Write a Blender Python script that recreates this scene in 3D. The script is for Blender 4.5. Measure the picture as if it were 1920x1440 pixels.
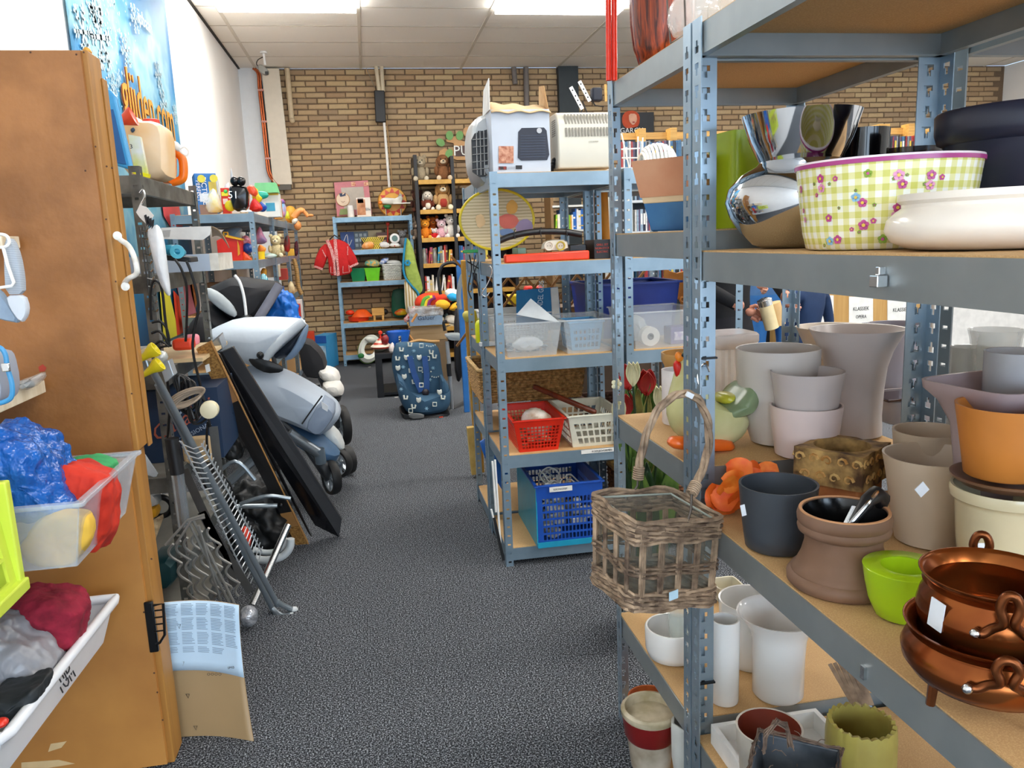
import bpy, math, random
from mathutils import Vector, Matrix
random.seed(7)
PI = math.pi
S = bpy.context.scene
C = S.collection
for o in list(bpy.data.objects): bpy.data.objects.remove(o)

# ---------------- camera ----------------
F = 1480.0; CX = 960.0; CY = 720.0
CAM = Vector((0, 0, 1.33))
_y = Vector((-270, 260, -F)).normalized()
_z = Vector((-331, 8080, F)); _z = (_z - _y * _y.dot(_z)).normalized()
_x = _y.cross(_z)
RW = Matrix((_x, _y, _z))                       # camera axes -> world axes
cd = bpy.data.cameras.new('camera'); cam = bpy.data.objects.new('camera', cd); C.objects.link(cam)
cam.matrix_world = Matrix.Translation(CAM) @ RW.to_4x4()
cd.sensor_width = 36; cd.lens = 36 * F / 1920; cd.clip_start = .02
S.camera = cam

# ---------------- world, daylight, exposure ----------------
W = bpy.data.worlds.new('world'); S.world = W; W.use_nodes = True
bg = W.node_tree.nodes['Background']; bg.inputs[0].default_value = (.5, .72, 1, 1); bg.inputs[1].default_value = 2.2
S.view_settings.view_transform = 'Standard'; S.view_settings.look = 'None'
S.view_settings.gamma = 1; S.view_settings.use_curve_mapping = False
S.view_settings.exposure = 0.46
LAMP_STRENGTH = 14.0
def area(name, loc, rot, sx, sy, power, col):
    l = bpy.data.lights.new(name, 'AREA'); l.shape = 'RECTANGLE'; l.size = sx; l.size_y = sy; l.energy = power; l.color = col
    o = bpy.data.objects.new(name, l); C.objects.link(o); o.location = loc; o.rotation_euler = rot
    return o
area('window_daylight', (0.6, -3.7, 1.5), (math.radians(108), 0, 0), 5, 1.7, 110, (.72, .86, 1))

# ---------------- helpers ----------------
def U(px, py, X=None, Y=None, Z=None):
    """point where the sight line of a photo pixel meets the plane X=, Y= or Z="""
    d = RW @ Vector((px - CX, CY - py, -F))
    if X is not None: t = (X - CAM.x) / d.x
    elif Y is not None: t = (Y - CAM.y) / d.y
    else: t = (Z - CAM.z) / d.z
    return CAM + d * t
def K(p):                                        # metres per photo pixel at point p
    return -(RW.transposed() @ (Vector(p) - CAM)).z / F
def lin(c): return c / 12.92 if c <= .04045 else ((c + .055) / 1.055) ** 2.4
def hexc(h): return tuple(lin(int(h[i:i+2], 16) / 255) for i in (0, 2, 4)) + (1,)
MATS = {}
def mat(h, rough=.5, metal=0, var=.12, sc=18, bump=0, alpha=1, spec=.5, coat=0, kind='noise', h2=None, emit=0, trans=0, bsc=None):
    key = (h, rough, metal, var, sc, bump, alpha, spec, coat, kind, h2, emit, trans, bsc)
    if key in MATS: return MATS[key]
    m = bpy.data.materials.new('m_' + h + '_' + kind); m.use_nodes = True; nt = m.node_tree; N = nt.nodes; L = nt.links
    b = N['Principled BSDF']
    b.inputs['Roughness'].default_value = rough; b.inputs['Metallic'].default_value = metal
    b.inputs['Alpha'].default_value = alpha; b.inputs['Specular IOR Level'].default_value = spec
    b.inputs['Coat Weight'].default_value = coat; b.inputs['Transmission Weight'].default_value = trans
    c = hexc(h); tc = N.new('ShaderNodeTexCoord')
    if h2: c2 = hexc(h2)
    else: c2 = tuple(x * (1 - var) for x in c[:3]) + (1,)
    r = N.new('ShaderNodeValToRGB'); r.color_ramp.elements[0].color = c2; r.color_ramp.elements[1].color = c
    r.color_ramp.elements[0].position = .35; r.color_ramp.elements[1].position = .65
    src = None
    if kind == 'noise':
        t = N.new('ShaderNodeTexNoise'); t.inputs['Scale'].default_value = sc; t.inputs['Detail'].default_value = 4
        L.new(tc.outputs['Object'], t.inputs['Vector']); src = t.outputs['Fac']
    elif kind == 'grain':                        # wood grain along z
        mp = N.new('ShaderNodeMapping'); mp.inputs['Scale'].default_value = (sc, sc, sc * .06)
        t = N.new('ShaderNodeTexNoise'); t.inputs['Scale'].default_value = 2; t.inputs['Detail'].default_value = 6; t.inputs['Distortion'].default_value = .6
        L.new(tc.outputs['Object'], mp.inputs[0]); L.new(mp.outputs[0], t.inputs['Vector']); src = t.outputs['Fac']
    elif kind == 'grainx':
        mp = N.new('ShaderNodeMapping'); mp.inputs['Scale'].default_value = (sc * .06, sc, sc)
        t = N.new('ShaderNodeTexNoise'); t.inputs['Scale'].default_value = 2; t.inputs['Detail'].default_value = 6; t.inputs['Distortion'].default_value = .6
        L.new(tc.outputs['Object'], mp.inputs[0]); L.new(mp.outputs[0], t.inputs['Vector']); src = t.outputs['Fac']
    elif kind == 'speck':
        t = N.new('ShaderNodeTexNoise'); t.inputs['Scale'].default_value = sc; t.inputs['Detail'].default_value = 2; t.inputs['Roughness'].default_value = .8
        L.new(tc.outputs['Object'], t.inputs['Vector']); src = t.outputs['Fac']
        r.color_ramp.elements[0].position = .47; r.color_ramp.elements[1].position = .62
    elif kind == 'vor':
        t = N.new('ShaderNodeTexVoronoi'); t.inputs['Scale'].default_value = sc
        L.new(tc.outputs['Object'], t.inputs['Vector']); s_ = N.new('ShaderNodeSeparateColor'); L.new(t.outputs['Color'], s_.inputs[0]); src = s_.outputs[0]
        r.color_ramp.elements[0].position = .1; r.color_ramp.elements[1].position = .9
    elif kind == 'wavex' or kind == 'wavez':
        t = N.new('ShaderNodeTexWave'); t.bands_direction = 'X' if kind == 'wavex' else 'Z'; t.inputs['Scale'].default_value = sc; t.inputs['Distortion'].default_value = 1
        L.new(tc.outputs['Object'], t.inputs['Vector']); src = t.outputs['Fac']
    elif kind == 'blob':                         # print of small motifs
        t = N.new('ShaderNodeTexVoronoi'); t.inputs['Scale'].default_value = sc; t.feature = 'F1'
        L.new(tc.outputs['Object'], t.inputs['Vector']); src = t.outputs['Distance']
        r.color_ramp.elements[0].position = .30; r.color_ramp.elements[1].position = .33
    L.new(src, r.inputs[0]); L.new(r.outputs[0], b.inputs['Base Color'])
    if bump:
        bm = N.new('ShaderNodeBump'); bm.inputs['Strength'].default_value = bump; bm.inputs['Distance'].default_value = .01
        if bsc:
            t2 = N.new('ShaderNodeTexNoise'); t2.inputs['Scale'].default_value = bsc; L.new(tc.outputs['Object'], t2.inputs['Vector']); src = t2.outputs['Fac']
        L.new(src, bm.inputs['Height']); L.new(bm.outputs[0], b.inputs['Normal'])
    if emit:
        b.inputs['Emission Color'].default_value = (1, .97, .92, 1); b.inputs['Emission Strength'].default_value = emit
    MATS[key] = m; return m

ORG = {}
class G:
    def __init__(s): s.v = []; s.f = []
    def add(s, vs, fs, T=None):
        n = len(s.v)
        for v in vs: s.v.append((T @ Vector(v)) if T is not None else Vector(v))
        for f in fs: s.f.append(tuple(i + n for i in f))
        return s
    def box(s, x0, x1, y0, y1, z0, z1, T=None):
        return s.add([(x0,y0,z0),(x1,y0,z0),(x1,y1,z0),(x0,y1,z0),(x0,y0,z1),(x1,y0,z1),(x1,y1,z1),(x0,y1,z1)],
              [(0,3,2,1),(4,5,6,7),(0,1,5,4),(1,2,6,5),(2,3,7,6),(3,0,4,7)], T)
    def cb(s, c, d, T=None):
        return s.box(c[0]-d[0]/2, c[0]+d[0]/2, c[1]-d[1]/2, c[1]+d[1]/2, c[2]-d[2]/2, c[2]+d[2]/2, T)
    def bar(s, a, b, w, t, up=(0,0,1)):          # rectangular bar from a to b, width w along (dir x up), thickness t
        a = Vector(a); b = Vector(b); d = (b - a); L = d.length; d.normalize()
        u = Vector(up); x = d.cross(u)
        if x.length < 1e-3: x = d.cross(Vector((1, 0, 0)))
        x.normalize(); u = x.cross(d)
        T = Matrix((x, d, u)).transposed().to_4x4(); T.translation = a
        return s.box(-w/2, w/2, 0, L, -t/2, t/2, T)
    def tube(s, pts, r, n=8, closed=False):
        pts = [Vector(p) for p in pts]; m = len(pts)
        rs = r if isinstance(r, (list, tuple)) else [r] * m
        ref = None; base = len(s.v)
        for i, p in enumerate(pts):
            if closed: d = pts[(i+1) % m] - pts[i-1]
            else: d = pts[min(i+1, m-1)] - pts[max(i-1, 0)]
            if d.length < 1e-9: d = Vector((0, 0, 1))
            d.normalize()
            if ref is None:
                ref = d.cross(Vector((0, 0, 1)))
                if ref.length < .1: ref = d.cross(Vector((1, 0, 0)))
            ref = ref - d * ref.dot(d)
            if ref.length < 1e-6: ref = d.cross(Vector((.3, 1, .2)))
            ref.normalize(); q = d.cross(ref)
            for k in range(n):
                a = 2 * PI * k / n; s.v.append(p + (ref * math.cos(a) + q * math.sin(a)) * rs[i])
        for i in range(m if closed else m - 1):
            j = (i + 1) % m
            for k in range(n):
                l = (k + 1) % n; s.f.append((base+i*n+k, base+i*n+l, base+j*n+l, base+j*n+k))
        if not closed:
            s.f.append(tuple(base + k for k in range(n))[::-1]); s.f.append(tuple(base + (m-1)*n + k for k in range(n)))
        return s
    def lathe(s, prof, n=28, c=(0,0,0), sx=1, sy=1, T=None, sq=0, rot=0, fn=None, cap=True, ring=False):
        c = Vector(c); base = len(s.v); vs = []; fs = []
        for j, (r, z) in enumerate(prof):
            for k in range(n):
                a = 2 * PI * k / n; ca = math.cos(a); sa = math.sin(a)
                q = 1
                if sq: q = 1 / ((abs(ca) ** sq + abs(sa) ** sq) ** (1 / sq))
                rr = r * q; dz = 0
                if fn: rr, dz = fn(rr, z, a, j)
                x = rr * ca * sx; y = rr * sa * sy
                if rot: x, y = x * math.cos(rot) - y * math.sin(rot), x * math.sin(rot) + y * math.cos(rot)
                vs.append(c + Vector((x, y, z + dz)))
        for j in range(len(prof) - 1):
            for k in range(n):
                l = (k + 1) % n; fs.append((j*n+k, j*n+l, (j+1)*n+l, (j+1)*n+k))
        m = (len(prof)-1)*n
        if ring:
            for k in range(n): l = (k + 1) % n; fs.append((m+k, m+l, l, k))
        elif cap: fs.append(tuple(range(n))[::-1]); fs.append(tuple(m + k for k in range(n)))
        return s.add(vs, fs, T)
    def ball(s, c, r, n=14, m=8, T=None):
        if not isinstance(r, (tuple, list)): r = (r, r, r)
        prof = [(max(math.sin(PI * j / m), .02), -math.cos(PI * j / m)) for j in range(m + 1)]
        g = G().lathe(prof, n)
        return s.add([Vector((v.x*r[0], v.y*r[1], v.z*r[2])) + Vector(c) for v in g.v], g.f, T)
    def prism(s, poly, axis, a, b):
        n = len(poly)
        def P3(p, t): return {'y': (p[0], t, p[1]), 'x': (t, p[0], p[1]), 'z': (p[0], p[1], t)}[axis]
        vs = [P3(p, a) for p in poly] + [P3(p, b) for p in poly]
        fs = [tuple(range(n)), tuple(range(n, 2*n))[::-1]] + [(i, (i+1) % n + 0, (i+1) % n + n, i + n)[::-1] for i in range(n)]
        return s.add(vs, fs)
    def sheet(s, fn, nu, nv):
        b = len(s.v)
        for i in range(nu + 1):
            for j in range(nv + 1): s.v.append(Vector(fn(i / nu, j / nv)))
        for i in range(nu):
            for j in range(nv):
                a = b + i*(nv+1) + j; s.f.append((a, a+1, a+nv+2, a+nv+1))
        return s
    def puff(s, px, Y, half, p=2.5, rings=7, X=None, taper=1, wob=0):
        """pillow-like solid: photo outline set on plane Y= (or X=) with real thickness 2*half"""
        pts = [U(a, b, Y=Y) if X is None else U(a, b, X=X) for a, b in px]
        # smooth the outline once (Chaikin)
        q = []
        for i in range(len(pts)):
            a = pts[i]; b = pts[(i+1) % len(pts)]; q += [a.lerp(b, .22), a.lerp(b, .78)]
        pts = q; n = len(pts); c = sum(pts, Vector()) / n; base = len(s.v)
        ax = Vector((0, 1, 0)) if X is None else Vector((1, 0, 0))
        for i in range(rings + 1):
            t = -math.cos(PI * i / rings); sc = max((1 - abs(t) ** p), 0) ** (1 / p); sc = max(sc, .03)
            for k, v in enumerate(pts):
                w = 1 + (random.uniform(-wob, wob) if wob else 0)
                s.v.append(c + (v - c) * sc * w + ax * half * t * (1 + (w-1)*3))
        for i in range(rings):
            for k in range(n):
                l = (k+1) % n; s.f.append((base+i*n+k, base+i*n+l, base+(i+1)*n+l, base+(i+1)*n+k))
        s.f.append(tuple(base+k for k in range(n))[::-1]); s.f.append(tuple(base+rings*n+k for k in range(n)))
        return s
    def slab(s, px, Y, t, X=None):
        """flat panel: photo outline on plane Y= (or X=), thickness t away from the camera"""
        pts = [U(a, b, Y=Y) if X is None else U(a, b, X=X) for a, b in px]; n = len(pts)
        ax = Vector((0, t, 0)) if X is None else Vector((t, 0, 0))
        return s.add(pts + [p + ax for p in pts], [tuple(range(n)), tuple(range(n, 2*n))[::-1]] + [(i, i+n, (i+1) % n + n, (i+1) % n) for i in range(n)])
    def out(s, name, m, parent=None, smooth=True, ang=40, bev=0, seg=2, solid=0, sub=0, origin=None):
        if origin is None:
            if parent is not None: origin = ORG[parent.name]
            else:
                xs = [v.x for v in s.v]; ys = [v.y for v in s.v]; zs = [v.z for v in s.v]
                origin = Vector(((min(xs)+max(xs))/2, (min(ys)+max(ys))/2, min(zs)))
        me = bpy.data.meshes.new(name); me.from_pydata([v - origin for v in s.v], [], s.f); me.update()
        import bmesh
        b = bmesh.new(); b.from_mesh(me); bmesh.ops.recalc_face_normals(b, faces=b.faces); b.to_mesh(me); b.free()
        if smooth:
            me.polygons.foreach_set('use_smooth', [True] * len(me.polygons)); me.set_sharp_from_angle(angle=math.radians(ang))
        me.materials.append(m)
        o = bpy.data.objects.new(name, me); C.objects.link(o); ORG[o.name] = Vector(origin)
        if parent is not None: o.parent = parent
        else: o.location = origin
        if solid:
            d = o.modifiers.new('solid', 'SOLIDIFY'); d.thickness = solid; d.offset = 0
        if bev:
            d = o.modifiers.new('bevel', 'BEVEL'); d.width = bev; d.segments = seg; d.limit_method = 'ANGLE'; d.angle_limit = math.radians(40)
        if sub:
            d = o.modifiers.new('sub', 'SUBSURF'); d.levels = sub; d.render_levels = sub
        return o
def tag(o, label, cat, group=None, kind=None):
    o['label'] = label; o['category'] = cat
    if group: o['group'] = group
    if kind: o['kind'] = kind
    return o
def crumple(o, strength=.02, size=.06, lv=2):
    tx = bpy.data.textures.new('folds', 'CLOUDS'); tx.noise_scale = size; tx.noise_depth = 3
    if lv:
        d = o.modifiers.new('sub', 'SUBSURF'); d.levels = lv; d.render_levels = lv
    d = o.modifiers.new('folds', 'DISPLACE'); d.texture = tx; d.strength = strength; d.mid_level = .5; d.texture_coords = 'LOCAL'
    return o
def thing(name, label, cat, loc=(0,0,0), rz=0, group=None):
    o = bpy.data.objects.new(name, None); C.objects.link(o); o.location = loc; o.rotation_euler = (0, 0, rz)
    o.empty_display_size = .05
    ORG[o.name] = Vector((0, 0, 0)) if rz else Vector(loc)
    return tag(o, label, cat, group)
def struct(o): o['kind'] = 'structure'; return o
def dup(o, loc=None, rz=None, label=None, group=None, scale=None):
    def cp(a, par):
        c = a.copy(); C.objects.link(c); ORG[c.name] = ORG.get(a.name, Vector())
        if par is not None: c.parent = par
        for ch in a.children: cp(ch, c)
        return c
    r = cp(o, None)
    if loc is not None: r.location = loc
    if rz is not None: r.rotation_euler = (0, 0, rz)
    if label: r['label'] = label
    if group: r['group'] = group
    if scale: r.scale = (scale,) * 3 if isinstance(scale, (int, float)) else scale
    return r
def text(body, size, loc, rot, m, parent=None, name='lettering', ext=.0006, align='CENTER', sx=1, shear=0, label=None):
    cu = bpy.data.curves.new('t', 'FONT'); cu.body = body; cu.size = size; cu.align_x = align; cu.align_y = 'CENTER'; cu.extrude = ext; cu.shear = shear; cu.resolution_u = 2
    t = bpy.data.objects.new('t', cu); C.objects.link(t); bpy.context.view_layer.update()
    me = bpy.data.meshes.new_from_object(t.evaluated_get(bpy.context.evaluated_depsgraph_get())); bpy.data.objects.remove(t)
    me.materials.clear(); me.materials.append(m)
    o = bpy.data.objects.new(name, me); C.objects.link(o)
    org = ORG[parent.name] if parent is not None else Vector()
    o.location = Vector(loc) - org; o.rotation_euler = rot; o.scale = (sx, 1, 1)
    if parent is not None: o.parent = parent
    if label: o['label'] = label
    return o
def cat(P, n=5):
    out = []
    for i in range(len(P)-1):
        p0, p1, p2, p3 = P[max(i-1,0)], P[i], P[i+1], P[min(i+2, len(P)-1)]
        for j in range(n):
            u = j/n; out.append(.5*((2*p1) + (p2-p0)*u + (2*p0-5*p1+4*p2-p3)*u*u + (3*p1-p0-3*p2+p3)*u**3))
    out.append(P[-1]); return out
ORD = ['first','second','third','fourth','fifth','sixth','seventh','eighth','ninth','tenth','eleventh','twelfth','thirteenth','fourteenth','fifteenth','sixteenth','seventeenth','eighteenth','nineteenth','twentieth']
def ordn(i):
    if i < 20: return ORD[i]
    t = ['twenty', 'thirty', 'forty', 'fifty'][(i + 1) // 10 - 2]; u = (i + 1) % 10
    return (t[:-1] + 'ieth') if u == 0 else t + '-' + ORD[u - 1]
def pot(name, label, cat, x, yb, yt, prof, m, X=None, Y=None, Z=None, th=.004, group=None, n=32, hollow=True, sq=0, rot=0, ztop=None, zb=None, fn=None, inner=None, floor=.012, lim=None):
    """turned vessel: base centre seen at (x,yb), rim centre at (x,yt); prof = [(radius px, height fraction)]"""
    p = U(x, yb, X=X, Y=Y, Z=Z)
    if lim:
        q = min(1, lim[0]/p.x, lim[1]/p.y); p.x *= q; p.y *= q
    if zb is not None: p.z = zb
    k = K(p); h = U(x, yt, Y=p.y).z - p.z
    pr = [(r * k, f * h) for r, f in prof]
    g = G()
    if hollow:
        inn = [(max(r - th, .003), max(z, floor)) for r, z in pr[::-1]]; inn[0] = (inn[0][0], pr[-1][1] - .0005)
        inn = [q for i, q in enumerate(inn) if i == 0 or q[1] < inn[i-1][1] or q[1] > floor] + [(.002, floor)]
        pr = pr + inn
    g.lathe(pr, n, p, sq=sq, rot=rot, fn=fn)
    o = g.out(name, m, smooth=True, ang=50); o.location = p
    o.data.transform(Matrix.Translation(ORG[o.name] - p)); ORG[o.name] = p
    if inner is not None:
        o.data.materials.append(inner); no = len(prof)
        nf = n
        for i, f in enumerate(o.data.polygons):
            if no * nf <= i: f.material_index = 1
    o['_h'] = h
    return tag(o, label, cat, group), p, k, h
def sticker(parent, px, py, w, h, Y=None, X=None, m=None, ang=0, name='price_sticker', label=None, tilt=0):
    c = U(px, py, Y=Y) if Y is not None else U(px, py, X=X); k = K(c)
    g = G(); ca, sa = math.cos(ang), math.sin(ang); q = []
    for a, b in ((-1,-1),(1,-1),(1,1),(-1,1)):
        u = a*w/2*k; v = b*h/2*k
        q.append(c + Vector(((u*ca - v*sa), 0, (u*sa + v*ca))))
    f = .0012
    g.add(q + [p + Vector((0, f, 0)) for p in q], [(0,1,2,3),(7,6,5,4),(0,4,5,1),(1,5,6,2),(2,6,7,3),(3,7,4,0)])
    return g.out(name, m or mat('e8edf2', .5), parent, smooth=False)
# common materials
POSTM = mat('a3b5c2', .34, .65, h2='8fa3b2', sc=10)  # near uprights: pale blue daylight sheen is put into the base colour
STEEL = mat('959c9e', .40, .5, h2='8c9496', sc=12)
STEELB = mat('8a9fae', .36, .5, h2='8095a3', sc=12)
GALV = mat('8c918f', .38, .75, h2='5f6463', sc=14)
BOARD = mat('d3ad78', .75, 0, h2='c39a66', sc=420, kind='speck')
WHITE = mat('f2f1ee', .45); BLACK = mat('161618', .45); DKGREY = mat('3a3c40', .5); RED = mat('d21f1c', .4)
WOODL = mat('d9a95a', .5, kind='grainx', h2='c08f45', sc=30); WOODV = mat('c68f3f', .5, kind='grain', h2='a8752f', sc=30)
PAPER = mat('eceae4', .7); CHROME = mat('d8dadc', .18, 1, var=.03); INK = mat('26262a', .6)
# ---------------- room shell ----------------
LX = -1.245; BY = 9.40; CZ = 3.265; RX = 8.2; FY = -4.0
CARPET = mat('73777d', .95, h2='202226', sc=420, kind='speck', bump=.6, spec=.15)
# coarser flecks in the carpet
_n = CARPET.node_tree; _r = [x for x in _n.nodes if x.type == 'VALTORGB'][0]
_e = _r.color_ramp.elements.new(.70); _e.color = hexc('d5dae2'); _r.color_ramp.elements[1].position = .56
[x for x in _n.nodes if x.type == 'TEX_NOISE'][0].inputs['Scale'].default_value = 210
struct(G().box(LX, RX, FY, BY, -.05, 0).out('floor', CARPET, smooth=False, origin=Vector((0,0,0))))
WALLW = mat('f3f2f0', .8, var=.04, sc=3)
struct(G().box(LX-.1, LX, FY, BY, 0, CZ + .02).out('wall_left', WALLW, smooth=False, origin=Vector((0,0,0))))
struct(G().box(RX, RX+.1, FY, BY, 0, CZ).out('wall_right', WALLW, smooth=False))
# wall behind the photographer with its window opening
g = G(); g.box(LX, RX, FY-.1, FY, 0, .8); g.box(LX, RX, FY-.1, FY, 2.7, CZ); g.box(LX, -1.1, FY-.1, FY, .8, 2.7); g.box(4.5, RX, FY-.1, FY, .8, 2.7)
struct(g.out('wall_front', WALLW, smooth=False))
g = G()
for x in (-1.1, .3, 1.7, 3.1, 4.44): g.box(x, x+.06, FY-.08, FY-.02, .8, 2.7)
g.box(-1.1, 4.5, FY-.08, FY-.02, .8, .86); g.box(-1.1, 4.5, FY-.08, FY-.02, 2.64, 2.7)
struct(g.out('window_1', WHITE, smooth=False))

# brick wall: mortar bed plus separate bricks
MORTAR = mat('75604b', .95, var=.25, sc=60)
wb = struct(G().box(LX, RX, BY, BY+.15, 0, CZ).out('wall_back', MORTAR, smooth=False, origin=Vector((0,0,0))))
BRICK = bpy.data.materials.new('brick'); BRICK.use_nodes = True; nt = BRICK.node_tree
a = nt.nodes.new('ShaderNodeVertexColor'); a.layer_name = 'tone'
nz = nt.nodes.new('ShaderNodeTexNoise'); nz.inputs['Scale'].default_value = 45; nz.inputs['Detail'].default_value = 5
tcx = nt.nodes.new('ShaderNodeTexCoord'); nt.links.new(tcx.outputs['Object'], nz.inputs['Vector'])
mx = nt.nodes.new('ShaderNodeMixRGB'); mx.blend_type = 'MULTIPLY'; mx.inputs[0].default_value = .22
nt.links.new(a.outputs[0], mx.inputs[1]); nt.links.new(nz.outputs['Fac'], mx.inputs[2]); nt.links.new(mx.outputs[0], nt.nodes['Principled BSDF'].inputs['Base Color'])
bmp = nt.nodes.new('ShaderNodeBump'); bmp.inputs['Strength'].default_value = .4; bmp.inputs['Distance'].default_value = .004; nt.links.new(nz.outputs['Fac'], bmp.inputs['Height']); nt.links.new(bmp.outputs[0], nt.nodes['Principled BSDF'].inputs['Normal'])
nt.nodes['Principled BSDF'].inputs['Roughness'].default_value = .9
TONES = ['c9ad88','bb9c76','cdb48c','b09378','c0a27c','9f866e','b89a7a','d2bb92','a98a6c','93806e','c2a784','c6ae8a','a6866a','a08b74','cfb88e','b99c7a']
def brick_geo(w, h, d):
    """brick with rounded, slightly uneven face; front at y=-d"""
    j = lambda s: random.uniform(-s, s)
    v = []
    for (y, i) in ((0, 0), (-d*.55, 0), (-d, .006)):
        for (sx, sz) in ((-1,-1),(1,-1),(1,1),(-1,1)):
            v.append((sx*(w/2 - i) + j(.0025), y, sz*(h/2 - i) + j(.0018)))
    f = [(8,9,10,11)]
    for r in (0, 4):
        for k in range(4): l = (k+1) % 4; f.append((r+k, r+l, r+4+l, r+4+k))
    return v, f
PW = .2175; PH = .0603; BW = PW - .013; BH = PH - .0125
protos = []
def colour(me, hs, per):
    at = me.color_attributes.new('tone', 'FLOAT_COLOR', 'CORNER')
    i = 0
    for p in me.polygons:
        c = hexc(hs[p.index // per]); c = tuple(.5*a + .5*b for a, b in zip(c, (.46, .315, .165, 1)))
        for l in p.loop_indices: at.data[l].color = c
for i, t in enumerate(TONES):
    v, f = brick_geo(BW, BH, .011); me = bpy.data.meshes.new('brick'); me.from_pydata(v, [], f); colour(me, [t], 9); me.materials.append(BRICK); protos.append(me)
sv = []; sf = []; st = []; nb = 0
def pj(p):
    q = RW.transposed() @ (Vector(p) - CAM); return CX - F*q.x/q.z, CY + F*q.y/q.z
for r in range(int(CZ / PH) + 1):
    z = PH/2 + r * PH
    if z + BH/2 > CZ: continue
    x = -.99 + (PW/2 if r % 2 else 0) + random.uniform(-.008, .008)
    while x < RX - .1:
        px, py = pj((x, BY, z)); zz = z + random.uniform(-.0015, .0015)
        vis = (525 < px < 762 and 130 < py < 402) or (762 <= px < 880 and 130 < py < 292) or (572 < px < 640 and 402 < py < 682)
        if vis and nb < 298:
            o = bpy.data.objects.new('brick', random.choice(protos)); C.objects.link(o); o.parent = wb; o.location = (x, BY, zz); o.rotation_euler = (0, random.uniform(-.008, .008), 0); nb += 1
        else:
            v, f = brick_geo(BW, BH, .011); n = len(sv); sv += [(a+x, b+BY, c+zz) for a, b, c in v]; sf += [tuple(i+n for i in q) for q in f]; st.append(random.choice(TONES))
        x += PW + random.uniform(-.004, .004)
me = bpy.data.meshes.new('brickwork'); me.from_pydata(sv, [], sf); colour(me, st, 9); me.materials.append(BRICK)
o = bpy.data.objects.new('brickwork', me); C.objects.link(o); o.parent = wb; o['kind'] = 'stuff'
# painted corner pier at the left end of the brick wall
p1 = U(497, 200, Y=BY-.05)
struct(G().box(LX, p1.x, BY-.05, BY, 0, CZ).out('trim_1', mat('dfe3e6', .8, var=.03), smooth=False))

# ceiling with lay-in tiles, grid and lamps
cl = struct(G().box(LX, RX, FY, BY, CZ+.012, CZ+.1).out('ceiling', mat('6a655d', .9), smooth=False, origin=Vector((0,0,0))))
TILE = mat('f8f5ee', .9, var=.03, sc=120, kind='speck', bump=.15)
xs = [LX, -1.06]; 
while xs[-1] < RX: xs.append(min(xs[-1] + 1.12, RX))
ys = [BY]
while ys[-1] > FY: ys.append(max(ys[-1] - .582, FY))
lampcells = {(i, j) for i in (1, 3, 5, 7) for j in (4, 8, 12, 16, 20)} - {(1, 12), (1, 16)}
tiles = {}
for i in range(len(xs)-1):
    for j in range(len(ys)-1):
        if (i, j) in lampcells: continue
        w = xs[i+1]-xs[i]; d = ys[j]-ys[j+1]; kx = (round(w, 3), round(d, 3))
        if w < .05 or d < .05: continue
        if kx not in tiles:
            q = G().box(-w/2+.006, w/2-.006, -d/2+.004, d/2-.004, 0, .012)
            me = bpy.data.meshes.new('ceiling_tile'); me.from_pydata(q.v, [], q.f); me.materials.append(TILE); tiles[kx] = me
        o = bpy.data.objects.new('ceiling_tile', tiles[kx]); C.objects.link(o); o.parent = cl
        o.location = ((xs[i]+xs[i+1])/2, (ys[j]+ys[j+1])/2, CZ + random.uniform(-.0005, .002)); o.rotation_euler = (random.uniform(-.002,.002), 0, 0)
g = G()
for x in xs[1:-1]: g.box(x-.014, x+.014, FY, BY, CZ-.004, CZ+.011)
g.out('grid_rail', mat('d8d2c6', .6, var=.03), cl, smooth=False)
g = G()
for y in ys[1:-1]: g.box(LX, RX, y-.004, y+.004, CZ-.002, CZ+.011)
g.out('grid_cross_rail', mat('a39a8b', .6, var=.03), cl, smooth=False)
g = G().box(LX, LX+.02, FY, BY, CZ-.012, CZ+.008).out('painted_shadow_gap', mat('24211e', .8), cl, smooth=False)  # solid dark strip: shade along the wall edge put into its colour
LAMP = mat('fffaf2', .5, var=0, emit=LAMP_STRENGTH)
lp = None
names = {(1,4): 'fluorescent ceiling panel nearest the brick wall, left of the aisle', (3,4): 'fluorescent ceiling panel nearest the brick wall, right of the aisle'}
for (i, j) in sorted(lampcells):
    if i+1 >= len(xs) or j+1 >= len(ys): continue
    x = (xs[i]+xs[i+1])/2; y = (ys[j]+ys[j+1])/2
    lab = names.get((i, j), 'fluorescent ceiling panel, %s row from brick wall, %s column from white wall' % (ORD[j//4-1], ORD[(i-1)//2]))
    if lp is None:
        lp = thing('ceiling_light', lab, 'light', (x, y, CZ), group='ceiling light panels')
        g = G(); w = 1.1; d = .57
        for a in (-1, 1): g.box(x+a*w/2-.012, x+a*w/2+.012, y-d/2, y+d/2, CZ-.006, CZ+.012); g.box(x-w/2, x+w/2, y+a*d/2-.01, y+a*d/2+.01, CZ-.006, CZ+.012)
        g.out('frame', WHITE, lp, smooth=False)
        G().box(x-w/2+.01, x+w/2-.01, y-d/2+.01, y+d/2-.01, CZ-.05, CZ+.008).out('diffuser', LAMP, lp, smooth=False)
    else: dup(lp, (x, y, CZ), label=lab)

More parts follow.
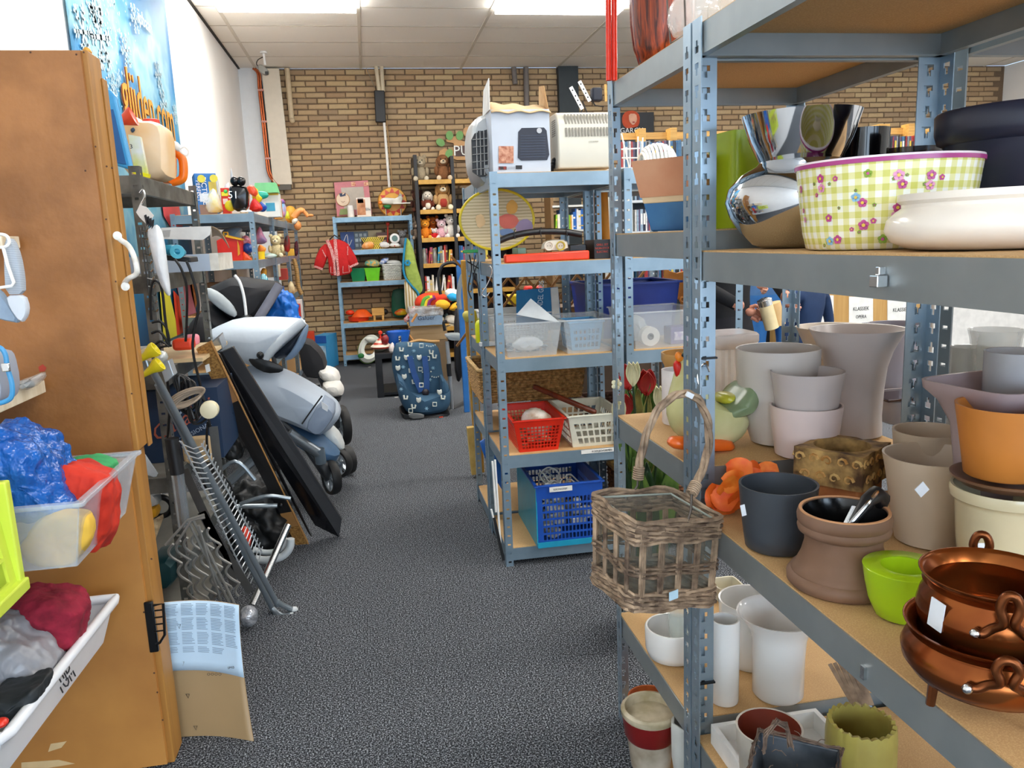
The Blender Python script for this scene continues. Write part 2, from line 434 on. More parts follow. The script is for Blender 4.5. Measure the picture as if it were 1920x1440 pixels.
# ---------------- boltless shelving ----------------
def flange(L, w, H, pitch, big, side, org, ux):
    """slotted strip: local u along ux (unit vec), z up. returns vs, fs"""
    us = [0, w*.30, w*.42, w*.60, w*.72, w]
    zs = [0]; holes = []
    n = int(H / pitch)
    for i in range(n):
        b = i * pitch
        if big:
            up = i % 3 != 1
            z1, z2, z3 = b + pitch*.22, b + pitch*.52, b + pitch*.78
            r = len(zs); zs += [z1, z2, z3]
            if up: holes.append((r, 'n')); holes.append((r+1, 'w'))
            else: holes.append((r, 'w')); holes.append((r+1, 'n'))
        else:
            r = len(zs); zs += [b + pitch*.40, b + pitch*.60]; holes.append((r, 'w'))
    zs.append(H); hs = {}
    for r, k in holes: hs[r] = k
    vs = [org + ux*u + Vector((0,0,z)) for z in zs for u in us]; fs = []; nu = len(us)
    for r in range(len(zs)-1):
        k = hs.get(r)
        for c in range(nu-1):
            if k == 'n' and c == 2: continue
            if k == 'w' and c in (1, 2, 3): continue
            fs.append((r*nu+c, r*nu+c+1, (r+1)*nu+c+1, (r+1)*nu+c))
    return vs, fs
def post(parent, x, y, dx, dy, H, m, wx=.03, wy=.035, pitch=.038, big=True, name='post'):
    """folded L-profile upright with outer corner at x,y"""
    g = G(); 
    v, f = flange(0, wx, H, pitch, big, 0, Vector((x, y, 0)), Vector((dx, 0, 0))); g.add(v, f)
    v, f = flange(0, wy, H, pitch, big, 0, Vector((x, y, 0)), Vector((0, dy, 0))); g.add(v, f)
    return g.out(name, m, parent, smooth=False, solid=.0022)
def beam(parent, a, b, inward, top, m, hb=.052, marks=True):
    """channel beam from a to b (xy), face height hb, lips turned inward"""
    a = Vector((a[0], a[1], 0)); b = Vector((b[0], b[1], 0)); d = (b-a).normalized(); n = Vector((inward[0], inward[1], 0))
    prof = [(0, top), (.012, top), (.012, top-.0018), (.0018, top-.0018), (.0018, top-hb+.0018), (.016, top-hb+.0018), (.016, top-hb), (0, top-hb)]
    g = G(); m_ = len(prof)
    vs = [a + n*u + Vector((0,0,z)) for u, z in prof] + [b + n*u + Vector((0,0,z)) for u, z in prof]
    fs = [tuple(range(m_)), tuple(range(m_, 2*m_))[::-1]] + [(i, (i+1) % m_, (i+1) % m_ + m_, i+m_) for i in range(m_)]
    g.add(vs, fs)
    return g.out('beam', m, parent, smooth=False)
def rack(label, x0, x1, y0, y1, tiers, H, m=STEEL, big=True, group=None, board=BOARD, hb=.052, pitch=.038, wx=.03, wy=.035):
    t = thing('shelving_unit', label, 'shelving', ((x0+x1)/2, (y0+y1)/2, 0), group=group)
    for x, dx in ((x0, 1), (x1, -1)):
        for y, dy in ((y0, 1), (y1, -1)): post(t, x, y, dx, dy, H, POSTM if big else m, wx, wy, pitch, big)
    e = .0035
    for z in tiers:
        beam(t, (x0+e, y0+e), (x1-e, y0+e), (0, 1), z, m, hb); beam(t, (x0+e, y1-e), (x1-e, y1-e), (0, -1), z, m, hb)
        beam(t, (x0+e, y0+e), (x0+e, y1-e), (1, 0), z, m, hb); beam(t, (x1-e, y0+e), (x1-e, y1-e), (-1, 0), z, m, hb)
        G().box(x0+.006, x1-.006, y0+.006, y1-.006, z-.010, z+.0025).out('shelf_board', board, t, smooth=False)
    return t
NB = [1.69, 1.293, .783, .285]; NA = [1.688, 1.331, .866, .312, .05]; MC = [1.578, 1.237, .864, .47, .075]
rackB = rack('near right steel shelving bay filled with vases, bowls and plant pots', .6, 1.1, .42, 1.422, NB, 1.70, wx=.046, wy=.038)
rackA = rack('short steel shelving bay the willow basket hangs on, right of the aisle', .6, 1.1, 1.43, 1.94, NA, 1.70)
rackE = rack('steel shelving bay back to back behind the pot shelves', 1.13, 1.6, .42, 1.422, [1.69, 1.25, .81, .3], 1.70, big=False)
rackC = rack('blue-grey shelving unit with plastic boxes and the heater carton on top', .47, .985, 3.04, 3.46, MC, 1.585, m=STEELB, big=False)
rackC2 = rack('blue-grey shelving unit standing behind the one with the heater carton', .47, .985, 3.49, 3.93, MC, 1.585, m=STEELB, big=False)
rackD = rack('blue-grey shelving unit holding the box with the tape roll', 1.0, 1.50, 3.04, 3.46, MC, 1.585, m=STEELB, big=False)
rackL1 = rack('dull grey shelving unit beside the brown door, jerrycans on top', -1.16, -.68, 2.68, 3.52, [1.57, 1.26, .95, .6, .3, .06], 1.60, m=GALV, big=False, board=mat('7d7a72', .6))
TL = [1.56, 1.265, .92, .56, .2]
rackT = rack('blue-grey toy shelving unit by the white wall, nearest the camera', -1.2, -.70, 5.32, 6.35, TL, 1.57, m=STEELB, big=False)
rackT2 = rack('blue-grey toy shelving unit by the white wall, in the middle', -1.2, -.70, 6.38, 7.40, TL, 1.57, m=STEELB, big=False)
rackT3 = rack('blue-grey toy shelving unit by the white wall, nearest the brick wall', -1.2, -.70, 7.43, 8.45, TL, 1.57, m=STEELB, big=False)
BL = [1.64, 1.285, .935, .48, .12]
rackS = rack('light blue shelving unit against the brick wall under the pink board', -.36, .50, 9.0, 9.36, BL, 1.65, m=mat('8fb4cc', .45, .2, h2='7fa3bb'), big=False)
# small hardware: cable ties round the near uprights
for k, (px, py) in enumerate(((1340, 672), (1333, 1283))):
    c = U(px, py, Y=1.41)
    q = G().box(.614, .6475, 1.414, 1.427, c.z-.0018, c.z+.0018)
    q.out('cable_tie', BLACK, rackB, smooth=False)
# pressed hooks and notches on the near beams
for (px, py) in ((1657, 522),):
    c = U(px, py, X=.602)
    G().box(.588, .598+.004, c.y-.008, c.y+.008, c.z-.010, c.z+.004).box(.594, .6035, c.y-.002, c.y+.006, c.z+.004, c.z+.014).out('beam_clip', CHROME, rackB, smooth=False, bev=.001)
c = U(1620, 1262, X=.602); G().box(.599, .6045, c.y-.004, c.y+.004, c.z-.008, c.z+.010).out('beam_clip', CHROME, rackB, smooth=False)
# ================= near right shelves: vessels =================
STK = mat('e9eef4', .5)
def handle_ring(g, c, r, rt, axis='y'):
    pts = [c + Vector((r*math.cos(a), 0, r*math.sin(a))) for a in [2*PI*i/16 for i in range(16)]]
    g.tube(pts, rt, 6, closed=True)
# --- tier 2 (eye level) bay B
SILV = mat('c9ccd0', .06, 1, var=.04, sc=6)
o, p, k, h = pot('silver_vase', 'shiny silver vase with a pinched neck, left of the flowered bowl', 'vase', 1496, 466, 214,
    [(62,0),(82,.03),(104,.12),(124,.24),(133,.36),(128,.46),(108,.56),(82,.62),(74,.655),(78,.69),(90,.80),(105,1)], SILV, Y=1.30, zb=1.2965, th=.003, n=48)
GING = bpy.data.materials.new('gingham_ceramic'); GING.use_nodes = True; nt = GING.node_tree; bs = nt.nodes['Principled BSDF']; bs.inputs['Roughness'].default_value = .15
tc = nt.nodes.new('ShaderNodeTexCoord'); sp = nt.nodes.new('ShaderNodeSeparateXYZ'); nt.links.new(tc.outputs['Object'], sp.inputs[0])
def mth(op, a, b=None):
    n = nt.nodes.new('ShaderNodeMath'); n.operation = op
    for i, x in enumerate((a, b)):
        if x is None: continue
        if isinstance(x, (int, float)): n.inputs[i].default_value = x
        else: nt.links.new(x, n.inputs[i])
    return n.outputs[0]
ang_ = mth('ARCTAN2', sp.outputs[1], sp.outputs[0])
s1 = mth('GREATER_THAN', mth('FRACT', mth('MULTIPLY', ang_, 44/6.2832*1.0)), .5); s2 = mth('GREATER_THAN', mth('FRACT', mth('MULTIPLY', sp.outputs[2], 58)), .5)
sm = mth('MULTIPLY', mth('ADD', s1, s2), .5)
rp = nt.nodes.new('ShaderNodeValToRGB'); rp.color_ramp.elements[0].color = hexc('f4f3e6'); rp.color_ramp.elements[1].color = hexc('d2cf6c'); rp.color_ramp.elements.new(.5).color = hexc('e6e2a4')
nt.links.new(sm, rp.inputs[0]); nt.links.new(rp.outputs[0], bs.inputs['Base Color'])
p = U(1655, 470, X=.745); p.z = 1.2965; k = K(p); h = U(1655, 303, Y=p.y).z - p.z
t = thing('flowered_bowl', 'yellow gingham bowl with pink flowers and a magenta rim', 'bowl', p)
pr = [(128,0),(136,.02),(143,.2),(149,.5),(155,.85),(158,1)]
g = G().lathe([(r*k, f*h) for r, f in pr] + [(151*k, h), (140*k, .3*h), (.002, .02*h)], 48, p); g.out('bowl', GING, t, ang=60)
g = G().lathe([(157.2*k, .94*h), (159.5*k, .94*h), (160*k, .985*h), (158*k, .99*h)], 48, p, cap=False); g.out('rim_band', mat('b23f86', .25), t, ang=60)
g = G().lathe([(159*k, .985*h), (158.5*k, 1.01*h), (151*k, 1.01*h), (150*k, .975*h)], 48, p, ring=True); g.out('rim', mat('f3e3e8', .2), t, ang=60)
FC = {'p': mat('c94f94', .3), 'l': mat('ee9cc4', .3), 'b': mat('8fc0de', .3), 'g': mat('8fae3a', .3), 'y': mat('eac54a', .3)}
def flower(px, py, r, c):
    # print on the wall of the bowl, found where the sight line meets it
    d = (U(px, py, Y=p.y) - CAM).normalized(); z = None
    for i in range(400):
        q = CAM + d * (.3 + i*.0025)
        f = (q.z - p.z) / h
        if 0 < f < 1:
            rr = 0
            for (a, fa), (b, fb) in zip(pr, pr[1:]):
                if fa <= f <= fb: rr = (a + (b-a)*(f-fa)/(fb-fa)) * k
            if (q.x-p.x)**2 + (q.y-p.y)**2 < rr*rr: break
    n = Vector((q.x-p.x, q.y-p.y, -.1*rr)).normalized(); q = Vector((p.x, p.y, q.z)) + Vector((q.x-p.x, q.y-p.y, 0)).normalized()*rr
    u = n.cross(Vector((0,0,1))).normalized(); v = u.cross(n)
    g = G()
    for j in range(5):
        a = 2*PI*j/5 + .3; c0 = q + (u*math.cos(a) + v*math.sin(a)) * r*.55*k + n*.0008
        ps = [c0 + (u*math.cos(b) + v*math.sin(b))*r*.5*k for b in [2*PI*i/8 for i in range(8)]]
        g.add(ps, [tuple(range(8))])
    o = g.out('flower_print', FC[c], t, smooth=False)
    ps = [q + n*.0014 + (u*math.cos(b) + v*math.sin(b))*r*.35*k for b in [2*PI*i/8 for i in range(8)]]
    G().add(ps, [tuple(range(8))]).out('flower_centre', FC['y' if c != 'g' else 'p'], o, smooth=False)
for a in [(1540,335,8,'p'),(1542,353,8,'l'),(1568,335,5,'p'),(1628,325,7,'g'),(1685,328,9,'l'),(1692,345,8,'p'),(1745,328,8,'p'),(1743,347,8,'l'),(1765,332,5,'p'),(1605,370,8,'b'),(1618,380,8,'p'),(1503,355,7,'p'),(1555,409,7,'p'),(1683,389,8,'p'),(1680,403,8,'l'),(1620,422,9,'p'),(1638,414,5,'p'),(1557,452,8,'b'),(1572,449,8,'p'),(1655,448,8,'g'),(1533,366,4,'p'),(1511,412,6,'l'),(1508,395,5,'p'),(1598,430,4,'p')]: flower(*a)
for a in [(1528,345,3.5),(1556,345,3.5),(1605,357,3),(1640,384,3.5),(1676,335,3.5),(1700,328,3),(1732,345,3.5),(1612,435,3.5),(1548,460,3.5),(1700,392,3.5),(1575,390,3)]: flower(a[0], a[1], a[2], 'g')
pot('cream_bowl', 'low round cream bowl with a flat collar rim, at the right edge', 'bowl', 1866, 470, 357, [(120,0),(150,.03),(180,.16),(192,.36),(188,.55),(172,.70),(163,.76),(163,.82),(171,.88),(171,1)], mat('efe6da', .2, var=.05), X=.75, zb=1.2965, n=48)
o, p, k, h = pot('navy_pot', 'dark navy flowerpot with a thick rim behind the cream bowl', 'flowerpot', 1900, 470, 203, [(92,0),(98,.02),(124,.68),(128,.75),(138,.77),(143,.84),(144,.98),(140,1)], mat('23273a', .35), Y=1.06, zb=1.2965, n=40)
pot('black_pot', 'glossy black cup-shaped pot behind the silver vase', 'pot', 1610, 440, 243, [(36,0),(40,.02),(44,.6),(47,1)], mat('0c0a0c', .08), Y=1.32, zb=1.2965)
pot('glass_bowl', 'smoky glass bowl with a brown rim behind the flowered bowl', 'bowl', 1698, 440, 279, [(28,0),(42,.3),(54,.8),(56,1)], mat('3b2f2c', .15, alpha=.75), Y=1.34, zb=1.2965)
o, p, k, h = pot('lime_vase', 'tall square lime green vase behind the silver vase', 'vase', 1392, 440, 250, [(46,0),(47,.02),(51,1)], mat('9db51c', .3, var=.06), Y=1.60, zb=1.3345, sq=8, n=40, th=.006, rot=.1)
# --- square clay pot with blue glaze
p = U(1285, 430, X=.80); p = U(1283, 428, Y=1.70); p.z = 1.3345; k = K(p); h = U(1283, 300, Y=p.y).z - p.z
t = thing('square_clay_pot', 'square clay pot with a blue glazed foot beside the slotted upright', 'flowerpot', p)
def sqpot(g, r0, r1, z0, z1, rot, n=4):
    vs = []
    for r, z in ((r0, z0), (r1, z1)):
        for i in range(4): a = rot + PI/4 + i*PI/2; vs.append(p + Vector((r*math.cos(a)*1.414, r*math.sin(a)*1.414, z)))
    g.add(vs, [(0,1,5,4),(1,2,6,5),(2,3,7,6),(3,0,4,7),(3,2,1,0)])
g = G(); sqpot(g, 46*k, 56*k, 0, .40*h, .75); g.out('glazed_foot', mat('2d5f93', .2, h2='3a70a4', sc=10), t, smooth=False, bev=.004)
g = G(); sqpot(g, 56*k, 58.5*k, .40*h, .50*h, .75); g.out('glaze_drip', mat('e6c9a0', .4), t, smooth=False, bev=.002)
g = G(); sqpot(g, 58.5*k, 70*k, .50*h, h, .75); g.out('clay_body', mat('d39c78', .7, h2='c98a66', sc=9), t, smooth=False, solid=.006)
# --- tier 3 bay B
Z3 = .7865
DG = mat('3c4148', .4, var=.06)
o, p, k, h = pot('dark_grey_pot', 'matt dark grey flowerpot in front of the orange petals', 'flowerpot', 1457, 1024, 906, [(52,0),(58,.03),(62,.25),(67,.6),(71,1)], DG, Z=Z3, n=40)
sticker(o, 1394, 957, 9, 22, Y=p.y-.05, m=STK, ang=.2)
BRN = mat('80614e', .6, h2='74553f', sc=12)
p = U(1578, 1092, Z=Z3); k = K(p); h = U(1592, 955, Y=p.y).z - p.z
t = thing('brown_plinth_pot', 'matt brown flared pot with a double collar and black inside', 'flowerpot', p)
g = G().lathe([(92*k,0),(98*k,.04*h),(99*k,.12*h),(94*k,.17*h),(91*k,.185*h),(91*k,.205*h),(84*k,.25*h),(74*k,.40*h),(68*k,.56*h),(68*k,.68*h),(80*k,.73*h),(82*k,.78*h),(79*k,.83*h),(82*k,.86*h),(83*k,.93*h),(80*k,h),(73*k,h),(72*k,.9*h)], 48, p, cap=False); g.out('pot_body', BRN, t, ang=50)
G().lathe([(79.5*k, .985*h), (79*k, 1.012*h), (74*k, 1.012*h), (73.5*k, .985*h)], 48, p, ring=True).out('clay_lip', mat('d49b6c', .7), t)
G().lathe([(72.5*k,.98*h),(62*k,.66*h),(60*k,.5*h),(.003,.45*h),(.003,.47*h),(58*k,.52*h),(60*k,.66*h),(71.5*k,.99*h)], 40, p, cap=False).out('black_lining', mat('0d0c0d', .15), t)
PB = p.copy(); kB = k; hB = h
t = thing('kitchen_tool', 'black handled tool with a steel blade lying in the brown pot', 'utensil', p + Vector((0,0,.6*h)))
g = G(); g.tube([p+Vector((-.03,-.03,.62*h)), p+Vector((-.005,-.02,.86*h)), p+Vector((.012,-.012,1.05*h))], [.006,.008,.007], 8); g.out('blade', CHROME, t)
g = G(); g.tube([p+Vector((-.005,-.03,.93*h)), p+Vector((.025,-.02,1.16*h)), p+Vector((.045,-.01,1.20*h)), p+Vector((.062,0,1.1*h)), p+Vector((.064,.004,1.0*h))], [.006,.011,.013,.013,.010], 10); g.out('handle', BLACK, t)
g = G(); g.tube([p+Vector((-.015,-.032,.88*h)), p+Vector((.01,-.032,1.10*h)), p+Vector((.035,-.023,1.245*h)), p+Vector((.048,-.012,1.25*h))], .0035, 8); g.out('handle_inlay', CHROME, t)
LIME = mat('a9cf1d', .15, var=.05)
o, p, k, h = pot('lime_pot', 'glossy lime green pot with a thick inset rim', 'flowerpot', 1692, 1152, 1060, [(44,0),(50,.04),(62,.35),(69,.7),(73,.98),(71,1)], LIME, Z=Z3, n=44, th=.022)
# copper cauldrons
COP = mat('a8622f', .22, .85, h2='7c3f1c', sc=9); COPD = mat('7a4526', .3, .9, sc=9)
def cauldron(name, label, c, k, R, H, feet):
    t = thing(name, label, 'cauldron', c)
    pr = [(.35,0),(.62,.05),(.86,.2),(.98,.4),(1.0,.55),(.95,.70),(.87,.79),(.86,.82),(.93,.85),(.86,.88),(.93,.93),(.98,.985),(.985,1),(.95,1),(.90,.96),(.82,.85),(.92,.7),(.95,.5),(.8,.15),(.01,.06)]
    G().lathe([(a*R, b*H) for a, b in pr], 48, c).out('kettle', COP, t, ang=55)
    for sgn, a0 in ((1, -2.12), (1, 1.0)):
        # riveted loop lug with ring, facing direction a0
        u = Vector((math.cos(a0), math.sin(a0), 0)); v = Vector((-math.sin(a0), math.cos(a0), 0)); b = c + u*R*.99
        pts = []
        for q in ((-.20,.62),(-.15,.60),(-.09,.68),(-.035,.80),(-.06,.98),(-.03,1.12),(.03,1.12),(.06,.98),(.035,.80),(.09,.68),(.15,.60),(.20,.62)):
            pts.append(b + v*q[0]*R*1.9 + Vector((0,0,q[1]*H)) + u*(.012 if .7 < q[1] else .004))
        lug = G().tube(cat(pts, 4), .0050, 10).out('lug', COPD, t)
        for s in (-1, 1): G().ball(b + v*s*.20*R*1.9 + Vector((0,0,.62*H)) + u*.009, (.0055,.0055,.0055), 8, 6).out('rivet', CHROME, lug)
    G().tube([c + Vector((math.cos(-1.75)*R*1.08, math.sin(-1.75)*R*1.08, .98*H)) + Vector((i*.016, i*.012 + .0, math.sin(i*1.1)*.006)) for i in range(0, 9)], .0048, 8).out('chain_bail', COPD, t)
    if feet:
        for a in (2.9, 5.0, 1.0):
            G().tube([c + Vector((math.cos(a)*R*.62, math.sin(a)*R*.62, .02)), c + Vector((math.cos(a)*R*.66, math.sin(a)*R*.66, -.024))], [.006, .005], 8).out('foot', COPD, t)
    return t
p = U(1846, 1285, Z=Z3 + .026); k = K(p); R = 146*k; H = U(1846, 1172, Y=p.y).z - p.z; p1_ = p.copy()
cauldron('copper_cauldron', 'lower of two nested copper cauldrons, standing on three short feet', p, k, R, H, True)
p = p + Vector((.012, .012, H*.50)); k = K(p)
R2 = 134*k; H2 = U(1855, 1075, Y=p.y).z - p.z
t = cauldron('copper_cauldron', 'upper copper cauldron nested in the lower one, with price tag', p, k, R2*.94, H2, False)
c = p + Vector((-R2*.93, -R2*.10, H2*.60)); q = G().cb((0,0,0), (.019, .0015, .034), Matrix.Translation(c) @ Matrix.Rotation(-1.46, 4, 'Z')@ Matrix.Rotation(.12, 4, 'Y')); q.out('price_sticker', STK, t, smooth=False)
BEI = mat('cbb79f', .35, var=.04)
o, p, k, h = pot('beige_pot', 'tall plain beige pot behind the lime green one', 'flowerpot', 1742, 1012, 852, [(54,0),(60,.02),(68,.3),(79,.75),(87,1)], BEI, Z=Z3, n=40)
sticker(o, 1729, 918, 22, 22, Y=p.y-.108, m=STK, ang=.7)
pot('beige_pot', 'squat beige pot half hidden behind the tall beige pot', 'flowerpot', 1738, 900, 806, [(40,0),(46,.1),(58,.7),(63,1)], BEI, Z=Z3, n=36, lim=(1.0, 1.33))
o, p, k, h = pot('cream_pot', 'cream glazed pot carrying a saucer and the orange pot', 'flowerpot', 1876, 1078, 912, [(62,0),(70,.03),(78,.4),(84,.82),(86,.86),(92,.88),(94,.96),(92,1)], mat('d9cdaa', .15, var=.05), Z=Z3, n=40)
sticker(o, 1840, 1032, 20, 28, Y=p.y-.105, m=STK, ang=-.12)
zt = Z3 + h
c = Vector((p.x, p.y, zt)); k = K(c)
tag(G().lathe([(60*k,0),(80*k,.004),(96*k,.014),(97*k,.018),(92*k,.018),(78*k,.009),(.002,.006)], 40, c).out('saucer', mat('7a5a44', .35), origin=c), 'brown saucer between the cream pot and the orange pot', 'saucer')
o, p2, k2, h2 = pot('orange_pot', 'translucent orange terracotta coloured pot on top of the cream pot', 'flowerpot', 1880, 897, 758, [(62,0),(66,.02),(76,.5),(86,.95),(87,1)], mat('d3853a', .45, var=.06), Y=p.y, zb=zt+.0185, n=40)
# carved square planter
p = U(1577, 905, Z=Z3); q_ = min(1, 1.33/p.y); p.x *= q_; p.y *= q_; k = K(p); h = U(1577, 834, Y=p.y).z - p.z
CARV = mat('c19a5c', .8, h2='4a2f17', sc=26, bump=1, bsc=26); RUST = mat('b5733c', .8, h2='8d4d22', sc=14)
t = thing('carved_planter', 'square stone-look planter with carved leaf scrolls around the rim', 'planter', p)
def blk(g, r, z0, z1, rot, hole=None, n=4):
    vs = []; 
    for z in (z0, z1):
        for i in range(4): a = rot + PI/4 + i*PI/2; vs.append(p + Vector((r*math.cos(a)*1.414, r*math.sin(a)*1.414, z)))
    g.add(vs, [(0,1,5,4),(1,2,6,5),(2,3,7,6),(3,0,4,7),(3,2,1,0)])
    return vs
rt = .60
g = G(); blk(g, 55*k, 0, h*.52, rt); g.out('lower_block', RUST, t, smooth=False, bev=.006)
# collar: square outside, round hole inside
N_ = 32; vs = []; fs = []
for z, inn in ((h*.5, 0), (h, 0), (h, 1), (h*.45, 1)):
    for i in range(N_):
        a = 2*PI*i/N_ + rt
        q = 1/max(abs(math.cos(a-rt)), abs(math.sin(a-rt))); r = (63*k*q if not inn else 50*k)
        vs.append(p + Vector((r*math.cos(a), r*math.sin(a), z + (random.uniform(-.002,.002) if not inn else 0))))
for j in range(3):
    for i in range(N_): l = (i+1) % N_; fs.append((j*N_+i, j*N_+l, (j+1)*N_+l, (j+1)*N_+i))
fs.append(tuple(3*N_+i for i in range(N_)))
g = G().add(vs, fs); g.out('carved_collar', CARV, t, ang=50)
g = G()
for sd in range(4):                                   # relief scrolls
    u = Vector((math.cos(rt + sd*PI/2), math.sin(rt + sd*PI/2), 0)); v = Vector((-u.y, u.x, 0))
    for i in range(9):
        cx = (i-4)*.0135; cz = h*(.75 + .12*(-1)**i); s = random.choice((-1, 1))
        pts = [p + u*(63.5*k) + v*(cx + s*.010*math.cos(a)*(1-a/9)) + Vector((0,0,cz + .010*math.sin(a)*(1-a/9))) for a in [j*.8 for j in range(8)]]
        g.tube(pts, [.0032 - .0003*j for j in range(8)], 5)
g.out('scroll_relief', mat('d3ae6e', .7, h2='b07a3a', sc=40), t)
# lavender square flared pot
LAV = mat('b7a3a3', .35, var=.05)
pot('flared_square_pot', 'mauve-grey pot with a wide flared square rim behind the orange pot', 'flowerpot', 1862, 900, 716, [(46,0),(50,.05),(52,.5),(60,.75),(78,.88),(98,.95),(100,1)], LAV, Z=Z3+.002, lim=(.985, 1.28), n=40, sq=6, th=.005, rot=.15)
# --- tier 3 bay A (z .866)
ZA = .8695
FROST = mat('d9d0c8', .3, var=.03, alpha=.9)
o, p, k, h = pot('frosted_vase', 'large round frosted glass vase beside the white column pot', 'vase', 1455, 828, 652, [(36,0),(46,.02),(48,.06),(62,.3),(71,.6),(75,.85),(75,1)], FROST, Z=ZA, n=40, Y=None)
o, p, k, h = pot('frosted_tumbler', 'lower frosted white tumbler of the stacked pair', 'vase', 1509, 852, 758, [(46,0),(54,.04),(60,.5),(65,.97),(65,1)], mat('e3cfc9', .3, var=.03), Z=ZA, n=36)
pot('frosted_tumbler', 'upper frosted tumbler standing inside the lower one', 'vase', 1511, 800, 695, [(40,0),(50,.05),(58,.5),(66,1)], mat('cfc4c0', .25, var=.03, alpha=.9), Y=p.y, n=36, th=.003)
o, p, k, h = pot('flared_vase', 'tall grey-white vase flaring into a wide mouth, in the middle of the shelf', 'vase', 1599, 815, 616, [(43,0),(50,.02),(48,.2),(50,.45),(54,.65),(63,.8),(76,.93),(83,1)], mat('d0c6c2', .3, var=.04), Z=ZA, n=40, Y=None)
pot('flared_vase', 'second flared vase, mostly hidden behind the first one', 'vase', 1558, 800, 612, [(40,0),(42,.4),(48,.7),(64,.95),(68,1)], mat('b9ab9c', .35), Y=1.86, zb=ZA, n=36)
pot('cylinder_vase', 'straight blue-grey glass cylinder at the back of the pot shelf', 'vase', 1672, 770, 606, [(44,0),(46,.03),(48,1)], mat('a9a3aa', .2, var=.04, alpha=.93), Y=1.83, zb=ZA, n=36)
pot('square_trough', 'low grey trough with a mirror-bright rim at the back of the shelf', 'planter', 1690, 812, 740, [(50,0),(54,.1),(58,.95),(57,1)], mat('a39a9a', .25), Y=1.66, zb=ZA, n=32, sq=6)
p = U(1690, 742, Y=1.62)
tag(G().cb(p, (.13, .09, .006)).out('glass_dish', mat('3a2a2c', .05, .3), bev=.002), 'dark glass dish lying across the low grey trough', 'dish')
p = U(1364, 838, Y=1.84); p.z = ZA; k = K(p); h = U(1364, 622, Y=1.84).z - ZA
t = thing('column_pedestal', 'white fluted column pedestal with a square top', 'pedestal', p)
g = G().lathe([(34*k, .01*h), (33*k, .84*h)], 40, p, fn=lambda r, z, a, j: (r*(1 + .05*(1 if int(a/(2*PI)*40 + .5) % 2 else -1)), 0)); g.out('fluted_shaft', mat('efe6dd', .5), t, ang=20)
G().cb(p + Vector((0,0,.02*h)), (.09, .09, .04*h)).out('base_block', mat('e8ded5', .5), t, bev=.002)
G().lathe([(35*k,.82*h),(42*k,.86*h),(45*k,.91*h),(45*k,.98*h),(42*k,h)], 32, p, sq=6).out('capital', mat('e6ddd8', .15), t)
# chicken planter
c = U(1330, 838, Y=1.57); c.z = ZA
t = thing('chicken_planter', 'glazed pottery hen planter with orange feet and green tail', 'planter', c)
YC = 1.57; CH = mat('d9d8a2', .25, h2='c3c086', sc=8)
CH = mat('dedba8', .25, h2='bdb97c', sc=7)
g = G().puff([(1250,770),(1258,735),(1268,700),(1276,668),(1290,655),(1304,668),(1308,700),(1312,730),(1340,752),(1370,770),(1396,775),(1402,790),(1392,815),(1368,832),(1320,838),(1282,826),(1260,806)], YC, .062, p=2.2, rings=9); g.out('body', CH, t)
g = G().puff([(1340,765),(1362,752),(1380,730),(1393,714),(1405,716),(1414,735),(1409,755),(1396,772),(1372,780),(1340,786),(1332,775)], YC, .066, p=2.6); g.out('tail', mat('8f9f78', .25, h2='6f8260', sc=8), t)
g = G().puff([(1342,745),(1352,735),(1378,736),(1382,748),(1366,756),(1346,755)], YC+.01, .035); g.out('inner_bowl', mat('c9c23c', .3), t)
for s in (-1, 1):
    g = G().puff([(1254,836),(1260,822),(1284,818),(1370,824),(1378,838),(1370,845),(1300,845)] if s > 0 else [(1250,832),(1258,818),(1284,818),(1300,830),(1296,842),(1264,842)], YC - .050 + s*.012, .022); g.out('foot', mat('ee6a1c', .3), t)
g = G().puff([(1265,668),(1270,658),(1282,664),(1280,676),(1270,680)], YC-.004, .010); g.out('beak', mat('f08a24', .3), t)
g = G().puff([(1262,684),(1268,674),(1278,682),(1278,704),(1268,710)], YC-.004, .010); g.out('wattle', mat('d02018', .3), t)
g = G().puff([(1280,655),(1284,640),(1292,646),(1298,638),(1304,650),(1302,662)], YC-.002, .007); g.out('comb', mat('d02018', .3), t)
g = G().ball(U(1281, 666, Y=YC-.034), .004, 8, 6); g.out('eye', BLACK, t)
o, p, k, h = pot('white_cylinder_pot', 'tall plain white cylinder behind the pottery hen', 'vase', 1272, 806, 692, [(29,0),(30,.02),(31,1)], mat('efeaea', .3), Y=1.80, zb=ZA)
pot('tan_pot', 'tan glazed pot with a rolled rim at the back of the hen shelf', 'flowerpot', 1290, 740, 660, [(32,0),(38,.6),(44,.8),(49,.88),(49,1)], mat('c89a5c', .25), Y=1.90, zb=ZA+.0)
# --- tier 4 bay A (z .31)
Z4 = .3155; WG = mat('eeedea', .15, var=.02)
o, p, k, h = pot('white_bowl', 'straight-sided white ceramic bowl on the lower shelf', 'bowl', 1262, 1228, 1172, [(40,0),(46,.05),(51,.3),(52,.95),(50,1)], WG, Z=Z4, n=36)
pot('drinking_glass', 'clear tumbler standing in the white bowl', 'glass', 1273, 1192, 1148, [(17,0),(19,.1),(21,1)], mat('e9f2ee', .05, alpha=.35), Y=p.y, th=.002, n=24)
pot('white_cylinder_vase', 'glossy white cylinder vase just right of the slotted upright', 'vase', 1358, 1312, 1160, [(25,0),(26,.02),(27,.98),(26,1)], WG, Z=Z4, n=36)
o, p, k, h = pot('white_trumpet_vase', 'white vase with a wide flared mouth and pencilled price', 'vase', 1458, 1300, 1148, [(42,0),(46,.03),(47,.5),(49,.70),(55,.82),(70,.95),(76,1)], WG, Z=Z4, n=44)
